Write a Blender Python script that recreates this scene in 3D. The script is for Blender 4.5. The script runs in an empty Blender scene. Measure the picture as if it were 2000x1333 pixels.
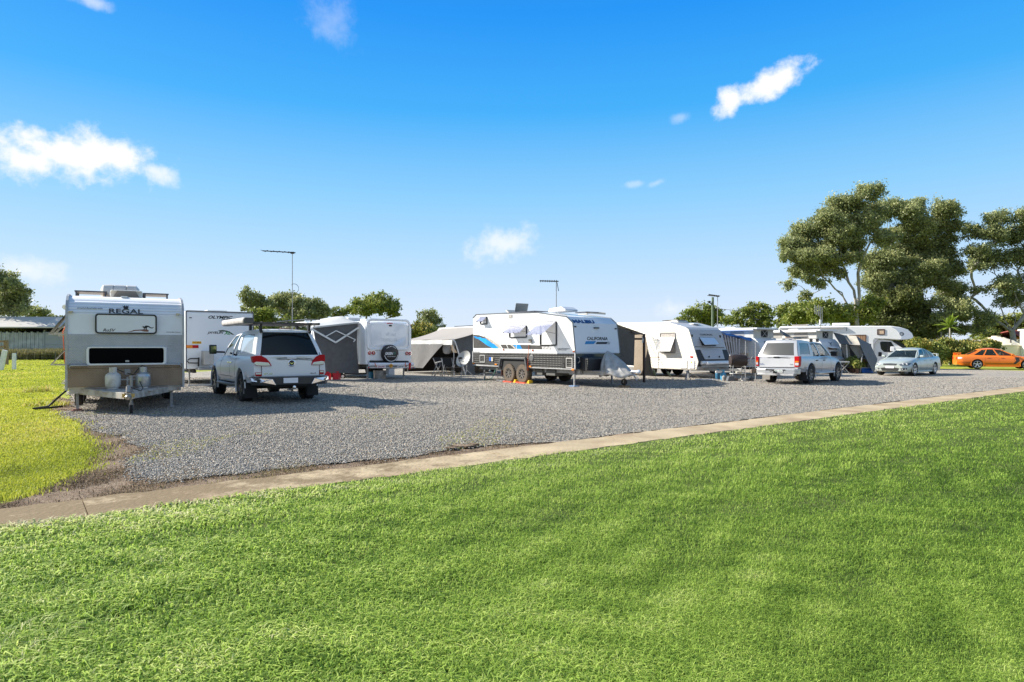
import bpy, bmesh, math, random
import numpy as np
from mathutils import Vector, Matrix
from mathutils.bvhtree import BVHTree
R = math.radians
random.seed(7)
rng = np.random.default_rng(11)
SC = bpy.context.scene
COL = SC.collection

# ---------------------------------------------------------------- camera
F, HOR, H = 1260.0, 677.4, 1.51          # focal length in photo pixels, horizon row, eye height
cam = bpy.data.objects.new('camera', bpy.data.cameras.new('camera'))
COL.objects.link(cam)
cam.location = (0, 0, H); cam.rotation_euler = (R(90), 0, 0)
cam.data.sensor_width = 36.0; cam.data.lens = 36.0 * F / 2000.0
cam.data.shift_y = (HOR - 666.5) / 2000.0
cam.data.clip_end = 6000.0
SC.camera = cam

# ---------------------------------------------------------------- sun, sky, exposure
SUN_EL, SUN_DIR = 31.0, (-0.955, 0.29)     # elevation; horizontal direction towards the sun
sl = bpy.data.lights.new('sun', 'SUN'); sl.energy = 5.0; sl.angle = R(0.53); sl.color = (1.0, 0.94, 0.84)
sun = bpy.data.objects.new('sun', sl); COL.objects.link(sun)
ce = math.cos(R(SUN_EL)); n_ = math.hypot(*SUN_DIR)
sv = Vector((SUN_DIR[0]/n_*ce, SUN_DIR[1]/n_*ce, math.sin(R(SUN_EL))))
sun.rotation_euler = sv.to_track_quat('Z', 'Y').to_euler()
sun.location = (-30, 10, 30)
SC.view_settings.view_transform = 'Standard'; SC.view_settings.look = 'None'
SC.view_settings.exposure = 1.0; SC.view_settings.gamma = 1.0
W = bpy.data.worlds.new('World'); SC.world = W; W.use_nodes = True
wt = W.node_tree; wt.nodes.clear()
def WN(t, **k):
    n = wt.nodes.new(t)
    for a, b in k.items(): setattr(n, a, b)
    return n
sky = WN('ShaderNodeTexSky', sky_type='NISHITA', sun_disc=False)
sky.sun_elevation = R(SUN_EL); sky.sun_rotation = math.atan2(sv.x, sv.y)
sky.altitude = 50; sky.air_density = 1.25; sky.dust_density = 0.6; sky.ozone_density = 3.0
bg = WN('ShaderNodeBackground'); bg.inputs[1].default_value = 0.125
wo = WN('ShaderNodeOutputWorld'); wt.links.new(bg.outputs[0], wo.inputs[0])
# the photograph's clear blue: the sky's own light graded by elevation
gz = WN('ShaderNodeTexCoord'); gs = WN('ShaderNodeSeparateXYZ'); wt.links.new(gz.outputs['Generated'], gs.inputs[0])
gr = WN('ShaderNodeValToRGB'); wt.links.new(gs.outputs[2], gr.inputs[0]); gcr = gr.color_ramp
SKY = [(0, (.74,.83,.97)), (.05, (.66,.79,.97)), (.12, (.50,.73,.98)), (.22, (.27,.62,.97)), (.34, (.055,.43,.95)), (.46, (.012,.30,.92)), (.60, (.04,.24,.60)), (.8, (.07,.20,.42)), (1, (.07,.18,.36))]
while len(gcr.elements) < len(SKY): gcr.elements.new(.5)
for e_, (p_, c_) in zip(gcr.elements, SKY): e_.position = p_; e_.color = (*c_, 1)
gk = WN('ShaderNodeMix', data_type='RGBA'); gk.blend_type = 'MULTIPLY'; gk.inputs[0].default_value = 1; wt.links.new(gr.outputs[0], gk.inputs[6]); gk.inputs[7].default_value = (4.1, 4.1, 4.1, 1)
bk = WN('ShaderNodeMapRange', interpolation_type='SMOOTHSTEP'); wt.links.new(gs.outputs[1], bk.inputs[0]); bk.inputs[1].default_value = .15; bk.inputs[2].default_value = -.5   # invented colour for the unseen sky behind the camera, fills the shade
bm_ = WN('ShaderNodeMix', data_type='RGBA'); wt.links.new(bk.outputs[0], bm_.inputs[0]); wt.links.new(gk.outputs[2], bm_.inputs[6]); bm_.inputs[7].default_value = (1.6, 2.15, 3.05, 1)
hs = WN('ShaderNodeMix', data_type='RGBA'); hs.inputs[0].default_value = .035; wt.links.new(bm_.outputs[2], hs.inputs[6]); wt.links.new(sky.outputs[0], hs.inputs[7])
# small clouds: soft noisy ellipses fixed in azimuth and elevation
tc = WN('ShaderNodeTexCoord'); sep = WN('ShaderNodeSeparateXYZ'); wt.links.new(tc.outputs['Generated'], sep.inputs[0])
def wm(op, a, b=None, c=None):
    n = WN('ShaderNodeMath', operation=op)
    for i, v in enumerate((a, b, c)):
        if v is None: continue
        if isinstance(v, (int, float)): n.inputs[i].default_value = v
        else: wt.links.new(v, n.inputs[i])
    return n.outputs[0]
az = wm('ARCTAN2', sep.outputs[0], sep.outputs[1]); el = wm('ARCSINE', sep.outputs[2])
cb = WN('ShaderNodeCombineXYZ'); wt.links.new(az, cb.inputs[0]); wt.links.new(el, cb.inputs[1])
nz = WN('ShaderNodeTexNoise'); nz.inputs['Scale'].default_value = 30; nz.inputs['Detail'].default_value = 7; nz.inputs['Roughness'].default_value = .6
wt.links.new(cb.outputs[0], nz.inputs['Vector'])
nz2 = WN('ShaderNodeTexNoise'); nz2.inputs['Scale'].default_value = 9; nz2.inputs['Detail'].default_value = 4
wt.links.new(cb.outputs[0], nz2.inputs['Vector'])
nn = wm('ADD', wm('MULTIPLY', wm('SUBTRACT', nz.outputs[0], .5), 2.3), wm('MULTIPLY', wm('SUBTRACT', nz2.outputs[0], .5), 1.0))
mask = None
for (u, v, rx, ry, rot, dens) in [(115, 300, 125, 50, 0, 1.1), (50, 312, 80, 40, 0, 1.0), (215, 305, 95, 44, -10, 1.05), (300, 335, 50, 20, -20, .8), (55, 527, 85, 30, 0, .6),
                                  (975, 478, 78, 34, 8, .72), (1425, 198, 42, 26, 30, 1.0), (1500, 164, 92, 22, 20, 1.0), (1238, 360, 24, 7, 5, .3),
                                  (1282, 358, 22, 7, 15, .3), (1330, 230, 22, 10, 0, .28), (645, 40, 45, 52, 60, .22), (180, 4, 40, 12, 0, .5), (1310, 605, 40, 20, 0, .5)]:
    dx, dy, dz = (u-1000)/F, 1.0, (HOR-v)/F
    a0 = math.atan2(dx, dy); e0 = math.asin(dz/math.sqrt(dx*dx+1+dz*dz))
    k = 1/math.sqrt(1+dx*dx); kx = rx/F/(1+dx*dx); ky = ry/F*k
    A = wm('SUBTRACT', az, a0); E = wm('SUBTRACT', el, e0); c, s = math.cos(R(rot)), math.sin(R(rot))
    p = wm('ADD', wm('MULTIPLY', A, c/kx), wm('MULTIPLY', E, s/kx)); q = wm('ADD', wm('MULTIPLY', A, -s/ky), wm('MULTIPLY', E, c/ky))
    d = wm('SQRT', wm('ADD', wm('MULTIPLY', p, p), wm('MULTIPLY', q, q)))
    f = wm('ADD', wm('SUBTRACT', 1.24, d), nn)
    n = WN('ShaderNodeMapRange', interpolation_type='SMOOTHSTEP')
    wt.links.new(f, n.inputs[0]); n.inputs[1].default_value = 0.02; n.inputs[2].default_value = (1.0 if dens > .9 else 1.2); n.inputs[4].default_value = dens
    g = wm('MULTIPLY', n.outputs[0], wm('LESS_THAN', d, 2.2))
    mask = g if mask is None else wm('MAXIMUM', mask, g)
mx = WN('ShaderNodeMix', data_type='RGBA'); wt.links.new(wm('MINIMUM', mask, 1.0), mx.inputs[0])
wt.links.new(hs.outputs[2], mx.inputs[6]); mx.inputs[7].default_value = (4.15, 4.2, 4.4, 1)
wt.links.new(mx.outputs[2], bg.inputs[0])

# ---------------------------------------------------------------- helpers: places
def G(u, v):                      # a photo pixel on the ground -> world x, y
    Y = F*H/(v-HOR); return ((u-1000)/F*Y, Y)
def at(u, v, Y):                  # a photo pixel at a depth -> world point
    return Vector(((u-1000)/F*Y, Y, H+(HOR-v)/F*Y))
class Fr:                         # a thing's own frame: x forward, y left, z up
    def __init__(s, pos, yaw, sc=1.0):
        s.pos = Vector((pos[0], pos[1], pos[2] if len(pos) > 2 else 0)); s.yaw = R(yaw); s.sc = sc
        s.M = Matrix.Translation(s.pos) @ Matrix.Rotation(s.yaw, 4, 'Z') @ Matrix.Scale(sc, 4); s.I = s.M.inverted()
        s.o = s.I @ Vector((0, 0, H))
    def ray(s, u, v, ax, val):
        d = (s.I @ (Vector((0, 0, H)) + Vector(((u-1000)/F, 1, (HOR-v)/F)))) - s.o
        return s.o + d*((val-s.o[ax])/d[ax])
    def fx(s, x, u, v): p = s.ray(u, v, 0, x); return (p.y, p.z)
    def fy(s, y, u, v): p = s.ray(u, v, 1, y); return (p.x, p.z)
    def fz(s, z, u, v): p = s.ray(u, v, 2, z); return (p.x, p.y)
    def loc(s, w): return s.I @ Vector(w)

# ---------------------------------------------------------------- helpers: materials
MATS = {}
def nt_math(t, op, a, b=None):
    n = t.nodes.new('ShaderNodeMath'); n.operation = op
    for i, v in enumerate((a, b)):
        if v is None: continue
        if isinstance(v, (int, float)): n.inputs[i].default_value = v
        else: t.links.new(v, n.inputs[i])
    return n.outputs[0]
def M(name, col, rough=.5, metal=0, coat=0, var=0, vs=3, bump=0, bs=60, dirt=0, ds=2.5, dcol=(.16,.12,.08), alpha=None, transl=0, sheen=0, spec=None):
    if name in MATS: return MATS[name]
    m = bpy.data.materials.new(name); m.use_nodes = True; t = m.node_tree; b = t.nodes['Principled BSDF']
    c = (*col, 1); b.inputs['Base Color'].default_value = c
    b.inputs['Roughness'].default_value = rough; b.inputs['Metallic'].default_value = metal; b.inputs['Coat Weight'].default_value = coat
    if spec is not None: b.inputs['Specular IOR Level'].default_value = spec
    tc = t.nodes.new('ShaderNodeTexCoord'); last = None
    def noi(s, d=5):
        n = t.nodes.new('ShaderNodeTexNoise'); n.inputs['Scale'].default_value = s; n.inputs['Detail'].default_value = d
        t.links.new(tc.outputs['Object'], n.inputs['Vector']); return n.outputs[0]
    if var:
        x = t.nodes.new('ShaderNodeMix'); x.data_type = 'RGBA'
        t.links.new(nt_math(t, 'MULTIPLY', nt_math(t, 'SUBTRACT', noi(vs), .3), 2.5), x.inputs[0]); x.clamp_factor = True
        x.inputs[6].default_value = tuple(min(1, a*(1-var)) for a in col)+(1,); x.inputs[7].default_value = tuple(min(1, a*(1+var)) for a in col)+(1,)
        last = x.outputs[2]
    if dirt:
        x = t.nodes.new('ShaderNodeMix'); x.data_type = 'RGBA'; r = t.nodes.new('ShaderNodeMapRange')
        t.links.new(noi(ds, 8), r.inputs[0]); r.inputs[1].default_value = .42; r.inputs[2].default_value = .8; r.inputs[4].default_value = dirt
        t.links.new(r.outputs[0], x.inputs[0]); x.inputs[6].default_value = c; x.inputs[7].default_value = (*dcol, 1)
        if last: t.links.new(last, x.inputs[6])
        last = x.outputs[2]
    if last: t.links.new(last, b.inputs['Base Color'])
    if bump:
        bn = t.nodes.new('ShaderNodeBump'); bn.inputs['Strength'].default_value = bump; bn.inputs['Distance'].default_value = .02
        t.links.new(noi(bs, 3), bn.inputs['Height']); t.links.new(bn.outputs[0], b.inputs['Normal'])
    if alpha is not None or transl:
        o = t.nodes['Material Output']; s = t.nodes.new('ShaderNodeMixShader')
        if transl:
            tr = t.nodes.new('ShaderNodeBsdfTranslucent'); tr.inputs[0].default_value = c; s.inputs[0].default_value = transl
            if last: t.links.new(last, tr.inputs[0])
        else:
            tr = t.nodes.new('ShaderNodeBsdfTransparent'); tr.inputs[0].default_value = (1, 1, 1, 1); s.inputs[0].default_value = 1-alpha
        t.links.new(b.outputs[0], s.inputs[1]); t.links.new(tr.outputs[0], s.inputs[2]); t.links.new(s.outputs[0], o.inputs[0])
    MATS[name] = m; return m
def siding(name, col, pitch=.05, rough=.4, depth=.6, dirt=.12, lo=0, hi=9):
    if name in MATS: return MATS[name]
    m = M(name, col, rough, dirt=dirt, ds=1.6, dcol=(.45,.40,.32)); t = m.node_tree; b = t.nodes['Principled BSDF']
    tc = t.nodes.new('ShaderNodeTexCoord'); s = t.nodes.new('ShaderNodeSeparateXYZ'); t.links.new(tc.outputs['Object'], s.inputs[0])
    fr = nt_math(t, 'FRACT', nt_math(t, 'DIVIDE', s.outputs[2], pitch))
    h = nt_math(t, 'POWER', nt_math(t, 'ABSOLUTE', nt_math(t, 'SUBTRACT', nt_math(t, 'MULTIPLY', fr, 2), 1)), 4)
    if lo or hi < 9:
        h = nt_math(t, 'MULTIPLY', h, nt_math(t, 'MULTIPLY', nt_math(t, 'GREATER_THAN', s.outputs[2], lo), nt_math(t, 'LESS_THAN', s.outputs[2], hi)))
    bn = t.nodes.new('ShaderNodeBump'); bn.inputs['Strength'].default_value = depth; bn.inputs['Distance'].default_value = .015; bn.invert = True
    t.links.new(h, bn.inputs['Height']); t.links.new(bn.outputs[0], b.inputs['Normal']); return m
def checker(name, col, col2, sc=16, rough=.35, metal=.7, dirt=.0):
    if name in MATS: return MATS[name]
    m = M(name, col, rough, metal, dirt=0); t = m.node_tree; b = t.nodes['Principled BSDF']
    tc = t.nodes.new('ShaderNodeTexCoord'); s = t.nodes.new('ShaderNodeSeparateXYZ'); t.links.new(tc.outputs['Object'], s.inputs[0])
    hz = nt_math(t, 'ADD', s.outputs[0], s.outputs[1]); z = s.outputs[2]
    def wv(k1, k2): return nt_math(t, 'SINE', nt_math(t, 'ADD', nt_math(t, 'MULTIPLY', hz, k1), nt_math(t, 'MULTIPLY', z, k2)))
    k = sc*9
    sel = nt_math(t, 'GREATER_THAN', nt_math(t, 'MULTIPLY', nt_math(t, 'SINE', nt_math(t, 'MULTIPLY', hz, sc*3.14)), nt_math(t, 'SINE', nt_math(t, 'MULTIPLY', z, sc*3.14))), 0)
    x = t.nodes.new('ShaderNodeMix'); x.data_type = 'FLOAT'; t.links.new(sel, x.inputs[0]); t.links.new(wv(k, k), x.inputs[2]); t.links.new(wv(k, -k), x.inputs[3])
    n = t.nodes.new('ShaderNodeTexNoise'); n.inputs['Scale'].default_value = 2.2; n.inputs['Detail'].default_value = 7; t.links.new(tc.outputs['Object'], n.inputs['Vector'])
    y = t.nodes.new('ShaderNodeMix'); y.data_type = 'RGBA'
    t.links.new(nt_math(t, 'ADD', nt_math(t, 'MULTIPLY', x.outputs[0], .16), n.outputs[0]), y.inputs[0])
    y.inputs[6].default_value = (*col, 1); y.inputs[7].default_value = (*col2, 1); t.links.new(y.outputs[2], b.inputs['Base Color'])
    bn = t.nodes.new('ShaderNodeBump'); bn.inputs['Strength'].default_value = .5; bn.inputs['Distance'].default_value = .006
    t.links.new(x.outputs[0], bn.inputs['Height']); t.links.new(bn.outputs[0], b.inputs['Normal']); return m
def dotplate(name, col, col2, px=.05, pz=.06):      # black tread plate with rows of short raised bars
    m = M(name, col, .35, .2); t = m.node_tree; b = t.nodes['Principled BSDF']
    tc = t.nodes.new('ShaderNodeTexCoord'); s = t.nodes.new('ShaderNodeSeparateXYZ'); t.links.new(tc.outputs['Object'], s.inputs[0])
    a = nt_math(t, 'FRACT', nt_math(t, 'DIVIDE', s.outputs[0], px)); c = nt_math(t, 'FRACT', nt_math(t, 'DIVIDE', s.outputs[2], pz))
    h = nt_math(t, 'MULTIPLY', nt_math(t, 'LESS_THAN', a, .55), nt_math(t, 'LESS_THAN', c, .4))
    y = t.nodes.new('ShaderNodeMix'); y.data_type = 'RGBA'; t.links.new(h, y.inputs[0]); y.inputs[6].default_value = (*col, 1); y.inputs[7].default_value = (*col2, 1)
    t.links.new(y.outputs[2], b.inputs['Base Color'])
    bn = t.nodes.new('ShaderNodeBump'); bn.inputs['Strength'].default_value = .6; bn.inputs['Distance'].default_value = .005
    t.links.new(h, bn.inputs['Height']); t.links.new(bn.outputs[0], b.inputs['Normal']); return m

# ---------------------------------------------------------------- helpers: meshes
class MB:
    def __init__(s): s.v = []; s.f = []; s.m = []
    def add(s, vs, fs, mi=0):
        k = len(s.v); s.v += [tuple(v) for v in vs]; s.f += [tuple(k+i for i in f) for f in fs]
        s.m += (mi if isinstance(mi, list) else [mi]*len(fs)); return s
    def box(s, x0, x1, y0, y1, z0, z1, mi=0):
        v = [(x, y, z) for x in (x0, x1) for y in (y0, y1) for z in (z0, z1)]
        return s.add(v, [(0,1,3,2), (4,6,7,5), (0,4,5,1), (2,3,7,6), (0,2,6,4), (1,5,7,3)], mi)
    def bar(s, p, q, w, h=None, up=(0, 0, 1), mi=0):
        p, q = Vector(p), Vector(q); h = h or w; d = (q-p).normalized(); u = Vector(up)
        if abs(d.dot(u)) > .98: u = Vector((1, 0, 0))
        a = d.cross(u).normalized()*w/2; b = a.cross(d).normalized()*h/2
        v = [o+i*a+j*b for o in (p, q) for i in (-1, 1) for j in (-1, 1)]
        return s.add(v, [(0,1,3,2), (4,6,7,5), (0,4,5,1), (2,3,7,6), (0,2,6,4), (1,5,7,3)], mi)
    def tube(s, pts, r, n=8, mi=0, caps=True):
        pts = [Vector(p) for p in pts]; rs = r if isinstance(r, (list, tuple)) else [r]*len(pts); vs = []; fs = []
        ref = None
        for i, p in enumerate(pts):
            d = (pts[min(i+1, len(pts)-1)]-pts[max(i-1, 0)]).normalized()
            if ref is None: ref = Vector((0, 0, 1)) if abs(d.z) < .9 else Vector((1, 0, 0))
            a = d.cross(ref).normalized(); b = d.cross(a).normalized(); ref = a.cross(d)*1.0 if False else ref
            for k in range(n):
                t = 2*math.pi*k/n; vs.append(p+(a*math.cos(t)+b*math.sin(t))*rs[i])
        for i in range(len(pts)-1):
            for k in range(n): fs.append((i*n+k, i*n+(k+1) % n, (i+1)*n+(k+1) % n, (i+1)*n+k))
        if caps: fs += [tuple(range(n))[::-1], tuple((len(pts)-1)*n+k for k in range(n))]
        return s.add(vs, fs, mi)
    def cyl(s, p, q, r, r2=None, n=14, mi=0): return s.tube([p, q], [r, r if r2 is None else r2], n, mi)
    def prism(s, poly, ax, a, b, mi=0, mcap=None, medge=None):
        n = len(poly)
        def P(c, t): return {'x': (t, c[0], c[1]), 'y': (c[0], t, c[1]), 'z': (c[0], c[1], t)}[ax]
        v = [P(c, a) for c in poly]+[P(c, b) for c in poly]; fs = []; ms = []
        fs += [tuple(range(n)), tuple(range(2*n-1, n-1, -1))]; ms += [mi if mcap is None else mcap]*2
        for i in range(n):
            j = (i+1) % n; fs.append((i, i+n, j+n, j))
            ms.append(medge((poly[i][0]+poly[j][0])/2, (poly[i][1]+poly[j][1])/2) if medge else mi)
        return s.add(v, fs, ms)
    def ring(s, outer, inner, ax, a, b, mi=0):
        n = len(outer)
        def P(c, t): return {'x': (t, c[0], c[1]), 'y': (c[0], t, c[1]), 'z': (c[0], c[1], t)}[ax]
        v = [P(c, a) for c in outer]+[P(c, a) for c in inner]+[P(c, b) for c in outer]+[P(c, b) for c in inner]; fs = []
        for i in range(n):
            j = (i+1) % n
            fs += [(i, j, n+j, n+i), (2*n+i, 3*n+i, 3*n+j, 2*n+j), (i, 2*n+i, 2*n+j, j), (n+i, n+j, 3*n+j, 3*n+i)]
        return s.add(v, fs, mi)
    def lathe(s, prof, c, ax='z', n=24, mi=0, caps=True):      # prof: (radius, along) pairs round an axis through c
        vs = []; fs = []; c = Vector(c)
        for r, t in prof:
            for k in range(n):
                a = 2*math.pi*k/n; x, y = r*math.cos(a), r*math.sin(a)
                vs.append(c+Vector({'z': (x, y, t), 'y': (x, t, y), 'x': (t, x, y)}[ax]))
        for i in range(len(prof)-1):
            for k in range(n): fs.append((i*n+k, i*n+(k+1) % n, (i+1)*n+(k+1) % n, (i+1)*n+k))
        if caps: fs += [tuple(range(n))[::-1], tuple((len(prof)-1)*n+k for k in range(n))]
        return s.add(vs, fs, mi)
    def grid(s, fn, nu, nv, mi=0, thick=None):
        vs = [Vector(fn(i/nu, j/nv)) for i in range(nu+1) for j in range(nv+1)]; w = nv+1
        fs = [(i*w+j, (i+1)*w+j, (i+1)*w+j+1, i*w+j+1) for i in range(nu) for j in range(nv)]
        if thick is not None:
            t = Vector(thick); k = len(vs); vs = vs+[v+t for v in vs]; f2 = [tuple(a+k for a in f[::-1]) for f in fs]; rim = []
            b = [i*w for i in range(nu+1)]+[nu*w+j for j in range(1, nv+1)]+[i*w+nv for i in range(nu-1, -1, -1)]+[j for j in range(nv-1, 0, -1)]
            for a, c in zip(b, b[1:]+b[:1]): rim.append((a, c, c+k, a+k))
            fs = fs+f2+rim
        return s.add(vs, fs, mi)
    def slab(s, pts, t, mi=0):                        # flat polygon in space with a thickness vector
        pts = [Vector(p) for p in pts]; t = Vector(t); n = len(pts)
        return s.add(pts+[p+t for p in pts], [tuple(range(n)), tuple(range(2*n-1, n-1, -1))]+[(i, i+n, (i+1) % n+n, (i+1) % n) for i in range(n)], mi)
def mesh_of(mb, name):
    me = bpy.data.meshes.new(name); me.from_pydata(mb.v, [], mb.f); me.validate()
    if len(me.polygons) == len(mb.m): me.polygons.foreach_set('material_index', mb.m)
    bm = bmesh.new(); bm.from_mesh(me); bmesh.ops.recalc_face_normals(bm, faces=bm.faces); bm.to_mesh(me); bm.free(); return me
def obj(name, mb, mats, parent=None, smooth=None, bevel=0, seg=2, label=None):
    me = mb if isinstance(mb, bpy.types.Mesh) else mesh_of(mb, name); me.name = name
    for m in (mats if isinstance(mats, (list, tuple)) else [mats]): me.materials.append(m)
    if smooth is not None:
        me.polygons.foreach_set('use_smooth', [True]*len(me.polygons)); me.set_sharp_from_angle(angle=R(smooth))
    o = bpy.data.objects.new(name, me); COL.objects.link(o)
    if parent: o.parent = parent
    if bevel:
        b = o.modifiers.new('bevel', 'BEVEL'); b.width = bevel; b.segments = seg; b.limit_method = 'ANGLE'; b.angle_limit = R(35)
    if label: o['label'] = label
    return o
def thing(name, label, cat, fr=None, group=None, loc=None, rz=0):
    o = bpy.data.objects.new(name, None); COL.objects.link(o); o.empty_display_size = .3
    if fr: o.location = fr.pos; o.rotation_euler = (0, 0, fr.yaw); o.scale = (fr.sc,)*3
    if loc: o.location = loc if len(loc) == 3 else (*loc, 0); o.rotation_euler = (0, 0, rz)
    o['label'] = label; o['category'] = cat
    if group: o['group'] = group
    return o
def tag(o, label=None, cat=None, group=None, kind=None):
    for k, v in (('label', label), ('category', cat), ('group', group), ('kind', kind)):
        if v: o[k] = v
    return o
def copy_tree(o, parent=None):
    c = o.copy(); COL.objects.link(c); c.parent = parent
    for ch in list(o.children): copy_tree(ch, c)
    return c
def rr(a0, a1, b0, b1, r=.03, n=4):                   # rounded rectangle
    if a0 > a1: a0, a1 = a1, a0
    if b0 > b1: b0, b1 = b1, b0
    r = min(r, (a1-a0)/2.01, (b1-b0)/2.01); o = []
    for cx, cy, s in ((a1-r, b1-r, 0), (a0+r, b1-r, 90), (a0+r, b0+r, 180), (a1-r, b0+r, 270)):
        for k in range(n+1):
            t = R(s+90*k/n); o.append((cx+r*math.cos(t), cy+r*math.sin(t)))
    return o
_txt = {}
def text_poly(body, bold=0.0, shear=0.0):
    key = (body, bold, shear)
    if key in _txt: return _txt[key]
    cu = bpy.data.curves.new('t', 'FONT'); cu.body = body; cu.offset = bold; cu.shear = shear; cu.resolution_u = 3
    o = bpy.data.objects.new('t', cu); COL.objects.link(o)
    dg = bpy.context.evaluated_depsgraph_get(); me = bpy.data.meshes.new_from_object(o.evaluated_get(dg))
    v = np.array([p.co[:2] for p in me.vertices]); f = [tuple(p.vertices) for p in me.polygons]
    v -= v.min(0); v /= v.max(0)
    bpy.data.objects.remove(o); bpy.data.curves.remove(cu); bpy.data.meshes.remove(me)
    _txt[key] = (v, f); return _txt[key]
def lettering(mb, body, ax, c, a0, a1, b0, b1, bold=0, shear=0, mi=0, tilt=0, off=None):
    # writes body into the rectangle a0..a1 (left to right as read) x b0..b1 on the plane ax = c
    v, f = text_poly(body, bold, shear)
    pts = []
    for x, y in v:
        a = a0+(a1-a0)*x; b = b0+(b1-b0)*y+tilt*(x-.5)
        cc = c(a, b) if callable(c) else c
        pts.append({'x': (cc, a, b), 'y': (a, cc, b)}[ax])
    mb.add(pts, f, mi)
def mirror_y(poly): return [(a, -b) for a, b in poly]
# ---------------------------------------------------------------- common materials
white = M('white_paint', (.76,.76,.74), .55, spec=.3, dirt=.18, ds=1.2, dcol=(.5,.47,.40))
gelcoat = M('white_gelcoat', (.80,.80,.80), .35, coat=.2, dirt=.1, ds=1.0, dcol=(.55,.54,.5))
rubber = M('tyre_rubber', (.018,.018,.018), .85, bump=.4, bs=90, dirt=.5, ds=6, dcol=(.09,.075,.055))
dustrub = M('dusty_tyre', (.13,.10,.07), .9, bump=.6, bs=60, dirt=.5, ds=9, dcol=(.04,.035,.03))
black = M('black_plastic', (.012,.012,.013), .45)
blackm = M('black_matt', (.02,.02,.02), .8)
steel = M('galvanised_steel', (.30,.30,.30), .55, .35, var=.25, vs=20, dirt=.3, ds=8)
alu = M('aluminium_trim', (.42,.42,.42), .5, .4, var=.15, vs=10)
chrome = M('chrome', (.8,.8,.82), .08, 1)
alloy = M('alloy_rim', (.42,.43,.45), .3, .85)
darkglass = M('dark_glass', (.008,.010,.010), .08, spec=.35)
redlamp = M('red_lamp', (.42,.004,.008), .4, spec=.2)
amber = M('amber_lamp', (.75,.22,.01), .2, coat=.4)
yellowp = M('yellow_plastic', (.8,.5,.02), .45)
clearlamp = M('clear_lamp', (.75,.77,.8), .1, .3, coat=1)
redp = M('red_plastic', (.55,.012,.03), .4)
orangep = M('orange_plastic', (.8,.13,.03), .45)
bluep = M('blue_plastic', (.01,.12,.5), .35)
timber = M('weathered_timber', (.28,.19,.11), .8, var=.4, vs=14, bump=.3)
ink = M('black_vinyl', (.008,.008,.01), .4)
inkw = M('white_vinyl', (.8,.8,.8), .4)
shade_grey = M('grey_shade_cloth', (.16,.16,.16), .9, var=.12, vs=6, bump=.3, bs=300, transl=.25)
canvas = M('white_awning_vinyl', (.72,.72,.70), .55, dirt=.25, ds=1.4, dcol=(.5,.47,.42), bump=.12, bs=3, transl=.25)
canvas_g = M('beige_canvas', (.42,.39,.33), .8, var=.12, vs=3, bump=.25, bs=8, transl=.2)
skin_dark = M('undercarriage_black', (.015,.014,.013), .9)
plant_g = M('pot_plant_leaf', (.07,.12,.03), .6, var=.5, vs=8)
from mathutils.geometry import delaunay_2d_cdt
# ================================================================ THE SETTING
def hexn(x, y, s=1.0, o=0): return float(np.sin(x*1.7*s+o)+np.sin(y*2.3*s+1.3*o)+np.sin((x+y)*3.9*s+.7)+np.sin((x-y)*6.1*s+o))/4
def rough(poly, step=.35, amp=.12, sc=1.0):           # ragged outline
    out = []
    for (x0, y0), (x1, y1) in zip(poly, poly[1:]+poly[:1]):
        L = math.hypot(x1-x0, y1-y0); n = max(1, min(400, int(L/step)))
        for k in range(n):
            t = k/n; x, y = x0+(x1-x0)*t, y0+(y1-y0)*t
            out.append((x+amp*hexn(x, y, 2.1*sc), y+amp*hexn(x, y, 1.7*sc, 2)))
    return out
def sheet(name, poly, z, m, kind='structure'):
    n = len(poly); r = delaunay_2d_cdt([Vector(p) for p in poly], [(i, (i+1) % n) for i in range(n)], [tuple(range(n))], 1, 1e-5)
    me = bpy.data.meshes.new(name); vs = [(p.x, p.y, z) for p in r[0]]
    def up(f): a, b, c = (r[0][i] for i in f[:3]); return (b.x-a.x)*(c.y-a.y)-(b.y-a.y)*(c.x-a.x) > 0
    me.from_pydata(vs, [], [tuple(f) if up(f) else tuple(f)[::-1] for f in r[2]]); me.materials.append(m)
    o = bpy.data.objects.new(name, me); COL.objects.link(o); o['kind'] = kind; return o
def inpoly(px, py, poly):
    c = np.zeros(len(px), bool); n = len(poly)
    for i in range(n):
        x0, y0 = poly[i]; x1, y1 = poly[(i+1) % n]
        with np.errstate(divide='ignore', invalid='ignore'):
            k = ((y0 > py) != (y1 > py)) & (px < (x1-x0)*(py-y0)/(y1-y0+1e-12)+x0)
        c ^= k
    return c
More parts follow.
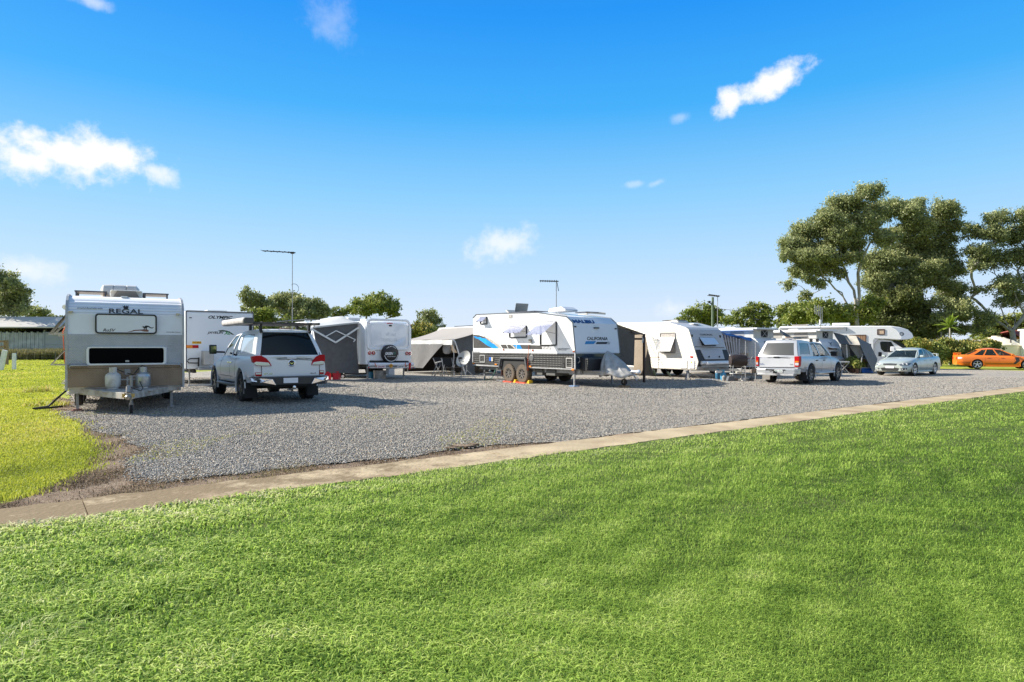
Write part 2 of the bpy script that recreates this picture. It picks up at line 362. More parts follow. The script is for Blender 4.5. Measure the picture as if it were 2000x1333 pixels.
def ground_mat(name, stops, scales, bump=.5, bs=80, rough=.95, mixw=(.5,.5)):
    m = bpy.data.materials.new(name); m.use_nodes = True; t = m.node_tree; b = t.nodes['Principled BSDF']
    b.inputs['Roughness'].default_value = rough; b.inputs['Specular IOR Level'].default_value = .15
    tc = t.nodes.new('ShaderNodeTexCoord'); fac = None
    for s, w in zip(scales, mixw):
        n = t.nodes.new('ShaderNodeTexNoise'); n.inputs['Scale'].default_value = s; n.inputs['Detail'].default_value = 8; n.inputs['Roughness'].default_value = .65
        t.links.new(tc.outputs['Object'], n.inputs['Vector']); a = nt_math(t, 'MULTIPLY', n.outputs[0], w); fac = a if fac is None else nt_math(t, 'ADD', fac, a)
    r = t.nodes.new('ShaderNodeValToRGB'); t.links.new(fac, r.inputs[0]); cr = r.color_ramp
    while len(cr.elements) < len(stops): cr.elements.new(.5)
    for e, (p, c) in zip(cr.elements, stops): e.position = p; e.color = (*c, 1)
    t.links.new(r.outputs[0], b.inputs['Base Color'])
    n = t.nodes.new('ShaderNodeTexNoise'); n.inputs['Scale'].default_value = bs; n.inputs['Detail'].default_value = 4; t.links.new(tc.outputs['Object'], n.inputs['Vector'])
    bn = t.nodes.new('ShaderNodeBump'); bn.inputs['Strength'].default_value = bump; bn.inputs['Distance'].default_value = .03
    t.links.new(n.outputs[0], bn.inputs['Height']); t.links.new(bn.outputs[0], b.inputs['Normal']); return m
field_mat = ground_mat('field_grass', [(.3,(.16,.20,.02)), (.45,(.28,.32,.04)), (.58,(.36,.37,.06)), (.72,(.34,.29,.11))], (.35, 9), .8, 60, mixw=(.5,.5))
lawn_mat = ground_mat('lawn_soil', [(.35,(.04,.06,.014)), (.5,(.09,.125,.028)), (.65,(.17,.19,.06))], (1.2, 30), .8, 70)
dirt_mat = ground_mat('dry_soil', [(.33,(.07,.05,.035)), (.45,(.17,.12,.08)), (.55,(.27,.20,.14)), (.68,(.33,.27,.19))], (2.2, 26), .9, 60)
# gravel: one colour per stone
def gravel_material(name, scale, lo, hi):
    m = bpy.data.materials.new(name); m.use_nodes = True; t = m.node_tree; b = t.nodes['Principled BSDF']; b.inputs['Roughness'].default_value = .85
    b.inputs['Specular IOR Level'].default_value = .25
    tc = t.nodes.new('ShaderNodeTexCoord'); v = t.nodes.new('ShaderNodeTexVoronoi'); v.inputs['Scale'].default_value = scale; t.links.new(tc.outputs['Object'], v.inputs['Vector'])
    w = t.nodes.new('ShaderNodeSeparateColor'); t.links.new(v.outputs['Color'], w.inputs[0])
    r = t.nodes.new('ShaderNodeValToRGB'); cr = r.color_ramp; t.links.new(w.outputs[0], r.inputs[0])
    st = [(0,(0.149,0.142,0.126)), (.35,(0.275,0.256,0.227)), (.7,(0.424,0.386,0.332)), (.9,(0.572,0.511,0.423)), (1,(0.458,0.338,0.222))]
    while len(cr.elements) < len(st): cr.elements.new(.5)
    for e, (p, c) in zip(cr.elements, st): e.position = p; e.color = (*c, 1)
    mpg = t.nodes.new('ShaderNodeMapping'); mpg.inputs['Rotation'].default_value = (0, 0, -R(37)); mpg.vector_type = 'TEXTURE'; mpg.inputs['Rotation'].default_value = (0, 0, R(30)); mpg.inputs['Scale'].default_value = (5, 1, 1); t.links.new(tc.outputs['Object'], mpg.inputs['Vector'])
    n = t.nodes.new('ShaderNodeTexNoise'); n.inputs['Scale'].default_value = .5; n.inputs['Detail'].default_value = 9; t.links.new(mpg.outputs[0], n.inputs['Vector'])
    x = t.nodes.new('ShaderNodeMix'); x.data_type = 'RGBA'; q = t.nodes.new('ShaderNodeMapRange'); t.links.new(n.outputs[0], q.inputs[0])
    q.inputs[1].default_value = .42; q.inputs[2].default_value = .68; q.inputs[4].default_value = .6; t.links.new(q.outputs[0], x.inputs[0])
    t.links.new(r.outputs[0], x.inputs[6]); x.inputs[7].default_value = (.44,.385,.31,1); t.links.new(x.outputs[2], b.inputs['Base Color'])
    bn = t.nodes.new('ShaderNodeBump'); bn.inputs['Strength'].default_value = 1.0; bn.inputs['Distance'].default_value = .022; bn.invert = True
    t.links.new(v.outputs['Distance'], bn.inputs['Height']); t.links.new(bn.outputs[0], b.inputs['Normal']); return m
grav_mat = gravel_material('gravel_bed', 60, 0, 1)

S = 2500
ground = sheet('ground', [(-S,-S), (S,-S), (S,S), (-S,S)], -.03, field_mat)
# concrete path: a straight strip of slabs
PA = math.atan2(23.1-8.1, 18.35+1.3); pe = Vector((math.cos(PA), math.sin(PA))); pn = Vector((-pe.y, pe.x)); P0 = Vector((-1.28, 8.08)); PW = .39
def path_pt(s, d): return P0+pe*s+pn*d
lawn_poly = [tuple(path_pt(-30, -PW)), tuple(path_pt(90, -PW)), (90, 40), (90, -12), (-40, -12)]
sheet('lawn', lawn_poly, .004, lawn_mat)
dirt_px = [(-60,1050), (-60,1000), (10,980), (80,955), (150,925), (185,890), (165,858), (150,828), (95,800), (105,772), (180,790), (270,850), (340,880), (400,925), (520,905), (700,886), (860,872), (1000,850),
           (1200,830), (1450,806), (1700,775), (1990,747), (2060,749), (2060,760), (1700,795), (1325,842), (975,889), (800,914), (480,956), (240,985), (100,1003), (0,1020)]
dirt_poly = rough([G(*p) for p in dirt_px], .2, .10)
sheet('dirt_verge', dirt_poly, -.018, dirt_mat)
grav_px = [(120,742), (150,800), (108,806), (150,822), (215,850), (300,872), (262,893), (236,915), (262,930), (320,940), (400,930), (480,924), (600,909), (700,899), (800,892), (850,882), (975,868)]
gp = [G(*p) for p in grav_px]+[tuple(path_pt(s, PW+.14)) for s in (3, 8, 14, 22, 30, 40)]
gp += [(45, 36), G(2000, 724.5), G(1925, 722.6), G(1831, 720.3), (22, 50), (4, 60), (-18, 44)]
sheet('gravel_yard', rough(gp, .22, .13), -.004, grav_mat)
conc = M('path_concrete', (.45,.36,.235), .95, var=.16, vs=1.5, bump=.5, bs=22, dirt=.9, ds=1.3, dcol=(.25,.17,.11), spec=.1)
# washed soil lies thicker over the path's left end
t_ = conc.node_tree; b_ = t_.nodes['Principled BSDF']; lk = b_.inputs['Base Color'].links[0]; src = lk.from_socket
tc_ = t_.nodes.new('ShaderNodeTexCoord'); sx_ = t_.nodes.new('ShaderNodeSeparateXYZ'); t_.links.new(tc_.outputs['Object'], sx_.inputs[0])
nn_ = t_.nodes.new('ShaderNodeTexNoise'); nn_.inputs['Scale'].default_value = 2.4; nn_.inputs['Detail'].default_value = 9; nn_.inputs['Roughness'].default_value = .7; t_.links.new(tc_.outputs['Object'], nn_.inputs['Vector'])
mr_ = t_.nodes.new('ShaderNodeMapRange'); t_.links.new(nt_math(t_, 'ADD', nn_.outputs[0], nt_math(t_, 'MULTIPLY', sx_.outputs[0], -.058)), mr_.inputs[0]); mr_.inputs[1].default_value = .54; mr_.inputs[2].default_value = .70
mm_ = t_.nodes.new('ShaderNodeMix'); mm_.data_type = 'RGBA'; t_.links.new(mr_.outputs[0], mm_.inputs[0]); t_.links.new(src, mm_.inputs[6]); mm_.inputs[7].default_value = (.22,.165,.10,1); t_.links.new(mm_.outputs[2], b_.inputs['Base Color'])
mb = MB(); s = -13.0; k = 0
while s < 60:
    L = 2.4; a, b = s+.004, s+L-.004
    # each slab slightly tilted, edges worn
    pts = []
    n = 14
    for i in range(n+1):
        t = a+(b-a)*i/n; pts.append(path_pt(t, -PW+.05*hexn(t*3, 1, 1.3)+.02*hexn(t*11, 3)))
    for i in range(n, -1, -1):
        t = a+(b-a)*i/n; pts.append(path_pt(t, PW+.04*hexn(t*2.6, 4, 1.1)+(.05*hexn(t*7, 2) if t < 8 else 0)))
    dz = .004*math.sin(k*2.1)
    mb.slab([(p.x, p.y, .012+dz+.006*(i > n)) for i, p in enumerate(pts)], (0, 0, -.07)); s += L; k += 1
path = obj('path', mb, conc); path['kind'] = 'structure'
# soil washed over the path's edge, in flakes
mb = MB()
for (u, v, ru, rv) in [(905,873,22,2.0), (882,877,12,1.3), (925,870,9,1)]:
    pts = []
    for i in range(36):
        t = 2*math.pi*i/36; q = 1+.35*hexn(math.cos(t)*2+u, math.sin(t)*2, 1.6)
        x, y = G(u+ru*q*math.cos(t), v+rv*q*math.sin(t)); pts.append((x, y, .0235+.0007*(u % 7)))
    mb.slab(pts, (0, 0, -.02))
o = obj('soil', mb, dirt_mat); o['kind'] = 'structure'

# ---------------------------------------------------------------- grass blades, stones, straw (uncountable)
def attr_mat(name, ramp, rough=.6, transl=.35, spec=.3):
    m = bpy.data.materials.new(name); m.use_nodes = True; t = m.node_tree; b = t.nodes['Principled BSDF']
    b.inputs['Roughness'].default_value = rough; b.inputs['Specular IOR Level'].default_value = spec
    a = t.nodes.new('ShaderNodeAttribute'); a.attribute_name = 'var'; r = t.nodes.new('ShaderNodeValToRGB'); cr = r.color_ramp; t.links.new(a.outputs['Fac'], r.inputs[0])
    while len(cr.elements) < len(ramp): cr.elements.new(.5)
    for e, (p, c) in zip(cr.elements, ramp): e.position = p; e.color = (*c, 1)
    t.links.new(r.outputs[0], b.inputs['Base Color'])
    if transl:
        tr = t.nodes.new('ShaderNodeBsdfTranslucent'); t.links.new(r.outputs[0], tr.inputs[0]); s = t.nodes.new('ShaderNodeMixShader'); s.inputs[0].default_value = transl
        t.links.new(b.outputs[0], s.inputs[1]); t.links.new(tr.outputs[0], s.inputs[2]); t.links.new(s.outputs[0], t.nodes['Material Output'].inputs[0])
    return m
def fast_mesh(name, V, Fc, var, m, nper):              # V (N,k,3); Fc list of local faces (all same length)
    N, k, _ = V.shape; me = bpy.data.meshes.new(name); me.vertices.add(N*k); me.vertices.foreach_set('co', V.reshape(-1).astype(np.float32))
    Fc = np.array(Fc); f = (np.arange(N)[:, None, None]*k+Fc[None]).reshape(-1, Fc.shape[1]); nf = len(f); L = Fc.shape[1]
    me.loops.add(nf*L); me.loops.foreach_set('vertex_index', f.reshape(-1).astype(np.int32))
    me.polygons.add(nf); me.polygons.foreach_set('loop_start', (np.arange(nf)*L).astype(np.int32)); 
    me.update(calc_edges=True)
    a = me.attributes.new('var', 'FLOAT', 'POINT'); a.data.foreach_set('value', np.repeat(var, k).astype(np.float32))
    me.materials.append(m); o = bpy.data.objects.new(name, me); COL.objects.link(o); return o
def nz2d(x, y, sc, seed=0):                            # cheap smooth noise 0..1
    r = np.random.default_rng(seed); s = np.zeros_like(x)
    for i in range(7):
        a = r.uniform(0, 6.28); k = sc*r.uniform(.6, 1.9); s += np.sin((x*math.cos(a)+y*math.sin(a))*k+r.uniform(0, 6.28))
    return .5+s/7*.8
def blades(x, y, h, w, lean=.45):
    N = len(x); a = rng.uniform(0, 2*np.pi, N); d = np.stack([np.cos(a), np.sin(a)], 1); sd = np.stack([-d[:, 1], d[:, 0]], 1)
    l = rng.uniform(.1, 1, N)*lean*h*2
    V = np.zeros((N, 5, 3)); b = np.stack([x, y], 1)
    V[:, 0, :2] = b-sd*w[:, None]/2; V[:, 1, :2] = b+sd*w[:, None]/2; mid = b+d*l[:, None]*.35
    V[:, 2, :2] = mid-sd*w[:, None]*.42; V[:, 3, :2] = mid+sd*w[:, None]*.42; V[:, 4, :2] = b+d*l[:, None]
    V[:, 2, 2] = V[:, 3, 2] = h*.6; V[:, 4, 2] = h*np.clip(1.05-l/h*.35, .5, 1); V[:, :2, 2] = -.02
    return V
BF = [(0, 1, 3), (0, 3, 2), (2, 3, 4)]
def screen_pts(N, u0, u1, v0, v1, pw=1.0):
    u = rng.uniform(u0, u1, N); v = v0+(v1-v0)*rng.uniform(0, 1, N)**pw; Y = F*H/(v-HOR); return (u-1000)/F*Y, Y
# front lawn
x, y = screen_pts(1020000, -360, 2420, 752, 1500, 1.12)
d = (x-P0.x)*pn.x+(y-P0.y)*pn.y; edge = -PW+.02+.16*(nz2d(x, y, 3.5, 3)-.5)+.08*(nz2d(x, y, 14, 4)-.5)
k = d < edge+rng.normal(size=len(x))*.03; x, y, d = x[k], y[k], d[k]
pat = nz2d(x, y, 1.3, 5); pat2 = nz2d(x, y, 4.5, 9); fine = rng.uniform(0, 1, len(x))
broad = np.clip((nz2d(x, y, .7, 21)*.6+np.clip((-x-.4*y+2.3)*.35, -1, 1.2))-.35, 0, 1)        # broad-leafed patch on the left
k = rng.uniform(0, 1, len(x)) < (1-.55*broad)*(.45+.55*np.clip(pat2*1.5, 0, 1)); x, y, pat, pat2, fine, broad, d = [q[k] for q in (x, y, pat, pat2, fine, broad, d)]
yd = np.maximum(y, 2.6)
h = (.012+.026*pat*rng.uniform(.5, 1.4, len(x))+.014*pat2)*(1+.25*broad)*np.where(rng.uniform(0, 1, len(x)) > .985, 1.6, 1)
w = np.maximum(.0030, .00084*yd)*(1+1.5*broad)*rng.uniform(.7, 1.4, len(x))
pat3 = nz2d(x, y, .55, 77); var = np.clip(.12*pat+.16*pat2+.26*nz2d(x, y, 9, 78)+.20*(pat3-.5)+.40*fine+.02+.22*np.exp(-np.abs(d+PW)/1.2)-.10*np.clip((x-1)/5, 0, 1)*np.clip((-d-2)/3, 0, 1)+.22*broad*rng.uniform(0, 1, len(x))+.12*np.clip(1+d/1.6, 0, 1), 0, 1)
gm = attr_mat('grass_blade', [(0,(0.032,0.068,0.013)), (.22,(0.106,0.193,0.027)), (.47,(0.248,0.387,0.055)), (.72,(0.465,0.602,0.124)), (.9,(0.635,0.694,0.246)), (1,(0.698,0.660,0.417))], .6, .45, .2)
g1 = fast_mesh('lawn_grass', blades(x, y, h*rng.uniform(.6, 1.3, len(x)), w, 1.25), BF, var, gm, 3); g1.location.z = .006
tag(g1, 'short green mown lawn grass in front of the concrete path', 'grass', kind='stuff')
# left lawn and the verge by the caravan
x, y = screen_pts(330000, -260, 470, 700, 1040, 1.25)
lp = rough([G(*p) for p in [(-300,699), (128,699), (128,758), (100,775), (96,800), (140,832), (168,858), (190,885), (172,915), (120,938), (20,968), (-300,1000)]], .3, .15)
k = inpoly(x+rng.normal(size=len(x))*.10, y+rng.normal(size=len(x))*.15, lp); x, y = x[k], y[k]
pat = nz2d(x, y, .9, 31); pat2 = nz2d(x, y, 3.4, 32)
w = np.maximum(.005, .0011*y)*rng.uniform(.7, 1.5, len(x)); h = (.015+.03*pat+.02*pat2)*rng.uniform(.6, 1.3, len(x))
near = np.clip((9.5-y)/3, 0, 1)
var = np.clip(.5*pat+.2*pat2+.35*rng.uniform(0, 1, len(x))-.05+.42*near*pat2, 0, 1)
gl = attr_mat('dry_grass_blade', [(0,(.19,.22,.03)), (.3,(.34,.39,.045)), (.6,(.50,.52,.065)), (.8,(.58,.54,.12)), (1,(.50,.36,.17))], .6, .4, .3)
g2 = fast_mesh('paddock_grass', blades(x, y, h, w), BF, var, gl, 3); g2.location.z = -.01
tag(g2, 'sunlit yellow green grass left of the gravel', 'grass', kind='stuff')
# sparse tufts and straw in the dirt, weeds in the gravel
x, y = screen_pts(150000, -100, 1100, 775, 1040, 1.0)
k = inpoly(x, y, dirt_poly) & (rng.uniform(0, 1, len(x)) < np.clip(nz2d(x, y, 4, 41)*1.5-.4, 0.04, 1)); x, y = x[k], y[k]
dd = (x-P0.x)*pn.x+(y-P0.y)*pn.y; k = (dd > PW+.02) | ((dd > -PW) & (rng.uniform(0, 1, len(x)) < .16*np.clip(-x*.25+.2, .1, 1))); x, y = x[k], y[k]
V = blades(x, y, rng.uniform(.006, .03, len(x)), np.maximum(.004, .0008*y)*rng.uniform(.7, 1.4, len(x)), 2.2)
g3 = fast_mesh('straw', V, BF, np.clip(.15+.5*rng.uniform(0, 1, len(x))+.5*(nz2d(x, y, 1.5, 43)-.5), 0, 1), attr_mat('straw_blade', [(0,(.07,.05,.03)), (.35,(.20,.14,.085)), (.6,(.34,.26,.16)), (.8,(.30,.31,.07)), (1,(.42,.36,.22))], .8, .2, .2), 3)
tag(g3, 'brown straw and dry clippings along the gravel edge', 'straw', kind='stuff')
x, y = screen_pts(60000, 150, 1000, 800, 935, 1.0)
pp = nz2d(x, y, 1.5, 51); k = inpoly(x, y, rough(gp, .4, .1)) & (pp > .74) & (rng.uniform(0, 1, len(x)) < .45); x, y = x[k], y[k]
g4 = fast_mesh('gravel_weeds', blades(x, y, rng.uniform(.01, .028, len(x)), np.full(len(x), .009), .8), BF, rng.uniform(.3, 1, len(x)), gl, 3)
tag(g4, 'thin patches of weeds growing through the gravel', 'weeds', kind='stuff')
# loose stones
x, y = screen_pts(360000, -60, 2140, 738, 950, 1.3)
k = inpoly(x+rng.normal(size=len(x))*.07, y+rng.normal(size=len(x))*.10, rough(gp, .3, .16)) & (((x-P0.x)*pn.x+(y-P0.y)*pn.y) > PW-.02+.25*(nz2d(x, y, 2.6, 93)-.5)+np.abs(rng.normal(size=len(x)))*.05) & (rng.uniform(0, 1, len(x)) < 1.25-.9*np.clip(nz2d(x, y, .5, 91)*1.6-.5, 0, 1)*np.clip((y-7)/7, .3, 1)); x, y = x[k], y[k]
e = np.array([(1,0,0), (-1,0,0), (0,1,0), (0,-1,0), (0,0,1), (0,0,-1)], float); N = len(x)
V = e[None]*rng.uniform(.55, 1.25, (N, 6, 1)); th = rng.uniform(0, 6.28, N); ph = rng.uniform(0, 1.2, N)
c, s = np.cos(th), np.sin(th); Rz = np.zeros((N, 3, 3)); Rz[:, 0, 0] = c; Rz[:, 0, 1] = -s; Rz[:, 1, 0] = s; Rz[:, 1, 1] = c; Rz[:, 2, 2] = 1
c, s = np.cos(ph), np.sin(ph); Rx = np.zeros((N, 3, 3)); Rx[:, 0, 0] = 1; Rx[:, 1, 1] = c; Rx[:, 1, 2] = -s; Rx[:, 2, 1] = s; Rx[:, 2, 2] = c
sz = np.clip(rng.lognormal(-4.5, .33, N), .0055, .017)*np.clip(y/15, 1, 1.35)
V = np.einsum('nij,nkj->nki', Rz@Rx, V)*sz[:, None, None]; V[:, :, 2] *= .75; V += np.stack([x, y, np.full(N, .004)+sz*.25], 1)[:, None]
g5 = fast_mesh('gravel_stones', V, [(0,2,4), (2,1,4), (1,3,4), (3,0,4), (2,0,5), (1,2,5), (3,1,5), (0,3,5)], rng.uniform(0, 1, N)**1.1,
               attr_mat('gravel_stone', [(0,(0.149,0.145,0.136)), (.4,(0.268,0.256,0.234)), (.75,(0.424,0.393,0.348)), (.92,(0.618,0.556,0.464)), (1,(0.481,0.348,0.222))], .85, 0, .3), 3)
tag(g5, 'loose blue grey gravel stones covering the caravan yard', 'gravel', kind='stuff')
# tall weeds in front of the far shed and a taller tuft in the left lawn
N = 26000; u = rng.uniform(-60, 300, N); Y = rng.uniform(74, 84, N); x = (u-1000)/F*Y
hh = (1.0+.45*nz2d(x, Y, .35, 61))*rng.uniform(.5, 1.15, N)
g6 = fast_mesh('tall_weeds', blades(x, Y, hh, np.full(N, .09), .25), BF, np.clip(rng.uniform(0, .75, N)+.3*(nz2d(x, Y, .6, 62)-.4), 0, 1),
               attr_mat('weed_blade', [(0,(.06,.075,.02)), (.4,(.19,.18,.07)), (.75,(.30,.26,.13)), (1,(.42,.36,.24))], .8, .3, .2), 3)
tag(g6, 'long dry grass growing in front of the far shed', 'grass', kind='stuff')

def tuft(label, u, v, n, rad, h, w, ramp, lean):
    x0, y0 = G(u, v); r = np.random.default_rng(n); a = r.uniform(0, 6.28, n); q = rad*np.sqrt(r.uniform(0, 1, n)); V = blades(q*np.cos(a), q*np.sin(a), h*r.uniform(.5, 1.2, n), np.full(n, w)*r.uniform(.6, 1.3, n), lean)
    o = fast_mesh('grass_tuft', V, BF, r.uniform(.2, 1, n), ramp, 3); o.location = (x0, y0, 0); tag(o, label, 'grass tuft', 'taller grass tufts in the lawns')
tuft('long pale bladed grass tuft in the bottom left corner of the lawn', 45, 1262, 420, .20, .10, .006, gm, 1.4)
tuft('pale feathery weed standing in the left lawn near the caravan', 72, 766, 260, .42, .26, .014, gl, .6)
tuft('low green weed in front of the leftmost caravan leg', 92, 792, 260, .5, .14, .02, gl, .8)
tuft('longer grass tuft in the left half of the lawn near the path', 185, 1035, 200, .12, .07, .008, gm, 1.2)
tuft('longer grass tuft in the middle of the lawn', 320, 1105, 220, .13, .08, .006, gm, 1.3)
# ================================================================ TREES
bark_pale = M('pale_gum_bark', (.30,.275,.245), .8, var=.35, vs=1.2, bump=.3, bs=12)
bark_dark = M('dark_bark', (.12,.10,.08), .9, var=.3, vs=3, bump=.5, bs=10)
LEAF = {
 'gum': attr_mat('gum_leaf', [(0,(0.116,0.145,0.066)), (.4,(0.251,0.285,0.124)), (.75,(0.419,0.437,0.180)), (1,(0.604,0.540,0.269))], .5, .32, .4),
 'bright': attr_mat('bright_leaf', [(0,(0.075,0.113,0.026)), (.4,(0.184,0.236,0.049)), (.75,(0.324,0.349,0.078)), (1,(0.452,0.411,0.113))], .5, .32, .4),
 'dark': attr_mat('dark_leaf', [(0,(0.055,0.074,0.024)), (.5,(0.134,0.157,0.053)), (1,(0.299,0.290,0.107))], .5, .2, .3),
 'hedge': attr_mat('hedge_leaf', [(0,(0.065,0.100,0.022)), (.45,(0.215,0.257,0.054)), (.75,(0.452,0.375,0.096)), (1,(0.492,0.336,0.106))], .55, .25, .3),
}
def tree(label, px, Y, base, blobs, leaf='gum', dens=1.0, lsz=.17, trunk_r=.3, bark=None, per=150, limbs=None, cat='tree', group='trees beyond the caravan yard', name='tree', seed=0, depth=1.0, fill=.54, flat=.85):
    r = np.random.default_rng(seed+int(base*7)); bx = (base-1000)/F*Y
    o = thing(name, label, cat, loc=(bx, Y), group=group); O = np.array([bx, Y, 0])
    cl = []; 
    if Y >= 88: blobs = blobs+[(base+dx_, 652, 17, 11) for dx_ in (-20, 0, 18)]
    for (u, v, ru, rv) in blobs:
        c = np.array(at(u, v, Y))-O; q_ = 1.1 if Y >= 88 else 1.0; rx, rz = ru*1.12*q_/F*Y, rv*1.15*q_/F*Y; ry = max(rx*.8, .5)
        n = max(7, int(dens*30*(ru*rv)/(24*16)*1.0+7))
        yo = r.uniform(-.55, .55)*depth*max(rx, 1)*1.6
        for i in range(n):
            d = r.normal(size=3); d /= np.linalg.norm(d); d *= r.uniform(.1, 1)**.5*(.95 if r.uniform() > .14 else 1.25)
            cl.append((c[0]+d[0]*rx, c[1]+yo+d[1]*ry, c[2]+d[2]*rz, min(rx, rz*1.3)*r.uniform(.26, .5)))
    cl = np.array(cl)
    # limbs: grow from the trunk to every clump
    nodes = [np.array([0, 0, -.3])]; par = [-1]
    paths = limbs or [[(base, None)]]
    top = np.array(at(base, HOR-40, Y))-O
    if limbs:
        for path in limbs:
            last = 0
            pts = [np.array(at(u, v, Y))-O for u, v in path]
            for j, p in enumerate(pts):
                p = p.copy(); p[1] += .25*j*r.uniform(-1, 1)
                if last == 0 and len(nodes) > 1 and j == 0:
                    last = int(np.argmin([np.linalg.norm(q-p) for q in nodes]))
                    if np.linalg.norm(nodes[last]-p) < .25: continue
                a = nodes[last]; m = (a+p)/2+r.normal(size=3)*.06*np.linalg.norm(p-a)
                nodes.append(m); par.append(last); nodes.append(p); par.append(len(nodes)-2); last = len(nodes)-1
    else:
        zt = cl[:, 2].min()*.75+.25*np.median(cl[:, 2]); h = max(zt, 1.0)
        for j in range(1, 5): nodes.append(np.array([r.normal()*.12*h/4, r.normal()*.1, h*j/4])); par.append(len(nodes)-2)
    order = np.argsort([np.linalg.norm(c[:3]-nodes[-1]) for c in cl])
    leafn = []
    for i in order:
        c = cl[i, :3]; N = np.array(nodes[2:] if len(nodes) > 3 else nodes); d = np.linalg.norm(N-c, axis=1)+np.maximum(0, N[:, 2]-c[2]+.2)*1.6
        k = int(np.argmin(d))+(2 if len(nodes) > 3 else 0); a = nodes[k]; L = np.linalg.norm(c-a); ns = max(1, min(4, int(L/.9))); last = k
        for j in range(1, ns+1):
            t = j/ns; p = a+(c-a)*t+np.array([0, 0, .14*L*math.sin(t*math.pi)])+r.normal(size=3)*.05*L*(t < 1)
            nodes.append(p); par.append(last); last = len(nodes)-1
        leafn.append(last)
    wt_ = np.zeros(len(nodes)); wt_[leafn] += 1
    for i in range(len(nodes)-1, 0, -1): wt_[par[i]] += wt_[i]
    wt_ = np.maximum(wt_, .6); rad = trunk_r*.62*(wt_/wt_[0])**.58; rad = np.maximum(rad, .016*Y/60)
    mb = MB()
    for i in range(1, len(nodes)):
        a, b = Vector(nodes[par[i]]), Vector(nodes[i])
        if (a-b).length < 1e-4: continue
        mb.tube([a, b], [min(rad[par[i]], rad[i]*1.5), rad[i]], 6, caps=False)
    obj('trunk', mb, bark or bark_pale, o, smooth=60)
    # crown: leaf-sized faces gathered in clumps
    n = np.maximum(20, (per*1.9*(cl[:, 3]/1.0)**1.5).astype(int)); tot = n.sum(); idx = np.repeat(np.arange(len(cl)), n)
    d = r.normal(size=(tot, 3))*fill
    P = cl[idx, :3]+d*cl[idx, 3][:, None]*np.array([1, 1, flat])
    a = r.normal(size=(tot, 3)); a[:, 2] -= .3; a /= np.linalg.norm(a, axis=1)[:, None]; b = np.cross(a, r.normal(size=(tot, 3))); b /= np.linalg.norm(b, axis=1)[:, None]
    s = lsz*r.uniform(.5, 1.35, tot)[:, None]
    V = np.stack([P-a*s*.75, P-b*s*.36, P+a*s*.75, P+b*s*.36], 1)
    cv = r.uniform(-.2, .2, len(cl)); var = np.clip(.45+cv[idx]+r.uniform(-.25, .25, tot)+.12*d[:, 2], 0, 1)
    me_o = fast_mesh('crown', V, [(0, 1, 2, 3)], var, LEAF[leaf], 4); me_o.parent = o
    return o
def zz(x0, y0, s, L): return [(x0+a/s, y0+b/s, c/s, d/s) for a, b, c, d in L]
def z9(L): return zz(1480, 340, 3.702, L)
def p9(L): return [(1480+a/3.702, 340+b/3.702) for a, b in L]
tree('tall spreading gum tree with forked pale trunk rising behind the motorhome', 0, 72, 1674, z9([(770,150,100,50),(650,230,110,70),(500,330,110,70),(400,410,100,70),(270,510,90,60),(195,600,48,36),(320,610,90,50),(470,540,110,70),
     (620,430,110,80),(760,360,100,70),(700,560,90,50),(880,470,80,50),(300,710,80,46),(245,800,44,34),(500,690,70,46),(610,720,50,36),(330,890,50,30),(880,260,70,60),(440,800,60,30),(560,460,90,50),(420,600,100,50),(640,620,80,40),(400,680,90,40),(700,480,80,40),(560,640,90,40),(370,780,60,30),(300,640,60,40)]), 'gum', 1.35, trunk_r=.42, per=150,
     limbs=[p9([(718,1150),(718,1040),(712,960),(735,800),(745,620),(740,450)]), p9([(700,1040),(650,950),(600,860),(540,790),(420,690)]), p9([(650,950),(560,830),(500,740)]), p9([(712,960),(690,840),(650,700),(600,560)]), p9([(745,620),(810,500),(880,420)])], seed=3)
tree('tall dark gum tree leaning right, close beside the forked pale trunk', 0, 77, 1716, z9([(950,250,90,60),(1060,300,90,60),(1170,225,90,50),(1310,270,90,60),(1290,380,110,60),(1390,390,66,44),(1140,380,110,60),(1000,430,90,40),(1070,520,110,50),(1240,510,120,60),
     (1390,560,70,60),(900,640,110,70),(1060,640,90,40),(900,760,120,60),(1060,760,110,60),(1290,700,110,70),(1420,690,70,60),(1300,820,100,40),(1440,840,90,60),(1440,930,60,30),(1260,770,80,50),(1150,460,100,40),(1180,600,110,50),(960,560,80,40),(1170,690,110,50),(960,850,90,50),(1120,840,90,40),(1370,470,80,40),(800,640,70,60),(820,780,80,60)]), 'gum', 1.35, trunk_r=.4, per=150,
     limbs=[p9([(872,1150),(880,1000),(930,850),(975,700),(1060,570),(1180,450)]), p9([(930,850),(1050,930),(1130,860),(1220,830)]), p9([(975,700),(960,560),(980,420)])], seed=5)
tree('gum tree at the right edge with long white forked limbs above the water tank', 0, 74, 1978, z9([(1890,320,80,50),(1720,320,80,46),(1570,410,70,46),(1690,440,90,60),(1860,440,90,60),(1560,560,80,50),(1560,660,80,36),(1720,600,90,60),(1880,600,90,60),(1990,400,90,70),
     (1990,560,90,70),(2080,480,80,80),(1700,820,80,50),(1820,780,80,50),(1900,900,70,50),(1970,760,90,60),(2080,650,80,80),(1600,840,50,30),(1760,930,60,30)]), 'gum', 1.2, trunk_r=.45, per=140,
     limbs=[p9([(1850,1210),(1845,1140),(1770,1090),(1690,1030),(1640,950),(1570,890),(1530,860)]), p9([(1845,1140),(1790,1060),(1740,960),(1700,860)]), p9([(1850,1110),(1860,1000),(1840,930),(1850,860)]),
            p9([(1855,1120),(1930,1020),(1880,920),(1840,820),(1760,720),(1690,640)]), p9([(1930,1020),(1960,880),(1900,760),(1860,640),(1850,560)]), p9([(1690,1030),(1600,1000),(1540,930)])], seed=8)
z = lambda L: zz(1300, 560, 5.556, L)
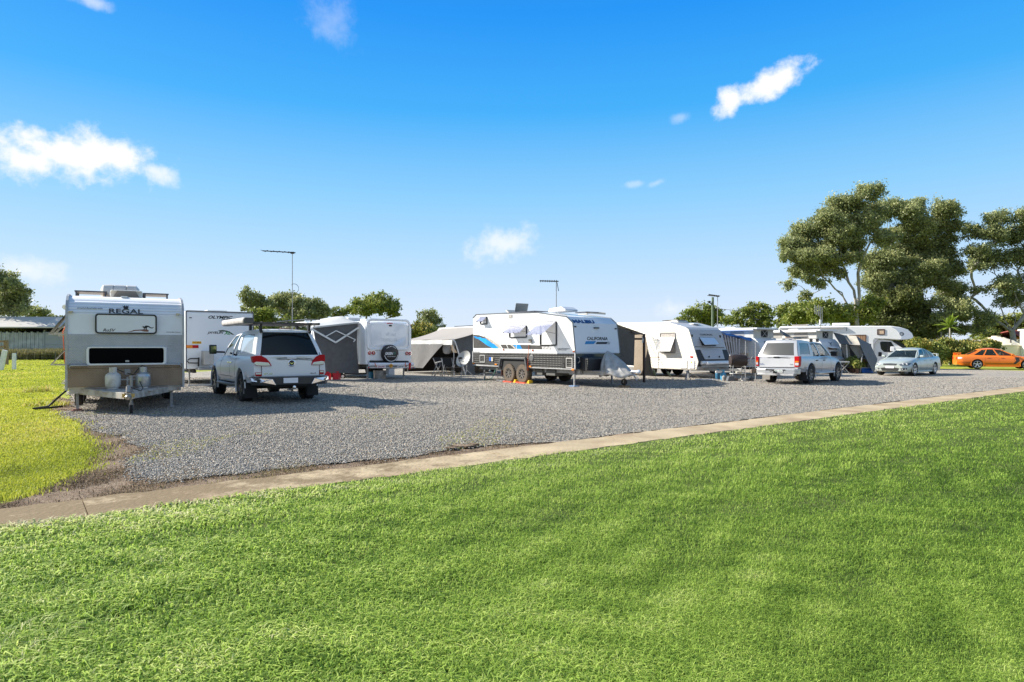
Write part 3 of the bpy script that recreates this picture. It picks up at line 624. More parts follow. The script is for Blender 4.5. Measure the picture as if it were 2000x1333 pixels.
G1 = 'trees beyond the caravan yard'
tree('rounded tree behind the green timber power pole', 0, 115, 1366, z([(380,270,110,60),(250,300,90,50),(480,310,110,60),(180,350,80,34),(330,370,150,40),(530,360,80,46),(440,390,120,30)]), 'bright', 1.9, .3, .35, per=46, seed=11)
tree('rounded bushy tree between the power pole and the tall gums', 0, 105, 1466, z([(950,225,80,46),(1050,225,60,40),(880,300,110,50),(1060,310,100,60),(790,370,80,40),(950,390,170,40),(660,370,60,40),(1100,390,80,36)]), 'bright', 1.9, .3, .35, per=46, seed=12)
tree('wide olive green tree left of the tall forked gum', 0, 95, 1550, z([(1330,230,100,50),(1250,290,80,50),(1440,270,110,70),(1350,350,150,50),(1560,230,110,60),(1640,320,110,60),(1240,390,90,30),(1520,370,120,40),(1760,330,90,50)]), 'bright', 1.8, .27, .35, per=56, seed=13)
tree('low dense tree behind the motorhome roof, below the tall gums', 0, 72, 1660, z9([(560,1010,90,50),(660,1050,90,50),(780,1030,110,60),(420,1000,90,60),(300,1030,90,50),(860,930,90,50)]), 'bright', 1.6, .22, .3, per=90, seed=14)
tree('dense dark tree shading the space behind the motorhome cab', 0, 76, 1752, z9([(1000,900,110,60),(900,990,110,70),(1050,1020,110,80),(1130,1110,100,80),(960,1100,120,60),(1160,1000,80,60),(1080,1190,110,50)]), 'dark', 2.4, .2, .3, per=150, seed=15)
tree('grey green gum tree standing behind the small palm', 0, 74, 1838, z9([(1310,930,90,40),(1400,990,100,50),(1290,1040,90,50),(1500,1010,90,46),(1590,1050,70,50),(1560,1130,90,40),(1390,1110,110,50),(1280,1150,80,40),(1470,920,50,26)]), 'gum', 1.5, .17, .22, per=130, seed=16)
tree('bushy tree low behind the right hand gum trunk', 0, 80, 1925, z9([(1700,1110,100,40),(1640,1170,80,40),(1800,1080,80,50),(1940,1080,80,60),(1780,1150,90,50)]), 'bright', 1.7, .22, .2, per=90, seed=17)
z = lambda L: zz(440, 460, 4.762, L)
tree('tall narrow tree leftmost of the clump behind the white pickup', 0, 110, 490, z([(250,560,80,50),(220,640,60,44),(300,620,60,44),(190,690,40,20)]), 'gum', 1.8, .28, .25, per=56, seed=21)
tree('broad dark tree behind the tall television mast', 0, 112, 570, z([(480,590,90,50),(600,600,100,50),(420,660,70,50),(720,640,90,50),(820,650,70,50),(890,700,66,50),(560,680,120,50),(760,730,100,50),(880,760,60,34),(650,770,90,40)]), 'gum', 1.9, .3, .4, per=56, seed=22)
tree('low olive bush in front of the clump behind the white pickup', 0, 104, 515, z([(330,760,70,50),(420,740,80,50),(400,810,110,34),(530,800,80,34)]), 'bright', 1.9, .3, .2, per=60, seed=23)
tree('round topped tree above the roof of the spare wheel caravan', 0, 105, 733, z([(1400,590,90,46),(1290,650,90,50),(1500,650,90,50),(1400,680,120,50),(1570,690,50,36),(1560,720,60,30),(1240,710,70,30)]), 'bright', 2.1, .3, .4, per=56, seed=24)
tree('small low tree left of the round topped tree', 0, 118, 670, z([(1080,700,66,26),(1150,700,60,30),(1040,740,60,30)]), 'bright', 2, .3, .25, per=50, seed=25)
tree('small round tree in the gap right of the spare wheel caravan', 0, 110, 838, z([(1900,740,70,40),(1850,780,50,40),(1960,790,50,36),(1900,810,70,30)]), 'gum', 1.9, .27, .22, per=56, seed=26)
tree('yellowish bush in the gap above the beige annex', 0, 100, 815, z([(1790,850,50,36),(1850,860,60,30),(1750,890,40,24)]), 'hedge', 2, .27, .2, per=60, seed=27)
z = lambda L: zz(0, 500, 3.336, L)
tree('dark gum tree at the left edge behind the shed', 0, 95, 8, z([(60,150,70,36),(-30,130,80,50),(110,200,70,34),(160,230,36,16),(40,240,80,40),(-20,300,90,60),(60,330,50,26)]), 'gum', 1.8, .26, .35, per=64, seed=31)
tree('low round tree behind the shed roof', 0, 130, 55, z([(140,360,60,28),(220,360,60,28),(270,380,40,20),(180,385,80,20),(90,375,40,16)]), 'gum', 2.2, .32, .35, per=50, seed=32)
tree('distant low bushes beyond the shed ridge', 0, 150, 108, z([(365,400,26,9),(400,402,30,8)]), 'gum', 2, .35, .2, per=44, seed=33)
z = lambda L: zz(1640, 600, 5.556, L)
HG = 'shrubs of the hedge behind the sedan and the orange car'
hb = [('golden green shrub next to the motorhome windscreen', 1792, [(800,400,60,40),(880,420,90,50),(860,490,80,50),(760,360,36,26),(900,560,70,40)]),
      ('bright green shrub behind the sedan boot', 1838, [(1000,420,80,50),(1060,470,90,60),(1000,530,80,50),(1100,540,70,40)]),
      ('tallest copper tipped shrub of the hedge', 1868, [(1180,400,100,46),(1280,420,90,50),(1220,490,100,60),(1260,560,80,50)]),
      ('copper tipped shrub behind the boot of the orange car', 1900, [(1420,400,100,46),(1400,470,100,60),(1340,540,80,50),(1500,450,80,50),(1420,560,80,40)]),
      ('flat topped shrub in front of the cream water tank', 1930, [(1560,400,90,40),(1640,420,80,40),(1600,470,90,40),(1540,490,80,40),(1690,440,50,26)])]
for i, (lb, b, L) in enumerate(hb):
    tree(lb, 0, 51+.6*i, b, z(L), 'hedge' if i != 1 else 'bright', 3.2, .11, .09, per=330, bark=bark_dark, cat='shrub', group=HG, name='hedge_shrub', seed=40+i, fill=.55)
# palm in front of the trees
def palm(label, u, v0, v1, Y, s=1):
    x = (u-1000)/F*Y; o = thing('palm_tree', label, 'palm', loc=(x, Y)); h = at(u, v1, Y).z
    mb = MB(); mb.tube([(0,0,-.1), (.05,0,h*.5), (.02,0,h)], [.13*s, .10*s, .09*s], 8); obj('trunk', mb, bark_pale, o, smooth=60)
    r = np.random.default_rng(5); V = []; var = []
    for k in range(15):
        a = k*2.4; up = r.uniform(.2, 1.5); L = r.uniform(1.3, 2.0)*s; p = np.array([0, 0, h]); d = np.array([math.cos(a)*math.cos(up), math.sin(a)*math.cos(up), math.sin(up)])
        for j in range(26):
            d = d+np.array([0, 0, -.045]); d /= np.linalg.norm(d); p = p+d*L/26; sd = np.cross(d, [0, 0, 1]); sd /= np.linalg.norm(sd)+1e-6
            for sg in (-1, 1):
                q = p+(sd*sg*.9+d*.5+np.array([0, 0, -.25]))*.42*s*math.sin((j+3)/30*math.pi); V.append([p, p+d*.05, q, p-d*.02]); var.append(r.uniform(.5, 1))
    m = attr_mat('palm_frond', [(0,(.10,.16,.02)), (1,(.26,.34,.04))], .5, .4, .3) if 'palm_frond' not in bpy.data.materials else bpy.data.materials['palm_frond']
    c = fast_mesh('crown', np.array(V), [(0, 1, 2, 3)], np.array(var), m, 4); c.parent = o
palm('small bright green palm between the motorhome cab and the orange car', 1855, 668, 640, 54, .66)

# ================================================================ BUILDINGS AND FENCES FAR BEHIND
iron = siding('shed_iron', (.33,.36,.40), .2, .5, .7, .35)
roofiron = M('shed_roof_iron', (.55,.52,.48), .9, 0, spec=.1, var=.12, vs=.4, dirt=.3, ds=.3, dcol=(.33,.30,.28))
fs = Fr((at(30, 690, 92).x, 92), 4)
o = thing('farm_shed', 'long grey corrugated iron farm shed behind tall weeds at the left edge', 'shed', fs)
x0, x1 = -8, 21.0; zt = 3.9; xg = [x0, -1.2, 4.55, 4.75, 10.4, 10.6, 15, x1]
vm = M('shed_vertical_iron', (.36,.39,.43), .55, .3, var=.3, vs=1.2, dirt=.3, ds=.8, dcol=(.2,.17,.14))
mb = MB()
i = 0; x = x0
while x < x1:
    w = .28; 
    if not 4.0 < x < 11.2: obj('sheet', MB().box(x, x+w-.03, -.03*(i % 2), .06, 0, zt-.25-.12*(i*7 % 3)), vm, o)
    x += w; i += 1
for q0, q1 in ((x0, 4.0), (11.2, x1)): obj('wall', MB().box(q0, q1, .061, .09, 0, zt-.4), vm, o)
mb = MB(); mb.box(4.0, 11.2, 0, .06, 0, zt-.3)
for k in range(5): mb.box(4.0, 11.2, -.05, -.003, .2+k*.8, .28+k*.8)
mb.box(3.9, 4.0, -.08, .1, 0, zt); mb.box(11.2, 11.3, -.08, .1, 0, zt); obj('door', mb, iron, o)
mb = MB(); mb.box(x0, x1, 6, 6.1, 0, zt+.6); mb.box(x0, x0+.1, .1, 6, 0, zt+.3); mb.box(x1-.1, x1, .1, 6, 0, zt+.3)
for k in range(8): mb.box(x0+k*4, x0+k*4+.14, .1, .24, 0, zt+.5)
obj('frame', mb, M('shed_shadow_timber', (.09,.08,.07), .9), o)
mb = MB(); mb.slab([(x0-.5, -.9, zt+.35), (x1+.5, -.9, zt+.35), (x1+.5, 3.2, zt+1.95), (x0-.5, 3.2, zt+1.95)], (0, 0, .06)); mb.slab([(x0-.5, 3.2, zt+1.95), (x1+.5, 3.2, zt+1.95), (x1+.5, 7, zt+.4), (x0-.5, 7, zt+.4)], (0, 0, .06))
mb.box(x0-.5, x1+.5, -.94, -.9, zt+.25, zt+.4); obj('roof', mb, roofiron, o)
# white posts and timber rail at the left edge
wp = M('white_post', (.75,.76,.78), .6, dirt=.35, ds=4, dcol=(.35,.33,.30))
a = G(27.6, 722); o = MB().prism([(-.1,0), (.1,0), (.1,1.03), (.07,1.07), (-.07,1.07), (-.1,1.03)], 'y', -.07, .07)
o = obj('bollard', o, wp, bevel=.01); o.location = (*a, 0); tag(o, 'short upright white post standing in the grass by the left edge', 'bollard')
a = G(3, 723.5); mb = MB(); mb.bar((-.06, 0, 0), (.22, 0, 1.28), .3, .12, (0, 1, 0)); o = obj('bollard', mb, wp, bevel=.01); o.location = (*a, 0); tag(o, 'leaning wide white post beside the dark timber rail', 'bollard')
a = G(12, 712.5); o = thing('timber_fence', 'dark weathered timber post with two broken rails at the left edge', 'fence', loc=a)
mb = MB(); mb.box(-.14, .14, -.1, .1, 0, 2.05); obj('post', mb, timber, o); 
for z_ in (1.5, 1.95):
    mb = MB(); mb.bar((-4, .1, z_-.1), (-.02, -.13, z_), .08, .16); obj('rail', mb, timber, o)
# wire fence line across the paddock, low trough line
mb = MB(); 
for k in range(11): mb.box(-58+k*4.2, -57.93+k*4.2, 70, 70.07, 0, 1.0)
for zz_ in (.35, .65, .95): mb.box(-60, -14, 70.02, 70.05, zz_, zz_+.02)
tag(obj('wire_fence', mb, M('fence_wire', (.12,.11,.10), .8)), 'thin wire paddock fence in front of the tall weeds', 'fence')
# water tank
cream = siding('tank_plastic', (.85,.74,.56), .42, .5, .35, .15)
Yt = 57; tx = at(1976, 700, Yt); rT = 41/F*Yt; zt = at(1976, 676, Yt).z; o = thing('water_tank', 'round cream plastic water tank behind the orange car', 'water tank', loc=(tx.x, Yt+rT))
mb = MB(); mb.lathe([(rT, 0), (rT, zt), (rT+.04, zt), (rT+.04, zt+.08), (rT-.1, zt+.12)], (0,0,0), n=40); obj('wall', mb, cream, o, smooth=30)
mb = MB(); mb.lathe([(rT, zt+.1), (rT*.7, zt+.5), (rT*.35, zt+.72), (.35, zt+.8), (.35, zt+.9), (.02, zt+.92)], (0,0,0), n=24)
obj('roof', mb, cream, o, smooth=40)
for k in range(12):
    t = k*math.pi/6; mb = MB(); mb.bar((math.cos(t)*rT*.98, math.sin(t)*rT*.98, zt+.12), (math.cos(t)*rT*.3, math.sin(t)*rT*.3, zt+.74), .1, .08)
    obj('rib', mb, cream, o)
mb = MB(); p = at(1979, 671, Yt); mb.cyl((p.x-tx.x, -rT*.85, zt+.2), (p.x-tx.x, -rT*.85, zt+.62), .05); obj('overflow_pipe', mb, blackm, o)
# house with red roof and white verandah post, at the right edge
Yh = 75; o = thing('house', 'low house with a dull red tiled roof showing beside the water tank', 'house', loc=(at(2010, 680, Yh).x, Yh)); mb = MB()
a = at(1984, 661, Yh); b = at(2012, 644, Yh); ox = at(2010, 680, Yh).x
mb.slab([(a.x-ox, -1, a.z), (12, -1, a.z), (10, 3, b.z), (b.x-ox, 3, b.z)], (0,0,-.12)); mb.slab([(a.x-ox, 7, a.z), (12, 7, a.z), (10, 3.01, b.z), (b.x-ox, 3.01, b.z)], (0,0,-.12))
obj('roof', mb, M('red_tiles', (.30,.07,.05), .8, var=.25, vs=4, bump=.4, bs=10), o)
mb = MB(); mb.box(a.x-ox+.6, 10, 0, 6, 0, a.z-.1); obj('wall', mb, M('house_wall', (.5,.47,.42), .8, var=.1), o)
mb = MB(); p = G(1996, 712); mb.box(-.28, .28, -.28, .28, 0, 2.9); mb.box(-.4, .4, -.4, .4, 2.9, 3.05); oo = obj('gate_pillar', mb, white, bevel=.02); oo.location = (at(2003, 700, p[1]+2).x, p[1]+2, 0); tag(oo, 'square white pillar at the right edge beside the water tank', 'pillar')
# black bar fence under the hedge
mb = MB(); a = G(1828, 712.5); b = G(1868, 712.5); y_ = a[1]-.6
for k in range(15): x_ = a[0]+(b[0]-a[0])*k/14; mb.box(x_-.012, x_+.012, y_-.012, y_+.012, 0, 1.05)
for z_ in (.12, .95): mb.box(a[0], b[0], y_-.015, y_+.015, z_, z_+.04)
tag(obj('bar_fence', mb, black), 'black metal bar fence half hidden under the hedge', 'fence')
# green timber power pole with fittings
Yp = 88; p = at(1392, 640, Yp); tp = at(1392, 581, Yp); o = thing('power_pole', 'weathered green timber power pole with a crossarm bracket', 'power pole', loc=(p.x, Yp))
mb = MB(); mb.cyl((0,0,0), (0,0,tp.z), .2, .16); obj('pole', mb, M('green_pole', (.13,.17,.13), .9, var=.2, vs=2), o, smooth=60)
mb = MB(); mb.bar((-.15,0,tp.z-1.0), (-.45,0,tp.z-.65), .1); mb.box(-.6, -.3, -.1, .1, tp.z-.8, tp.z-.5); obj('bracket', mb, blackm, o)
for k in range(2):
    mb = MB(); mb.lathe([(.05, 0), (.12, .05), (.07, .12), (.12, .2), (.05, .3)], (.4+.25*k, 0, tp.z-1.9+.1*k), n=10); mb.bar((.16, 0, tp.z-1.9), (.66, 0, tp.z-1.85), .06); obj('insulator', mb, blackm, o)
mb = MB(); pts = []
for k in range(25):
    t = k/24; q = Vector((p.x+.3, Yp, tp.z-1.6)).lerp(at(1000, 586, 110), t*1.0) if False else Vector((p.x, Yp, tp.z-1.5)).lerp(Vector((75, 110, 11)), t); pts.append((q.x, q.y, q.z-2.2*math.sin(t*math.pi)))
mb.tube(pts, .022, 4); tag(obj('power_line', mb, blackm), 'thin sagging power line running right from the timber pole', 'cable')
# television masts
def mast(label, u, v_top, Y, head, base_v=735, col=None):
    x = (u-1000)/F*Y; h = at(u, v_top, Y).z; o = thing('antenna_mast', label, 'antenna', loc=(x, Y), group='television masts'); L = lambda uu, vv, dy=0: (at(uu, vv, Y).x-x, dy, at(uu, vv, Y).z)
    mb = MB(); mb.tube([(0,0,0), (0,0,h*.55)], .03, 8); mb.tube([(0,0,h*.55), (0,0,h)], .02, 8); obj('pole', mb, col or steel, o)
    head(o, L); return o
def h1(o, L):
    mb = MB(); mb.bar(L(513, 490.3), L(577, 494), .05); [mb.bar((L(u, v)[0], -.35, L(u, v)[2]), (L(u, v)[0], .35, L(u, v)[2]), .02) for u, v in [(514,490.4), (526,491), (538,491.7), (549,492.3), (560,493), (568,493.5)]]
    obj('boom', mb, blackm, o); mb = MB(); mb.box(L(571,0)[0]-.09, L(571,0)[0]+.09, -.07, .07, L(571,496)[2], L(571,492.5)[2]); obj('bracket', mb, blackm, o)
    mb = MB(); c = L(577, 564); mb.tube([(c[0]-.16+.24*math.cos(t)+.1, 0, c[2]+.26*math.sin(t)) for t in np.linspace(2.3, -2.4, 18)], .012, 5); obj('cable', mb, blackm, o)
mast('tall television mast with a long horizontal boom behind the white pickup', 571, 494, 36, h1)
def h2(o, L):
    mb = MB(); mb.bar(L(1054, 549), L(1091, 550), .05)
    for i in range(8): u = 1056+i*4.4; mb.bar((L(u, 549.5)[0], -.3, L(u, 549.5)[2]), (L(u, 549.5)[0], .3, L(u, 549.5)[2]), .025); mb.bar(L(u, 547), L(u, 552), .02)
    obj('boom', mb, blackm, o); mb = MB(); mb.bar(L(1088, 552), L(1091, 569), .03); obj('bracket', mb, blackm, o)
mast('television mast with short comb antenna above the black and white caravan', 1086.5, 550, 34, h2)
def h3(o, L):
    mb = MB(); mb.bar(L(1384, 576), L(1405, 579), .07)
    for i in range(6): u = 1385+i*3.6; mb.bar((L(u, 0)[0], -.3, L(u, 577+i*.4)[2]), (L(u, 0)[0], .3, L(u, 577+i*.4)[2]), .03); mb.bar(L(u, 575+i*.4), L(u, 579+i*.4), .02)
    obj('boom', mb, blackm, o)
mast('slim television mast with tilted boom beside the green power pole', 1401.5, 578, 38, h3)
def h4(o, L):
    mb = MB()
    for i, u in enumerate((1592, 1595, 1598.5, 1602)): mb.bar(L(u, 596+i % 2*2), L(u, 613+2*i), .035)
    mb.bar(L(1590, 606), L(1606, 613), .04); mb.bar(L(1590, 602), L(1606, 606), .03); mb.bar(L(1606, 600), L(1606, 632), .03); obj('boom', mb, steel, o)
    mb = MB(); mb.box(L(1600.8,0)[0], L(1604,0)[0], -.06, .06, L(0,634)[2], L(0,625)[2]); obj('bracket', mb, white, o)
mast('antenna of upright rods above the motorhome roof', 1602.5, 598, 43, h4)
# ================================================================ CARAVANS
def zc(x0, y0, s): return lambda a, b: (x0+a/s, y0+b/s)
Z1 = zc(90, 540, 4.76); Z2 = zc(350, 560, 5.553); Z3 = zc(580, 560, 5.5556); Z4 = zc(890, 560, 5.4054); Z5 = zc(1180, 580, 6.6667); Z6 = zc(1390, 580, 6.4516); Z7 = zc(1640, 600, 5.5556)
Z4B = zc(915, 600, 9.524); Z5A = zc(1195, 610, 11.105); Z6B = zc(1560, 600, 8.333); Z6J = zc(1400, 620, 9.519); Z3B = zc(690, 600, 8.885); Z3C = zc(790, 620, 10.257)
GV = 'caravans parked side by side on the gravel'
def wheel(T, x, y, r, w, side, spokes=5, rimr=.62, tmat=None, rmat=None, name='wheel', z=None, tread=0):
    # side: +1 outer face towards +y
    z = r if z is None else z; s = side; mb = MB(); ri = r*rimr
    mb.lathe([(ri, y-w/2), (r*.93, y-w/2), (r*.985, y-w/2+.03), (r, y-w*.25), (r, y+w*.25), (r*.985, y+w/2-.03), (r*.93, y+w/2), (ri, y+w/2), (ri-.01, y+w*.3), (ri-.01, y-w*.3), (ri, y-w/2)], (x, 0, z), 'y', 36, caps=False)
    if tread:
        for k in range(30):
            a = k*2*math.pi/30
            for q, yy in ((0, y-w*.3), (.1, y), (0, y+w*.3)):
                a2 = a+q; c, s_ = math.cos(a2), math.sin(a2); mb.bar((x+c*r*.98, yy-w*.13, z+s_*r*.98), (x+c*r*.98, yy+w*.13, z+s_*r*.98), .05, .03, (-s_, 0, c))
    t = obj(name, mb, tmat or rubber, T, smooth=50)
    mb = MB(); yo = y+s*w*.36
    mb.lathe([(ri, yo+s*.03), (ri-.02, yo+s*.032), (ri-.03, yo), (ri-.035, yo-s*.06)], (x, 0, z), 'y', 30, caps=False)
    mb.lathe([(.07, yo+s*.01), (.06, yo+s*.03), (.02, yo+s*.035)], (x, 0, z), 'y', 14)
    for k in range(spokes):
        a = k*2*math.pi/spokes+.3; c, s_ = math.cos(a), math.sin(a); cd = math.cos(a+.16); sd = math.sin(a+.16); ce_ = math.cos(a-.16); se = math.sin(a-.16)
        mb.slab([(x+c*.04-s_*.03, yo-s*.01, z+s_*.04+c*.03), (x+cd*(ri-.025), yo+s*.012, z+sd*(ri-.025)), (x+ce_*(ri-.025), yo+s*.012, z+se*(ri-.025)), (x+c*.04+s_*.03, yo-s*.01, z+s_*.04-c*.03)], (0, s*.02, 0))
    mb.lathe([(ri-.03, yo-s*.10), (ri-.03, yo-s*.11)], (x, 0, z), 'y', 20, 1)
    obj('rim', mb, [rmat or alloy, blackm], t, smooth=40); return t
def leg(T, x, y, z1, foot=.16, m=None):
    mb = MB(); mb.box(x-.03, x+.03, y-.03, y+.03, .02, z1); mb.box(x-.022, x+.022, y-.022, y+.022, .0, z1-.1); mb.box(x-foot/2, x+foot/2, y-foot/2, y+foot/2, .0, .025)
    return obj('leg', mb, m or steel, T, bevel=.004)
def plate_x(T, name, x, px, m, t=.012, s=1, r=None, bevel=0, fr=None):      # pixel polygon/rect put on the plane x in frame fr
    pts = [fr.fx(x, *p) for p in px]
    if r is not None: ys = [p[0] for p in pts]; zs = [p[1] for p in pts]; pts = rr(min(ys), max(ys), min(zs), max(zs), r)
    mb = MB(); mb.prism(pts, 'x', x, x+s*t); return obj(name, mb, m, T, bevel=bevel)
def plate_y(T, name, y, px, m, t=.012, s=-1, r=None, bevel=0, fr=None):
    pts = [fr.fy(y, *p) for p in px]
    if r is not None: ys = [p[0] for p in pts]; zs = [p[1] for p in pts]; pts = rr(min(ys), max(ys), min(zs), max(zs), r)
    mb = MB(); mb.prism(pts, 'y', y, y+s*t); return obj(name, mb, m, T, bevel=bevel)
def rect(Z, x0, y0, x1, y1): return [Z(x0, y0), Z(x1, y0), Z(x1, y1), Z(x0, y1)]
def text_x(T, body, x, fr, Z, x0, y0, x1, y1, m=None, bold=0, shear=0, name='lettering', s=1, lean=None):
    a = fr.fx(x, *Z(x0, (y0+y1)/2)); b = fr.fx(x, *Z(x1, (y0+y1)/2)); c = fr.fx(x, *Z((x0+x1)/2, y1)); d = fr.fx(x, *Z((x0+x1)/2, y0))
    mb = MB(); lettering(mb, body, 'x', (lean if lean else x+s*.005), a[0], b[0], c[1], d[1], bold, shear); return obj(name, mb, m or ink, T)
def text_y(T, body, y, fr, Z, x0, y0, x1, y1, m=None, bold=0, shear=0, name='lettering', s=-1):
    a = fr.fy(y, *Z(x0, (y0+y1)/2)); b = fr.fy(y, *Z(x1, (y0+y1)/2)); c = fr.fy(y, *Z((x0+x1)/2, y1)); d = fr.fy(y, *Z((x0+x1)/2, y0))
    mb = MB(); lettering(mb, body, 'y', y+s*.005, a[0], b[0], c[1], d[1], bold, shear); return obj(name, mb, m or ink, T)
def corrz(profile):                                   # roof height on a side profile
    return profile

# ---------------------------------------------------------------- the caravan at the left (front towards us)
f1 = Fr((-9.22, 15.46), -58.4); T = thing('caravan', 'white caravan with silver checker plate front and REGAL lettering, leftmost on the gravel', 'caravan', f1, GV)
W1 = 1.2; L1 = 6.6
prof = [(-.10, .50), (0, .56), (0, 1.80), (-.06, 2.28), (-.14, 2.42), (-.28, 2.56), (-.50, 2.67), (-.85, 2.74), (-L1+.4, 2.80), (-L1, 2.45), (-L1, .56), (-L1+.1, .5)]
regside = siding('regal_side_siding', (.70,.70,.68), .07, .4, .7, .3); regfront = siding('regal_ribbed_front', (.74,.76,.80), .072, .65, .9, .25, 2.30, 9)
reglow = checker('brown_stained_checker_plate', (.14,.09,.055), (.42,.31,.21), 17, .5, .3); regmid = checker('silver_checker_plate', (.26,.275,.29), (.55,.57,.60), 17, .4, .4)
roofm = M('dusty_roof', (.50,.42,.34), .6, dirt=.5, ds=2, dcol=(.2,.15,.12))
mb = MB(); mb.prism(prof, 'y', -W1, W1, 1, mcap=0, medge=lambda a, b: 2 if b > 2.71 else (1 if a > -1 else 0))
obj('body', mb, [regside, regfront, roofm], T, bevel=.012)
pl = lambda n, x, y0, y1, z0, z1, m, t=.012, r=.0, bev=.003: obj(n, MB().prism(rr(y0, y1, z0, z1, r) if r else [(y0,z0), (y1,z0), (y1,z1), (y0,z1)], 'x', x, x+t), m, T, bevel=bev)
pl('lower_panel', .001, -W1+.02, W1-.02, .56, 1.0, reglow, .03); pl('lower_panel', .001, -W1+.02, W1-.02, 1.005, 1.085, reglow, .05)
pl('checker_panel', .001, -W1+.02, W1-.02, 1.505, 1.80, regmid, .010); pl('checker_panel', .001, -W1+.02, -.80, 1.09, 1.50, regmid, .012); pl('checker_panel', .001, .845, W1-.02, 1.09, 1.50, regmid, .012)
z_ = f1.fx(.02, *Z1(375, 830)); y0_, za = z_; y1_, zb = f1.fx(.02, *Z1(1115, 655))
fo = obj('boot_hatch', MB().ring(rr(y0_, y1_, za, zb, .07), rr(y0_+.05, y1_-.05, za+.04, zb-.03, .045), 'x', .013, .06), white, T, bevel=.006)
obj('hatch_panel', MB().prism(rr(y0_+.052, y1_-.052, za+.042, zb-.032, .045), 'x', .013, .035), M('black_hatch', (.003,.003,.0035), .9, spec=.05), fo)
obj('latch', MB().box(.036, .055, -.04, .04, za+.07, za+.115), alu, fo, bevel=.004)
y0_, za = f1.fx(.02, *Z1(455, 533)); y1_, zb = f1.fx(.02, *Z1(1030, 358))
wn = obj('window_flap', MB().prism(rr(y0_+.03, y1_-.03, za+.03, zb-.03, .05), 'x', .0, .045), M('flap_white', (.70,.73,.77), .4, dirt=.1, ds=1), T, bevel=.004)
obj('seal', MB().ring(rr(y0_, y1_, za, zb, .07), rr(y0_+.034, y1_-.034, za+.034, zb-.034, .046), 'x', .0, .055), black, wn, bevel=.006)
text_x(wn, 'RoSV', .042, f1, Z1, 528, 487, 648, 515, bold=.02, shear=.35)
mb = MB(); K = [(895,468),(905,462),(912,470),(922,460),(938,458),(955,462),(972,474),(985,478),(998,472),(1000,478),(985,486),(968,482),(950,472),(940,476),(936,486),(934,500),(926,500),(926,486),(918,484),(914,500),(906,496),(910,482),(900,478)]
mb.slab([(.0455, *f1.fx(.0455, *Z1(*p))) for p in K], (.003,0,0)); obj('kangaroo_decal', mb, ink, wn)
mb = MB(); K = [(752,516),(800,508),(810,500),(850,497),(900,494),(940,494),(955,505),(950,517),(910,514),(880,506),(830,508),(790,517)]
mb.slab([(.0455, *f1.fx(.0455, *Z1(*p))) for p in K], (.002,0,0)); obj('ground_decal', mb, M('red_earth_vinyl', (.20,.08,.06), .5), wn)
lean = lambda a, b: -.06-(b-2.28)*.55+.012 if b > 2.28 else -(b-1.8)/.48*.06+.01
f1x = -.085
text_x(T, 'REGAL', f1x, f1, Z1, 586, 302, 902, 347, bold=.012, lean=lambda a, b: -.055-max(0, b-2.28)*.55+.012)
text_x(T, 'around Australia with', -.10, f1, Z1, 288, 286, 524, 303, shear=.4, name='script_lettering', lean=lambda a, b: -.06-max(0, b-2.28)*.57+.016)
mb = MB(); C = [(708,268),(720,290),(726,305),(762,305),(765,285),(772,268),(758,280),(752,266),(740,282),(730,266),(722,280)]
mb.slab([(-.055-max(0, f1.fx(-.1, *Z1(*p))[1]-2.28)*.57+.014, *f1.fx(-.10, *Z1(*p))) for p in C], (.002,0,0)); obj('crown_emblem', mb, ink, T)
text_x(T, 'Hervey Bay Caravans', .0, f1, Z1, 1118, 515, 1250, 526, bold=.02, s=.6)
for y_ in (-1.12, 1.08): obj('clearance_lamp', MB().box(-.06, .03, y_-.045, y_+.045, 2.295, 2.335), M('lamp_lens', (.5,.42,.3), .2, coat=.5), T, bevel=.006)
mb = MB()
for s in (-1, 1):
    P_ = [(.012, .50), (.012, 1.80), (-.045, 2.28), (-.125, 2.43), (-.265, 2.575), (-.50, 2.69), (-.85, 2.762), (-L1+.4, 2.82), (-L1-.02, 2.46), (-L1-.02, .5)]
    for a, b in zip(P_, P_[1:]): mb.bar((a[0], s*(W1+.002), a[1]), (b[0], s*(W1+.002), b[1]), .035, .05, (0,1,0))
obj('edge_trim', mb, alu, T)
for y_ in (-1.14, 1.14):
    mb = MB(); s = -1 if y_ < 0 else 1; mb.tube([(.02, y_, 1.0), (.10, y_, 1.04), (.11, y_*.98, 1.075), (.11, y_-s*.33, 1.075), (.03, y_-s*.36, 1.06)], .018, 6); obj('grab_handle', mb, alu, T, smooth=60)
# roof: air conditioner, cover, solar racks
o = obj('air_conditioner', MB().prism([(-1.30, 2.76), (-1.30, 2.86), (-1.2, 2.95), (-2.0, 2.98), (-2.1, 2.76)], 'y', -.36, .36), white, T, bevel=.05)
obj('intake_grille', MB().slab([(-1.298, -.28, 2.79), (-1.298, .28, 2.79), (-1.215, .2, 2.93), (-1.215, -.2, 2.93)], (.012, 0, 0)), M('dusty_grille', (.30,.28,.27), .8), o)
mb = MB(); mb.lathe([(.10, -.58), (.21, -.52), (.23, -.3), (.20, -.29), (.22, -.27), (.22, .0), (.19, .01), (.22, .03), (.22, .25), (.12, .33)], (-2.75, 0, 2.98), 'y', 18); obj('vent_cover', mb, M('pale_vent_cover', (.62,.60,.57), .5, dirt=.3), T, smooth=40)
obj('roof_hatch', MB().prism(rr(-.13, .02, 2.725, 2.765, .02), 'x', -.85, -.7), white, T)
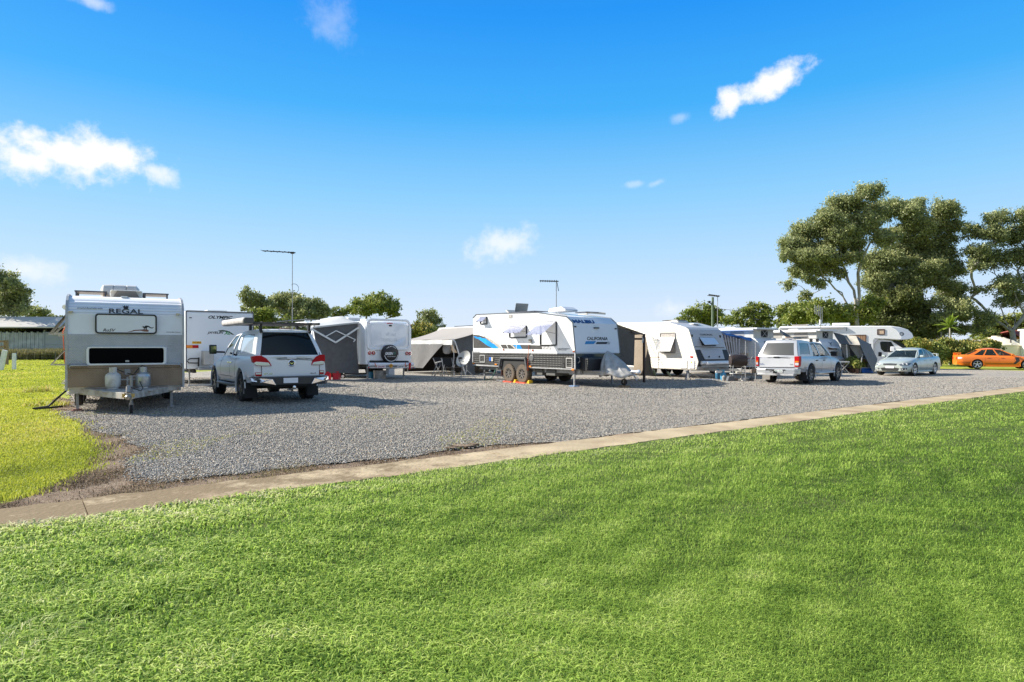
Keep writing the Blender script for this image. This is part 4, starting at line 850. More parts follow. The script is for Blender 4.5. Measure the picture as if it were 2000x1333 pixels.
for y0_, y1_ in ((-1.12, -.42), (.38, .98)):
    mb = MB(); mb.box(-2.6, -1.6, y0_, y1_, 2.90, 2.93); mb.box(-2.6, -2.56, y0_+.02, y0_+.06, 2.76, 2.9); mb.box(-1.64, -1.6, y0_+.02, y0_+.06, 2.76, 2.9); mb.box(-1.64, -1.6, y1_-.06, y1_-.02, 2.76, 2.9); obj('solar_panel', mb, M('solar_panel', (.10,.10,.12), .25, .4), T)
# side wall towards the grass: propped window flaps, frames, wheels
for xa, xb, zt_, zb_ in ((-1.0, -2.0, 2.36, 1.75), (-2.6, -3.4, 2.3, 1.8), (-1.5, -2.3, 1.55, 1.0), (-4.0, -5.0, 2.3, 1.75)):
    w_ = obj('window', MB().prism(rr(xa, xb, zb_, zt_, .05), 'y', -W1-.025, -W1+.01), darkglass, T)
    mb = MB(); mb.slab([(xa, -W1-.03, zt_), (xb, -W1-.03, zt_), (xb, -W1-.42, zb_+.05), (xa, -W1-.42, zb_+.05)], (0, .015, .02)); obj('flap', mb, M('flap_tinted', (.10,.10,.11), .5), w_)
    for xx in (xa, xb): obj('stay', MB().bar((xx, -W1-.03, zb_+.05), (xx, -W1-.40, zb_+.06), .02), alu, w_)
mb = MB(); mb.tube([(-.6, -W1-.06, 2.45), (-4.6, -W1-.06, 2.5)], .06, 10); obj('rolled_awning', mb, canvas, T, smooth=60)
mb = MB(); mb.tube([(-2.3, -W1-.08, 2.2), (-2.32, -W1-.2, 1.9), (-2.35, -W1-.16, 1.1), (-2.3, -W1-.1, .8)], .012, 5); obj('cord', mb, orangep, T)
for x_ in (-3.1, -3.95):
    for s in (-1, 1): wheel(T, x_, s*1.05, .34, .21, s, 6)
wheel(T, -.55, -.98, .24, .16, 1, 5, name='spare_wheel', z=.34)
# chassis
mb = MB(); mb.box(-6.4, -.1, -.95, -.85, .40, .52); mb.box(-6.4, -.1, .85, .95, .40, .52)
for x_ in (-.4, -1.6, -2.8, -4.2, -5.8): mb.box(x_-.04, x_+.04, -1.05, 1.05, .42, .5)
obj('chassis', mb, M('white_chassis', (.55,.53,.50), .6, dirt=.4, ds=5), T)
wc = M('drawbar_paint', (.52,.48,.42), .7, dirt=.85, ds=6, dcol=(.16,.10,.06))
mb = MB(); mb.bar((-.3, -.98, .46), (1.42, -.05, .42), .07, .14); mb.bar((-.3, .98, .46), (1.42, .05, .42), .07, .14); mb.box(.05, .85, -.5, .5, .47, .50); mb.box(-.1, -.03, -1.15, 1.15, .42, .54); mb.box(.35, .5, -.6, .6, .38, .5)
obj('drawbar', mb, wc, T, bevel=.006)
mb = MB(); mb.box(1.35, 1.62, -.05, .05, .40, .50); mb.tube([(1.5,0,.5), (1.45,0,.62), (1.3,0,.64)], [.05,.045,.02], 8); mb.lathe([(.02,.34),(.06,.37),(.07,.42),(.03,.46)], (1.62,0,0), n=10); obj('coupling', mb, M('worn_steel', (.35,.33,.30), .4, .6, dirt=.5, ds=20), T, smooth=40)
mb = MB(); mb.bar((1.44, -.12, .43), (1.44, .12, .43), .02, .08); obj('number_plate', mb, M('yellow_plate', (.6,.42,.12), .5, dirt=.5, ds=10), T)
jk = MB(); jk.cyl((1.18, .06, .22), (1.18, .06, .80), .03); jk.cyl((1.18, .06, .8), (1.18, .06, .86), .035); jk.bar((1.18,.06,.85), (1.18, .2, .85), .02); jk.bar((1.18, .06, .25), (1.15, .06, .1), .09, .03)
j = obj('jockey_wheel', jk, steel, T, smooth=40); mb = MB(); mb.lathe([(.05,-.03), (.10,-.03), (.105,0), (.10,.03), (.05,.03)], (1.15,.06,.105), 'y', 20); obj('tyre', mb, rubber, j, smooth=40)
for y_ in (-1.0, .95): leg(T, -.2, y_, .5)
obj('jack_pad', MB().box(-.32, -.08, -1.12, -.88, -.02, .03).box(-.28, -.12, -1.08, -.92, .03, .055), M('rust_timber', (.22,.10,.07), .8), T)
mb = MB()
for pts in ([(.06,.30,1.02), (.3,.22,.98), (.42,.12,.85), (.36,-.05,.9), (.36,-.25,1.0)], [(.36,.4,1.02), (.25,.3,1.06), (.12,.2,.95)], [(1.3,.05,.6), (1.1,.25,.5), (.8,.3,.55), (.3,.2,.8)], [(1.4,0,.5), (1.2,-.2,.35), (.9,-.3,.42)]): mb.tube(pts, .010, 5)
obj('hose', mb, blackm, T); obj('regulator', MB().box(.28, .38, -.06, .06, .85, .98), M('regulator_grey', (.2,.2,.2), .5), T, bevel=.01)
obj('bottle_bracket', MB().box(.2, .55, -.62, .62, .50, .53).bar((.36, 0, .5), (.36, 0, .80), .04).bar((.36, -.32, .74), (.36, .32, .74), .03), steel, T)
# gas bottles
def gas_bottle(label, T, fr, x, y, z, r, h, m, group='gas bottles on the caravan drawbars'):
    w = fr.M @ Vector((x, y, z)); o = thing('gas_bottle', label, 'gas bottle', loc=tuple(w), rz=fr.yaw, group=group); o.scale = (fr.sc,)*3
    mb = MB(); mb.lathe([(r*.75, 0), (r*.75, .03), (r*.9, .04), (r, .10), (r, h*.52), (r*1.02, h*.525), (r*1.02, h*.55), (r, h*.555), (r*.92, h*.66), (r*.6, h*.74), (r*.25, h*.77)], (0,0,0), n=24); obj('tank', mb, m, o, smooth=35)
    mb = MB()
    for k in range(9):
        a = -2.2+k*.55; b = a+.55; mb.slab([(r*.5*math.cos(a), r*.5*math.sin(a), h*.74), (r*.5*math.cos(b), r*.5*math.sin(b), h*.74), (r*.5*math.cos(b), r*.5*math.sin(b), h), (r*.5*math.cos(a), r*.5*math.sin(a), h)], (-.008*math.cos(a), -.008*math.sin(a), 0))
    obj('collar', mb, m, o); mb = MB(); mb.cyl((0,0,h*.76), (0,0,h*.9), .03); mb.bar((-.04,0,h*.92), (.04,0,h*.92), .05, .03); obj('valve', mb, M('brass', (.5,.35,.12), .3, .8), o); return o
gb = M('bottle_paint', (.62,.60,.56), .45, dirt=.85, ds=6, dcol=(.20,.15,.10)); gb2 = M('bottle_steel', (.42,.44,.46), .3, .6, dirt=.4, ds=6, dcol=(.3,.27,.22))
gas_bottle('rust stained cream gas bottle on the leftmost caravan drawbar, left of its pair', T, f1, .38, -.29, .53, .16, .50, gb)
gas_bottle('silver topped gas bottle on the leftmost caravan drawbar, right of its pair', T, f1, .38, .32, .53, .16, .50, gb2)
# hoses lying on the grass beside it
mb = MB(); pts = [f1.M @ Vector(p) for p in [(-1.4,-1.2,.5), (-1.3,-1.45,.25), (-1.5,-1.65,.04), (-1.0,-1.9,.04), (-.9,-1.6,.05), (-1.2,-1.35,.05)]]; mb.tube(pts, .025, 6)
tag(obj('drain_hose', mb, blackm, smooth=60), 'black drain hose lying on the grass beside the leftmost caravan', 'hose')

# ---------------------------------------------------------------- white caravan behind (rear towards us)
f2 = Fr((-11.35, 25.13), 126.9); T = thing('caravan', 'plain white caravan with OLYMPIC and JAVELIN lettering, behind the leftmost caravan and the white pickup', 'caravan', f2, GV)
mb = MB(); mb.prism([(0, .66), (0, 2.80), (.05, 2.86), (5.6, 2.90), (6.3, 2.4), (6.3, .66)], 'y', -1.22, 1.22, 0, mcap=0, medge=lambda a, b: 1 if b > 2.83 else 0)
obj('body', mb, [M('white_flat_panel', (.74,.77,.81), .45, dirt=.15, ds=.8, dcol=(.5,.48,.44)), white], T, bevel=.02)
mb = MB()
for s in (-1, 1): mb.box(-.012, .03, s*1.22-.02, s*1.22+.02, .62, 2.87)
mb.box(-.01, .04, -1.2, 1.2, 2.85, 2.885); obj('edge_trim', mb, M('trim_dark', (.10,.10,.11), .5), T)
text_x(T, 'OLYMPIC', 0, f2, Z2, 315, 318, 580, 352, bold=.035, shear=.3, s=-1); text_x(T, 'CARAVANS', 0, f2, Z2, 455, 356, 572, 366, bold=.03, shear=.3, s=-1)
text_x(T, 'JAVELIN', 0, f2, Z2, 303, 488, 480, 520, bold=.03, shear=.3, s=-1); text_x(T, 'XL', 0, f2, Z2, 485, 486, 556, 522, M('green_vinyl', (.05,.30,.08), .4), bold=.04, shear=.3, s=-1)
mb = MB(); K = [(420,478),(470,472),(520,480),(560,498),(600,525),(570,522),(552,508),(520,492),(480,488),(450,490)]
mb.slab([(-.004, *f2.fx(-.004, *Z2(*p))) for p in K], (-.001,0,0)); obj('swoosh_decal', mb, M('dark_green_vinyl', (.02,.06,.02), .4), T)
o = plate_x(T, 'sticker', 0, rect(Z2, 140, 595, 240, 622), M('sticker_yellow', (.75,.52,.02), .5), .003, -1, fr=f2); text_x(o, 'DO NOT OVERTAKE', -.004, f2, Z2, 146, 599, 234, 617, redlamp, bold=.01, s=-1)
plate_x(T, 'indicator_lamp', 0, rect(Z2, 78, 636, 142, 668), amber, .03, -1, fr=f2); plate_x(T, 'tail_lamp', 0, rect(Z2, 143, 636, 208, 668), redlamp, .03, -1, fr=f2)
y_ = f2.fx(0, *Z2(110, 338)); 
for a in ((110, 338), (748, 355)): plate_x(T, 'marker_lamp', 0, rect(Z2, a[0], a[1]-4, a[0]+26, a[1]+5), black, .02, -1, fr=f2)
K = [Z2(*p) for p in [(218,780),(120,782),(95,795),(92,815),(105,830),(218,830)]]; mb = MB(); mb.tube([(-.12, *f2.fx(-.12, *p)) for p in K], .025, 6); a = f2.fx(-.12, *Z2(212, 770)); b = f2.fx(-.12, *Z2(208, 868)); mb.bar((-.12, *a), (-.12, *b), .05)
mb.bar((-.12, *f2.fx(-.12, *Z2(150, 782))), (0, *f2.fx(-.12, *Z2(150, 782))), .03); obj('rack_arm', mb, black, T, smooth=60)
plate_x(T, 'toolbox', 0, rect(Z2, 238, 698, 345, 848), checker('bright_checker_box', (.34,.33,.31), (.60,.58,.54), 16, .35, .5), .5, -1, fr=f2, bevel=.015)
obj('bumper', MB().box(-.6, .0, -.9, .9, .62, .70), steel, T, bevel=.01)
for y_ in (-1.0, 1.0): leg(T, .6, y_, .66)
mb = MB(); mb.box(.1, 6.2, -.95, -.85, .5, .66); mb.box(.1, 6.2, .85, .95, .5, .66); mb.box(2, 3, -1.1, 1.1, .55, .66); obj('chassis', mb, blackm, T)
for x_ in (2.9, 3.75):
    for s in (-1, 1): wheel(T, x_, s*1.08, .36, .22, s, 6)
obj('roof_hatch', MB().prism(rr(-.45, .3, 2.88, 2.97, .03), 'x', .9, 1.6), white, T, bevel=.01); obj('roof_hatch', MB().prism(rr(-.3, .3, 2.89, 2.96, .03), 'x', 3, 3.6), white, T, bevel=.01)
mb = MB(); mb.slab([(1.0,1.225,1.4), (1.7,1.225,1.4), (1.7,1.225,2.2), (1.0,1.225,2.2)], (0,.02,0)); obj('window', mb, darkglass, T)
mb = MB(); [mb.bar(f2.M @ Vector((a, b, .08)), f2.M @ Vector((c, d, .08)), .06) for a, b, c, d in [(-.7,-1.3,-.7,1.3)]]; tag(obj('ground_pole', mb, alu), 'pale pole lying on the gravel behind the white pickup front wheel', 'pole')

# ---------------------------------------------------------------- fibreglass caravan with round spare cover
f3 = Fr((-5.68, 29.83), 130.6); T = thing('caravan', 'glossy white moulded caravan with a round black GREEN spare wheel cover on its rear', 'caravan', f3, GV)
W3 = 1.2; top3 = 2.66
def body3(u, v):                                      # one moulded shell: u along, v round the section
    x = [0, .0, .03, .12, .4, 1.5, 3.5, 5.2, 6.0, 6.5, 6.7][int(round(u*10))]
    zt_ = [2.30, 2.45, 2.55, 2.63, 2.68, 2.7, 2.72, 2.68, 2.4, 1.9, 1.4][int(round(u*10))]; zb_ = .72; w = [W3-.05, W3-.02, W3, W3, W3, W3, W3, W3, W3-.02, W3-.1, W3-.2][int(round(u*10))]
    r = .16; path = [(-w, zb_), (-w, (zb_+zt_)/2), (-w, zt_-r), (-w+.05, zt_-.06), (-w+r, zt_), (0, zt_+.03), (w-r, zt_), (w-.05, zt_-.06), (w, zt_-r), (w, (zb_+zt_)/2), (w, zb_)]
    p = path[int(round(v*10))]; return (x, p[0], p[1])
mb = MB(); mb.grid(body3, 10, 10); vs = [body3(0, j/10) for j in range(11)]; mb.add(vs, [tuple(range(11))]); vs = [body3(1, j/10) for j in range(11)]; mb.add(vs, [tuple(range(11))[::-1]]); mb.box(.02, 6.6, -W3+.02, W3-.02, .70, .74)
obj('body', mb, gelcoat, T, smooth=50, bevel=.03)
# raised border round the recessed rear panel
yl, zt_ = f3.fx(0, *Z3B(262, 205)); yr, zb_ = f3.fx(0, *Z3B(955, 715)); yl, yr = max(yl, yr), min(yl, yr)
obj('rear_moulding', MB().ring(rr(yr-.10, yl+.10, zb_-.10, zt_+.02, .25, 8), rr(yr, yl, zb_, zt_-.08, .2, 8), 'x', -.05, .01), gelcoat, T, bevel=.03, seg=3, smooth=60)
obj('rear_panel', MB().prism(rr(yr+.12, yl-.12, zb_+.1, zt_-.2, .2, 6), 'x', -.012, .0), M('rear_gloss', (.72,.75,.79), .12, coat=.8, var=.05, vs=1.5), T, bevel=.01)
cy, cz = f3.fx(-.2, *Z3B(645, 810)); rad = .41
w_ = obj('spare_wheel', MB().lathe([(rad*.8, -.0), (rad, -.04), (rad, -.22), (rad*.95, -.26), (rad*.9, -.27)], (0, cy, cz), 'x', 40), black, T, smooth=40)
mb = MB(); ring_ = lambda r0, r1, a0, a1, n=24: [(-.273, cy-r0*math.sin(a0+(a1-a0)*k/n), cz+r0*math.cos(a0+(a1-a0)*k/n)) for k in range(n+1)]+[(-.273, cy-r1*math.sin(a1-(a1-a0)*k/n), cz+r1*math.cos(a1-(a1-a0)*k/n)) for k in range(n+1)]
mb.slab(ring_(.335, .36, 1.75, 4.5), (-.002,0,0)); 
lettering(mb, 'GREEN', 'x', -.274, cy+.31, cy-.10, cz-.06, cz+.07, .03, .25)
obj('cover_print', mb, inkw, w_); mb = MB(); lettering(mb, 'RV', 'x', -.274, cy-.12, cy-.25, cz-.06, cz+.07, .03, .25); obj('cover_print', mb, M('green_print', (.04,.16,.12), .4), w_)
mb = MB(); lettering(mb, 'CARAVANS & OFF ROAD', 'x', -.274, cy+.22, cy-.22, cz-.15, cz-.115, .01, .2)
for k, ch in enumerate('TRAVEL WITH FREEDOM'):
    if ch == ' ': continue
    a = -.75+k*1.5/18; c, s = math.cos(a), math.sin(a); v_, f_ = text_poly(ch, .02, 0)
    mb.add([(-.274, cy-((.31+.04*y)*s+(x-.5)*.032*c), cz+(.31+.04*y)*c-(x-.5)*.032*s) for x, y in v_], f_)
obj('cover_print', mb, inkw, w_)
for (a, b), (c, d), sgn in (((283, 797), (345, 797), 1), ((925, 805), (980, 807), -1)):
    ya, za = f3.fx(0, *Z3B(a, b)); yb, zb2 = f3.fx(0, *Z3B(c, d)); mb = MB()
    L_ = obj('tail_lamp', MB().lathe([(.075,0), (.075,-.03), (.03,-.035)], (0, ya, za), 'x', 18).lathe([(.075,0), (.075,-.03), (.03,-.035)], (0, yb, zb2), 'x', 18), redlamp, T, smooth=40)
    obj('lens', MB().lathe([(.032,-.034), (.028,-.04)], (0, ya, za), 'x', 12).lathe([(.032,-.034), (.028,-.04)], (0, yb, zb2), 'x', 12), clearlamp, L_)
    obj('bezel', MB().ring(rr(min(ya,yb)-.1, max(ya,yb)+.1, za-.095, za+.095, .094, 8), rr(min(ya,yb)-.085, max(ya,yb)+.085, za-.08, za+.08, .079, 8), 'x', -.028, 0), chrome, L_)
for a in ((242, 285), (975, 316)): plate_x(T, 'marker_lamp', 0, rect(Z3B, a[0], a[1]-6, a[0]+34, a[1]+6), redlamp, .02, -1, fr=f3)
plate_x(T, 'brake_lamp', 0, rect(Z3B, 585, 277, 682, 290), redlamp, .02, -1, fr=f3); plate_x(T, 'camera_housing', 0, rect(Z3B, 620, 312, 660, 338), black, .06, -1, r=.02, fr=f3)
text_x(T, 'TRAVELLER', -.0, f3, Z3B, 480, 545, 760, 600, M('silver_print', (.55,.58,.62), .3), bold=.01, shear=.3, s=-3)
text_x(T, 'off road', -.0, f3, Z3B, 560, 440, 740, 500, M('silver_print', (.55,.58,.62), .3), bold=.01, shear=.3, s=-3)
plate_x(T, 'rear_step', 0, [Z3B(285, 928), Z3B(940, 935), Z3B(945, 965), Z3B(275, 962)], blackm, .1, -1, fr=f3)
a = f3.fx(-.25, *Z3B(268, 997)); b = f3.fx(-.25, *Z3B(1038, 993)); obj('bumper_tube', MB().cyl((-.25, *a), (-.25, *b), .075, n=18), M('pvc_white', (.74,.76,.8), .3, coat=.3), T, smooth=60)
a = f3.fx(-.3, *Z3B(232, 1048)); b = f3.fx(-.3, *Z3B(1072, 1050)); br = obj('bumper', MB().bar((-.32, *a), (-.32, *b), .06, .08), alu, T, bevel=.008)
for a in (268, 1040): y_, z_ = f3.fx(-.36, *Z3B(a, 1050)); obj('reflector', MB().lathe([(.03,0), (.03,-.01)], (-.35, y_, z_), 'x', 12), redlamp, br)
for (a, b), tx in (((412, 560), 'SUNLINER'), ((765, 890), 'QLD 967')):
    p_ = plate_x(T, 'number_plate', -.36, rect(Z3B, a, 1012, b, 1058), M('plate_white', (.75,.75,.74), .4), .008, -1, fr=f3); text_x(p_, tx, -.37, f3, Z3B, a+14, 1020, b-14, 1050, M('plate_red', (.35,.02,.10), .4) if a < 500 else ink, bold=.02, s=-1)
p_ = plate_x(T, 'warning_sign', -.36, [Z3B(655, 980), Z3B(697, 1020), Z3B(655, 1058), Z3B(613, 1020)], M('sign_orange', (.75,.33,.02), .4), .01, -1, fr=f3); text_x(p_, 'LP', -.372, f3, Z3B, 640, 1008, 670, 1030, bold=.02, s=-1)
mb = MB(); a = f3.fx(-.34, *Z3B(985, 965)); b = f3.fx(-.34, *Z3B(975, 1080)); mb.bar((-.345, *a), (-.345, *b), .10, .02, (1,0,0)); obj('strap', mb, redlamp, T)
mb = MB(); a = f3.fx(-.34, *Z3B(905, 965)); b = f3.fx(-.34, *Z3B(900, 1040)); mb.bar((-.345, *a), (-.345, *b), .02, .02); a = f3.fx(-.34, *Z3B(372, 968)); b = f3.fx(-.34, *Z3B(400, 1040)); mb.bar((-.345, *a), (-.345, *b), .02, .02); obj('strap', mb, orangep, T)
plate_x(T, 'mud_box', -.1, rect(Z3B, 565, 1068, 660, 1172), M('grey_box', (.42,.44,.46), .5), .3, -1, fr=f3, bevel=.01)
for y_ in (-.95, .95): leg(T, .3, y_, .72)
mb = MB(); mb.box(.0, 6.5, -.95, -.85, .55, .72); mb.box(.0, 6.5, .85, .95, .55, .72); mb.box(.9, 3.4, -1.0, 1.0, .45, .7); obj('chassis', mb, blackm, T)
for x_ in (3.0, 3.85):
    for s in (-1, 1): wheel(T, x_, s*1.08, .36, .22, s, 6)
obj('air_conditioner', MB().prism([(3.4,2.7), (3.5,2.86), (4.2,2.88), (4.4,2.7)], 'y', -.35, .35), white, T, bevel=.04)
a = f3.loc(at(688, 613, 32)); obj('roof_vent', MB().box(.9, 1.5, .15, .7, 2.7, 2.80), white, T, bevel=.02); obj('roof_hatch', MB().box(1.6, 2.2, -.6, -.1, 2.7, 2.78), white, T, bevel=.02); obj('roof_vent', MB().box(2.2, 3.0, .3, .95, 2.7, 2.9), M('vent_louvres', (.55,.55,.55), .5, var=.2, vs=30), T, bevel=.02)
obj('entry_door', MB().prism(rr(.7, 1.3, .8, 2.3, .08), 'y', 1.2, 1.225), M('door_panel', (.7,.72,.75), .3, coat=.4), T, bevel=.006); obj('door_handle', MB().box(.78, .86, 1.225, 1.25, 1.3, 1.4), black, T)
obj('roof_bracket', MB().box(.1, .5, -1.36, -1.2, 2.3, 2.36).box(.2, .26, -1.3, -1.24, 2.0, 2.34), M('dark_green_bracket', (.04,.08,.06), .5), T)
# its awning: roller sheet, arms, privacy wall
yo, zo = 3.42, 2.02
AT = thing('awning', 'white caravan awning with folded scissor arms and grey privacy wall, right of the white pickup', 'awning', f3, 'awnings and annexes between the caravans')
nr = [f3.fx(.52, *Z3(668, 383)), f3.fx(.52, *Z3(430, 408)), f3.fx(.52, *Z3(186, 436))]; fr_ = [f3.fx(2.2, *Z3(600, 318)), f3.fx(2.2, *Z3(430, 324)), f3.fx(2.2, *Z3(178, 400))]
yo, zo = nr[2]
def aw(u, v):
    def ip(P, y): 
        Q = sorted(P); return np.interp(y, [q[0] for q in Q], [q[1] for q in Q])
    y = 1.22+(yo-1.22)*v; a_ = ip(nr, y); b_ = ip([(1.22, 2.68)]+fr_, y); t = min(1, u*5.2/1.7); t = t*t*(3-2*t)
    return (.52+3.4*u, y, a_+(b_-a_)*t-.12*max(0, u-.5))
obj('roof_sheet', MB().grid(aw, 10, 12, thick=(0,0,-.015)), canvas, AT, smooth=60)
mb = MB(); mb.tube([aw(k/10, 1) for k in range(11)], .045, 10); obj('roller', mb, white, AT, smooth=60)
mb = MB(); mb.grid(lambda u, v: (.53, aw(0, u)[1], aw(0, u)[2]-.07*v), 10, 1, thick=(.01,0,0)); obj('valance', mb, canvas, AT)
pw = [Z3(170, 440), Z3(665, 385), Z3(640, 600), Z3(655, 800), Z3(670, 945), Z3(290, 935), Z3(270, 900)]
pp_ = [f3.fx(.62, *p) for p in pw]; y_o = max(p[0] for p in pp_)
def wall3(u, v):                                       # the wall hangs a little loose
    t = f3.fx(.62, *Z3(175+(660-175)*u, 437-52*u)); b = f3.fx(.62, *Z3(262+(672-262)*u, 935+10*u)); y = t[0]+(b[0]-t[0])*v; z = t[1]+(b[1]-t[1])*v
    if u > .9: y += .05*math.sin(v*math.pi)
    return (.62+.05*math.sin(u*9)*v+.03*math.sin(v*7+u*5), y, z)
obj('privacy_wall', MB().grid(wall3, 16, 14, thick=(.008,0,0)), shade_grey, AT, smooth=60)
mb = MB(); A = lambda p, q, w: mb.bar((.50, *f3.fx(.50, *Z3(*p))), (.50, *f3.fx(.50, *Z3(*q))), w, .03, (1,0,0))
A((150,455), (420,608), .075); A((418,608), (668,446), .075); obj('arm', mb, white, AT); mb = MB(); A((320,538), (425,480), .04); A((425,480), (635,578), .04); A((635,578), (612,600), .04); obj('brace', mb, white, AT)
obj('pole', MB().tube([(.62, yo, zo), (.45, yo+.25, .02)], .02, 6), alu, AT); obj('pole', MB().tube([aw(1, 1), (3.9, yo+.1, .0)], .02, 6), alu, AT)
# ---------------------------------------------------------------- black and white off-road caravan (middle)
f4 = Fr((3.33, 24.87), -52.5); T = thing('caravan', 'white and black off-road caravan with blue swoosh, MALIBU lettering and open window flaps', 'caravan', f4, GV)
def front_of(prof):                                    # x of the front skin at a height
    P_ = sorted([(z, x) for x, z in prof if x > -2.2]); return lambda z: float(np.interp(z, [p[0] for p in P_], [p[1] for p in P_]))
def onfront(fr, fx_, u, v):
    x = 0
    for _ in range(6): y, z = fr.fx(x, u, v); x = fx_(z)
    return (x, y, z)
def fplate(T, name, fr, fx_, px, m, off=.008, t=.008, bevel=0):
    mb = MB(); mb.slab([Vector(onfront(fr, fx_, *p))+Vector((off, 0, 0)) for p in px], (-t, 0, 0)); return obj(name, mb, m, T, bevel=bevel)
def ftext(T, body, fr, fx_, Z, x0, y0, x1, y1, m=None, bold=0, shear=0, tilt=0):
    a = onfront(fr, fx_, *Z(x0, (y0+y1)/2)); b = onfront(fr, fx_, *Z(x1, (y0+y1)/2)); c = onfront(fr, fx_, *Z((x0+x1)/2, y1)); d = onfront(fr, fx_, *Z((x0+x1)/2, y0))
    mb = MB(); lettering(mb, body, 'x', lambda y, z: fx_(z)+.012, a[1], b[1], c[2], d[2], bold, shear); return obj('lettering', mb, m or ink, T)
S4 = lambda *p: f4.fy(-1.2, *Z4B(*p))
p4 = [S4(85,205), S4(145,140), S4(640,118), S4(1280,103), S4(1820,178), S4(1938,295), S4(1992,850)]
xf_ = p4[-1][0]; xr_ = p4[0][0]; p4 = [(xr_, p4[0][1])]+p4[1:]
prof4 = p4+[(xf_-.02, 1.24), (xf_-.02, .66), (xr_, .66)]
fx4 = front_of(prof4[3:9])
whm = M('composite_white', (.82,.82,.81), .25, coat=.3, dirt=.08, ds=1, dcol=(.6,.56,.5)); whf = M('composite_front', (.62,.68,.76), .55)
mb = MB(); mb.prism(prof4, 'y', -1.2, 1.2, 0, mcap=0, medge=lambda a, b: 2 if b < 1.25 else (1 if a > -1.3 else 0)); obj('body', mb, [whm, whf, blackm], T, bevel=.01)
mb = MB()
for s in (-1.2, 1.2):
    for a, b in zip(prof4[:-3], prof4[1:-2]): mb.bar((a[0], s, a[1]), (b[0], s, b[1]), .035, .035, (0,1,0))
obj('edge_trim', mb, M('grey_trim', (.12,.13,.14), .4), T)
dot = dotplate('black_tread_plate', (.022,.022,.022), (.22,.21,.19), .09, .085)
zt_ = 1.24; gx = lambda a, b: S4(a, b)[0]
xa, xb = gx(592, 1040), gx(1108, 1040)                  # wheel arch
xrr = xr_-.01
mb = MB(); mb.prism([(xrr, .70), (xrr, zt_), (xf_, zt_), (xf_, .66), (xb, .66), (xb-.12, 1.02), (xa+.12, 1.02), (xa, .68)][::-1], 'y', -1.212, -1.2); mb.prism([(xrr, .66), (xrr, zt_), (xf_, zt_), (xf_, .66)], 'y', 1.2, 1.212); obj('lower_cladding', mb, dot, T)
mb = MB(); mb.box(xrr, xa, -1.225, -1.2, .64, .675); mb.box(xb, xf_, -1.225, -1.2, .64, .675); mb.box(xrr-.01, xrr+.05, -1.225, -1.2, .66, zt_+.05); mb.box(xf_-.04, xf_+.01, -1.225, -1.2, .66, zt_+.02); mb.box(xrr, xrr+.5, -1.22, -1.2, zt_, zt_+.06); obj('cladding_trim', mb, alu, T)
mb = MB(); K = [(xa-.04, .60), (xa+.08, 1.06), (xb-.08, 1.06), (xb+.04, .60)]; Ki = [(xa+.04, .60), (xa+.14, .985), (xb-.14, .985), (xb-.04, .60)]
for (a, b), (c, d) in zip(zip(K, K[1:]), zip(Ki, Ki[1:])): mb.slab([(a[0], -1.30, a[1]), (b[0], -1.30, b[1]), (d[0], -1.30, d[1]), (c[0], -1.30, c[1])], (0, .12, 0))
obj('wheel_arch', mb, M('arch_grey', (.08,.085,.09), .45), T, bevel=.006)
obj('wheel_well', MB().prism([(xa+.05, .5), (xa+.15, .98), (xb-.15, .98), (xb-.05, .5)], 'y', -1.207, -1.0), blackm, T)
for xw in (-3.17, -4.07): wheel(T, xw, -1.13, .39, .26, -1, 8, .56, dustrub, M('dusty_alloy', (.10,.09,.08), .6, .3), tread=1)
for xw in (-3.17, -4.07): wheel(T, xw, 1.13, .39, .26, 1, 8, .56, dustrub, alloy)
# swoosh graphics on the side
def g4(name, px, m, o=.004): 
    mb = MB(); mb.slab([(f4.fy(-1.2, *Z4B(*p))[0], -1.2-o, f4.fy(-1.2, *Z4B(*p))[1]) for p in px], (0, .002, 0)); return obj(name, mb, m, T)
charcoal = M('charcoal_vinyl', (.045,.04,.035), .5, var=.3, vs=8); blv = M('blue_vinyl', (.01,.28,.75), .35, var=.3, vs=2); tan = M('stone_vinyl', (.42,.38,.32), .6, var=.25, vs=12)
g4('swoosh_decal', [(90,515),(200,525),(300,560),(420,620),(520,690),(600,765),(95,765)], charcoal)
g4('swoosh_decal', [(280,545),(300,530),(330,565),(420,600),(500,655),(560,690),(600,740),(625,778),(560,768),(470,690),(360,610)], tan, .006)
g4('swoosh_decal', [(92,545),(150,550),(170,565),(220,560),(250,580),(330,590),(350,620),(400,640),(420,665),(480,690),(540,745),(560,770),(450,768),(400,740),(350,715),(290,670),(250,640),(190,600),(130,580)], blv, .008)
g4('stripe_decal', [(590,700),(700,700),(735,775),(640,775)], charcoal); g4('stripe_decal', [(715,700),(880,702),(882,782),(745,776)], charcoal); g4('stripe_decal', [(770,700),(810,702),(850,735),(880,775),(860,780),(820,740)], tan, .006)
g4('stripe_decal', [(830,702),(882,702),(882,760)], blv, .007); g4('stripe_decal', [(895,702),(960,706),(1000,782),(895,780)], blv, .006); g4('stripe_decal', [(920,702),(1500,720),(1560,795),(1380,790),(1000,782),(985,760)], charcoal)
for k in range(7): x = 1365+26*k; g4('stripe_decal', [(x,735),(x+13,735),(x+32,795),(x+19,795)], inkw, .006)
text_y(T, 'CALIFORNIA', -1.2, f4, Z4B, 1655, 768, 1885, 786, bold=.03, shear=.2); text_y(T, 'OFF ROAD', -1.2, f4, Z4B, 1660, 792, 1830, 806, bold=.03, shear=.2)
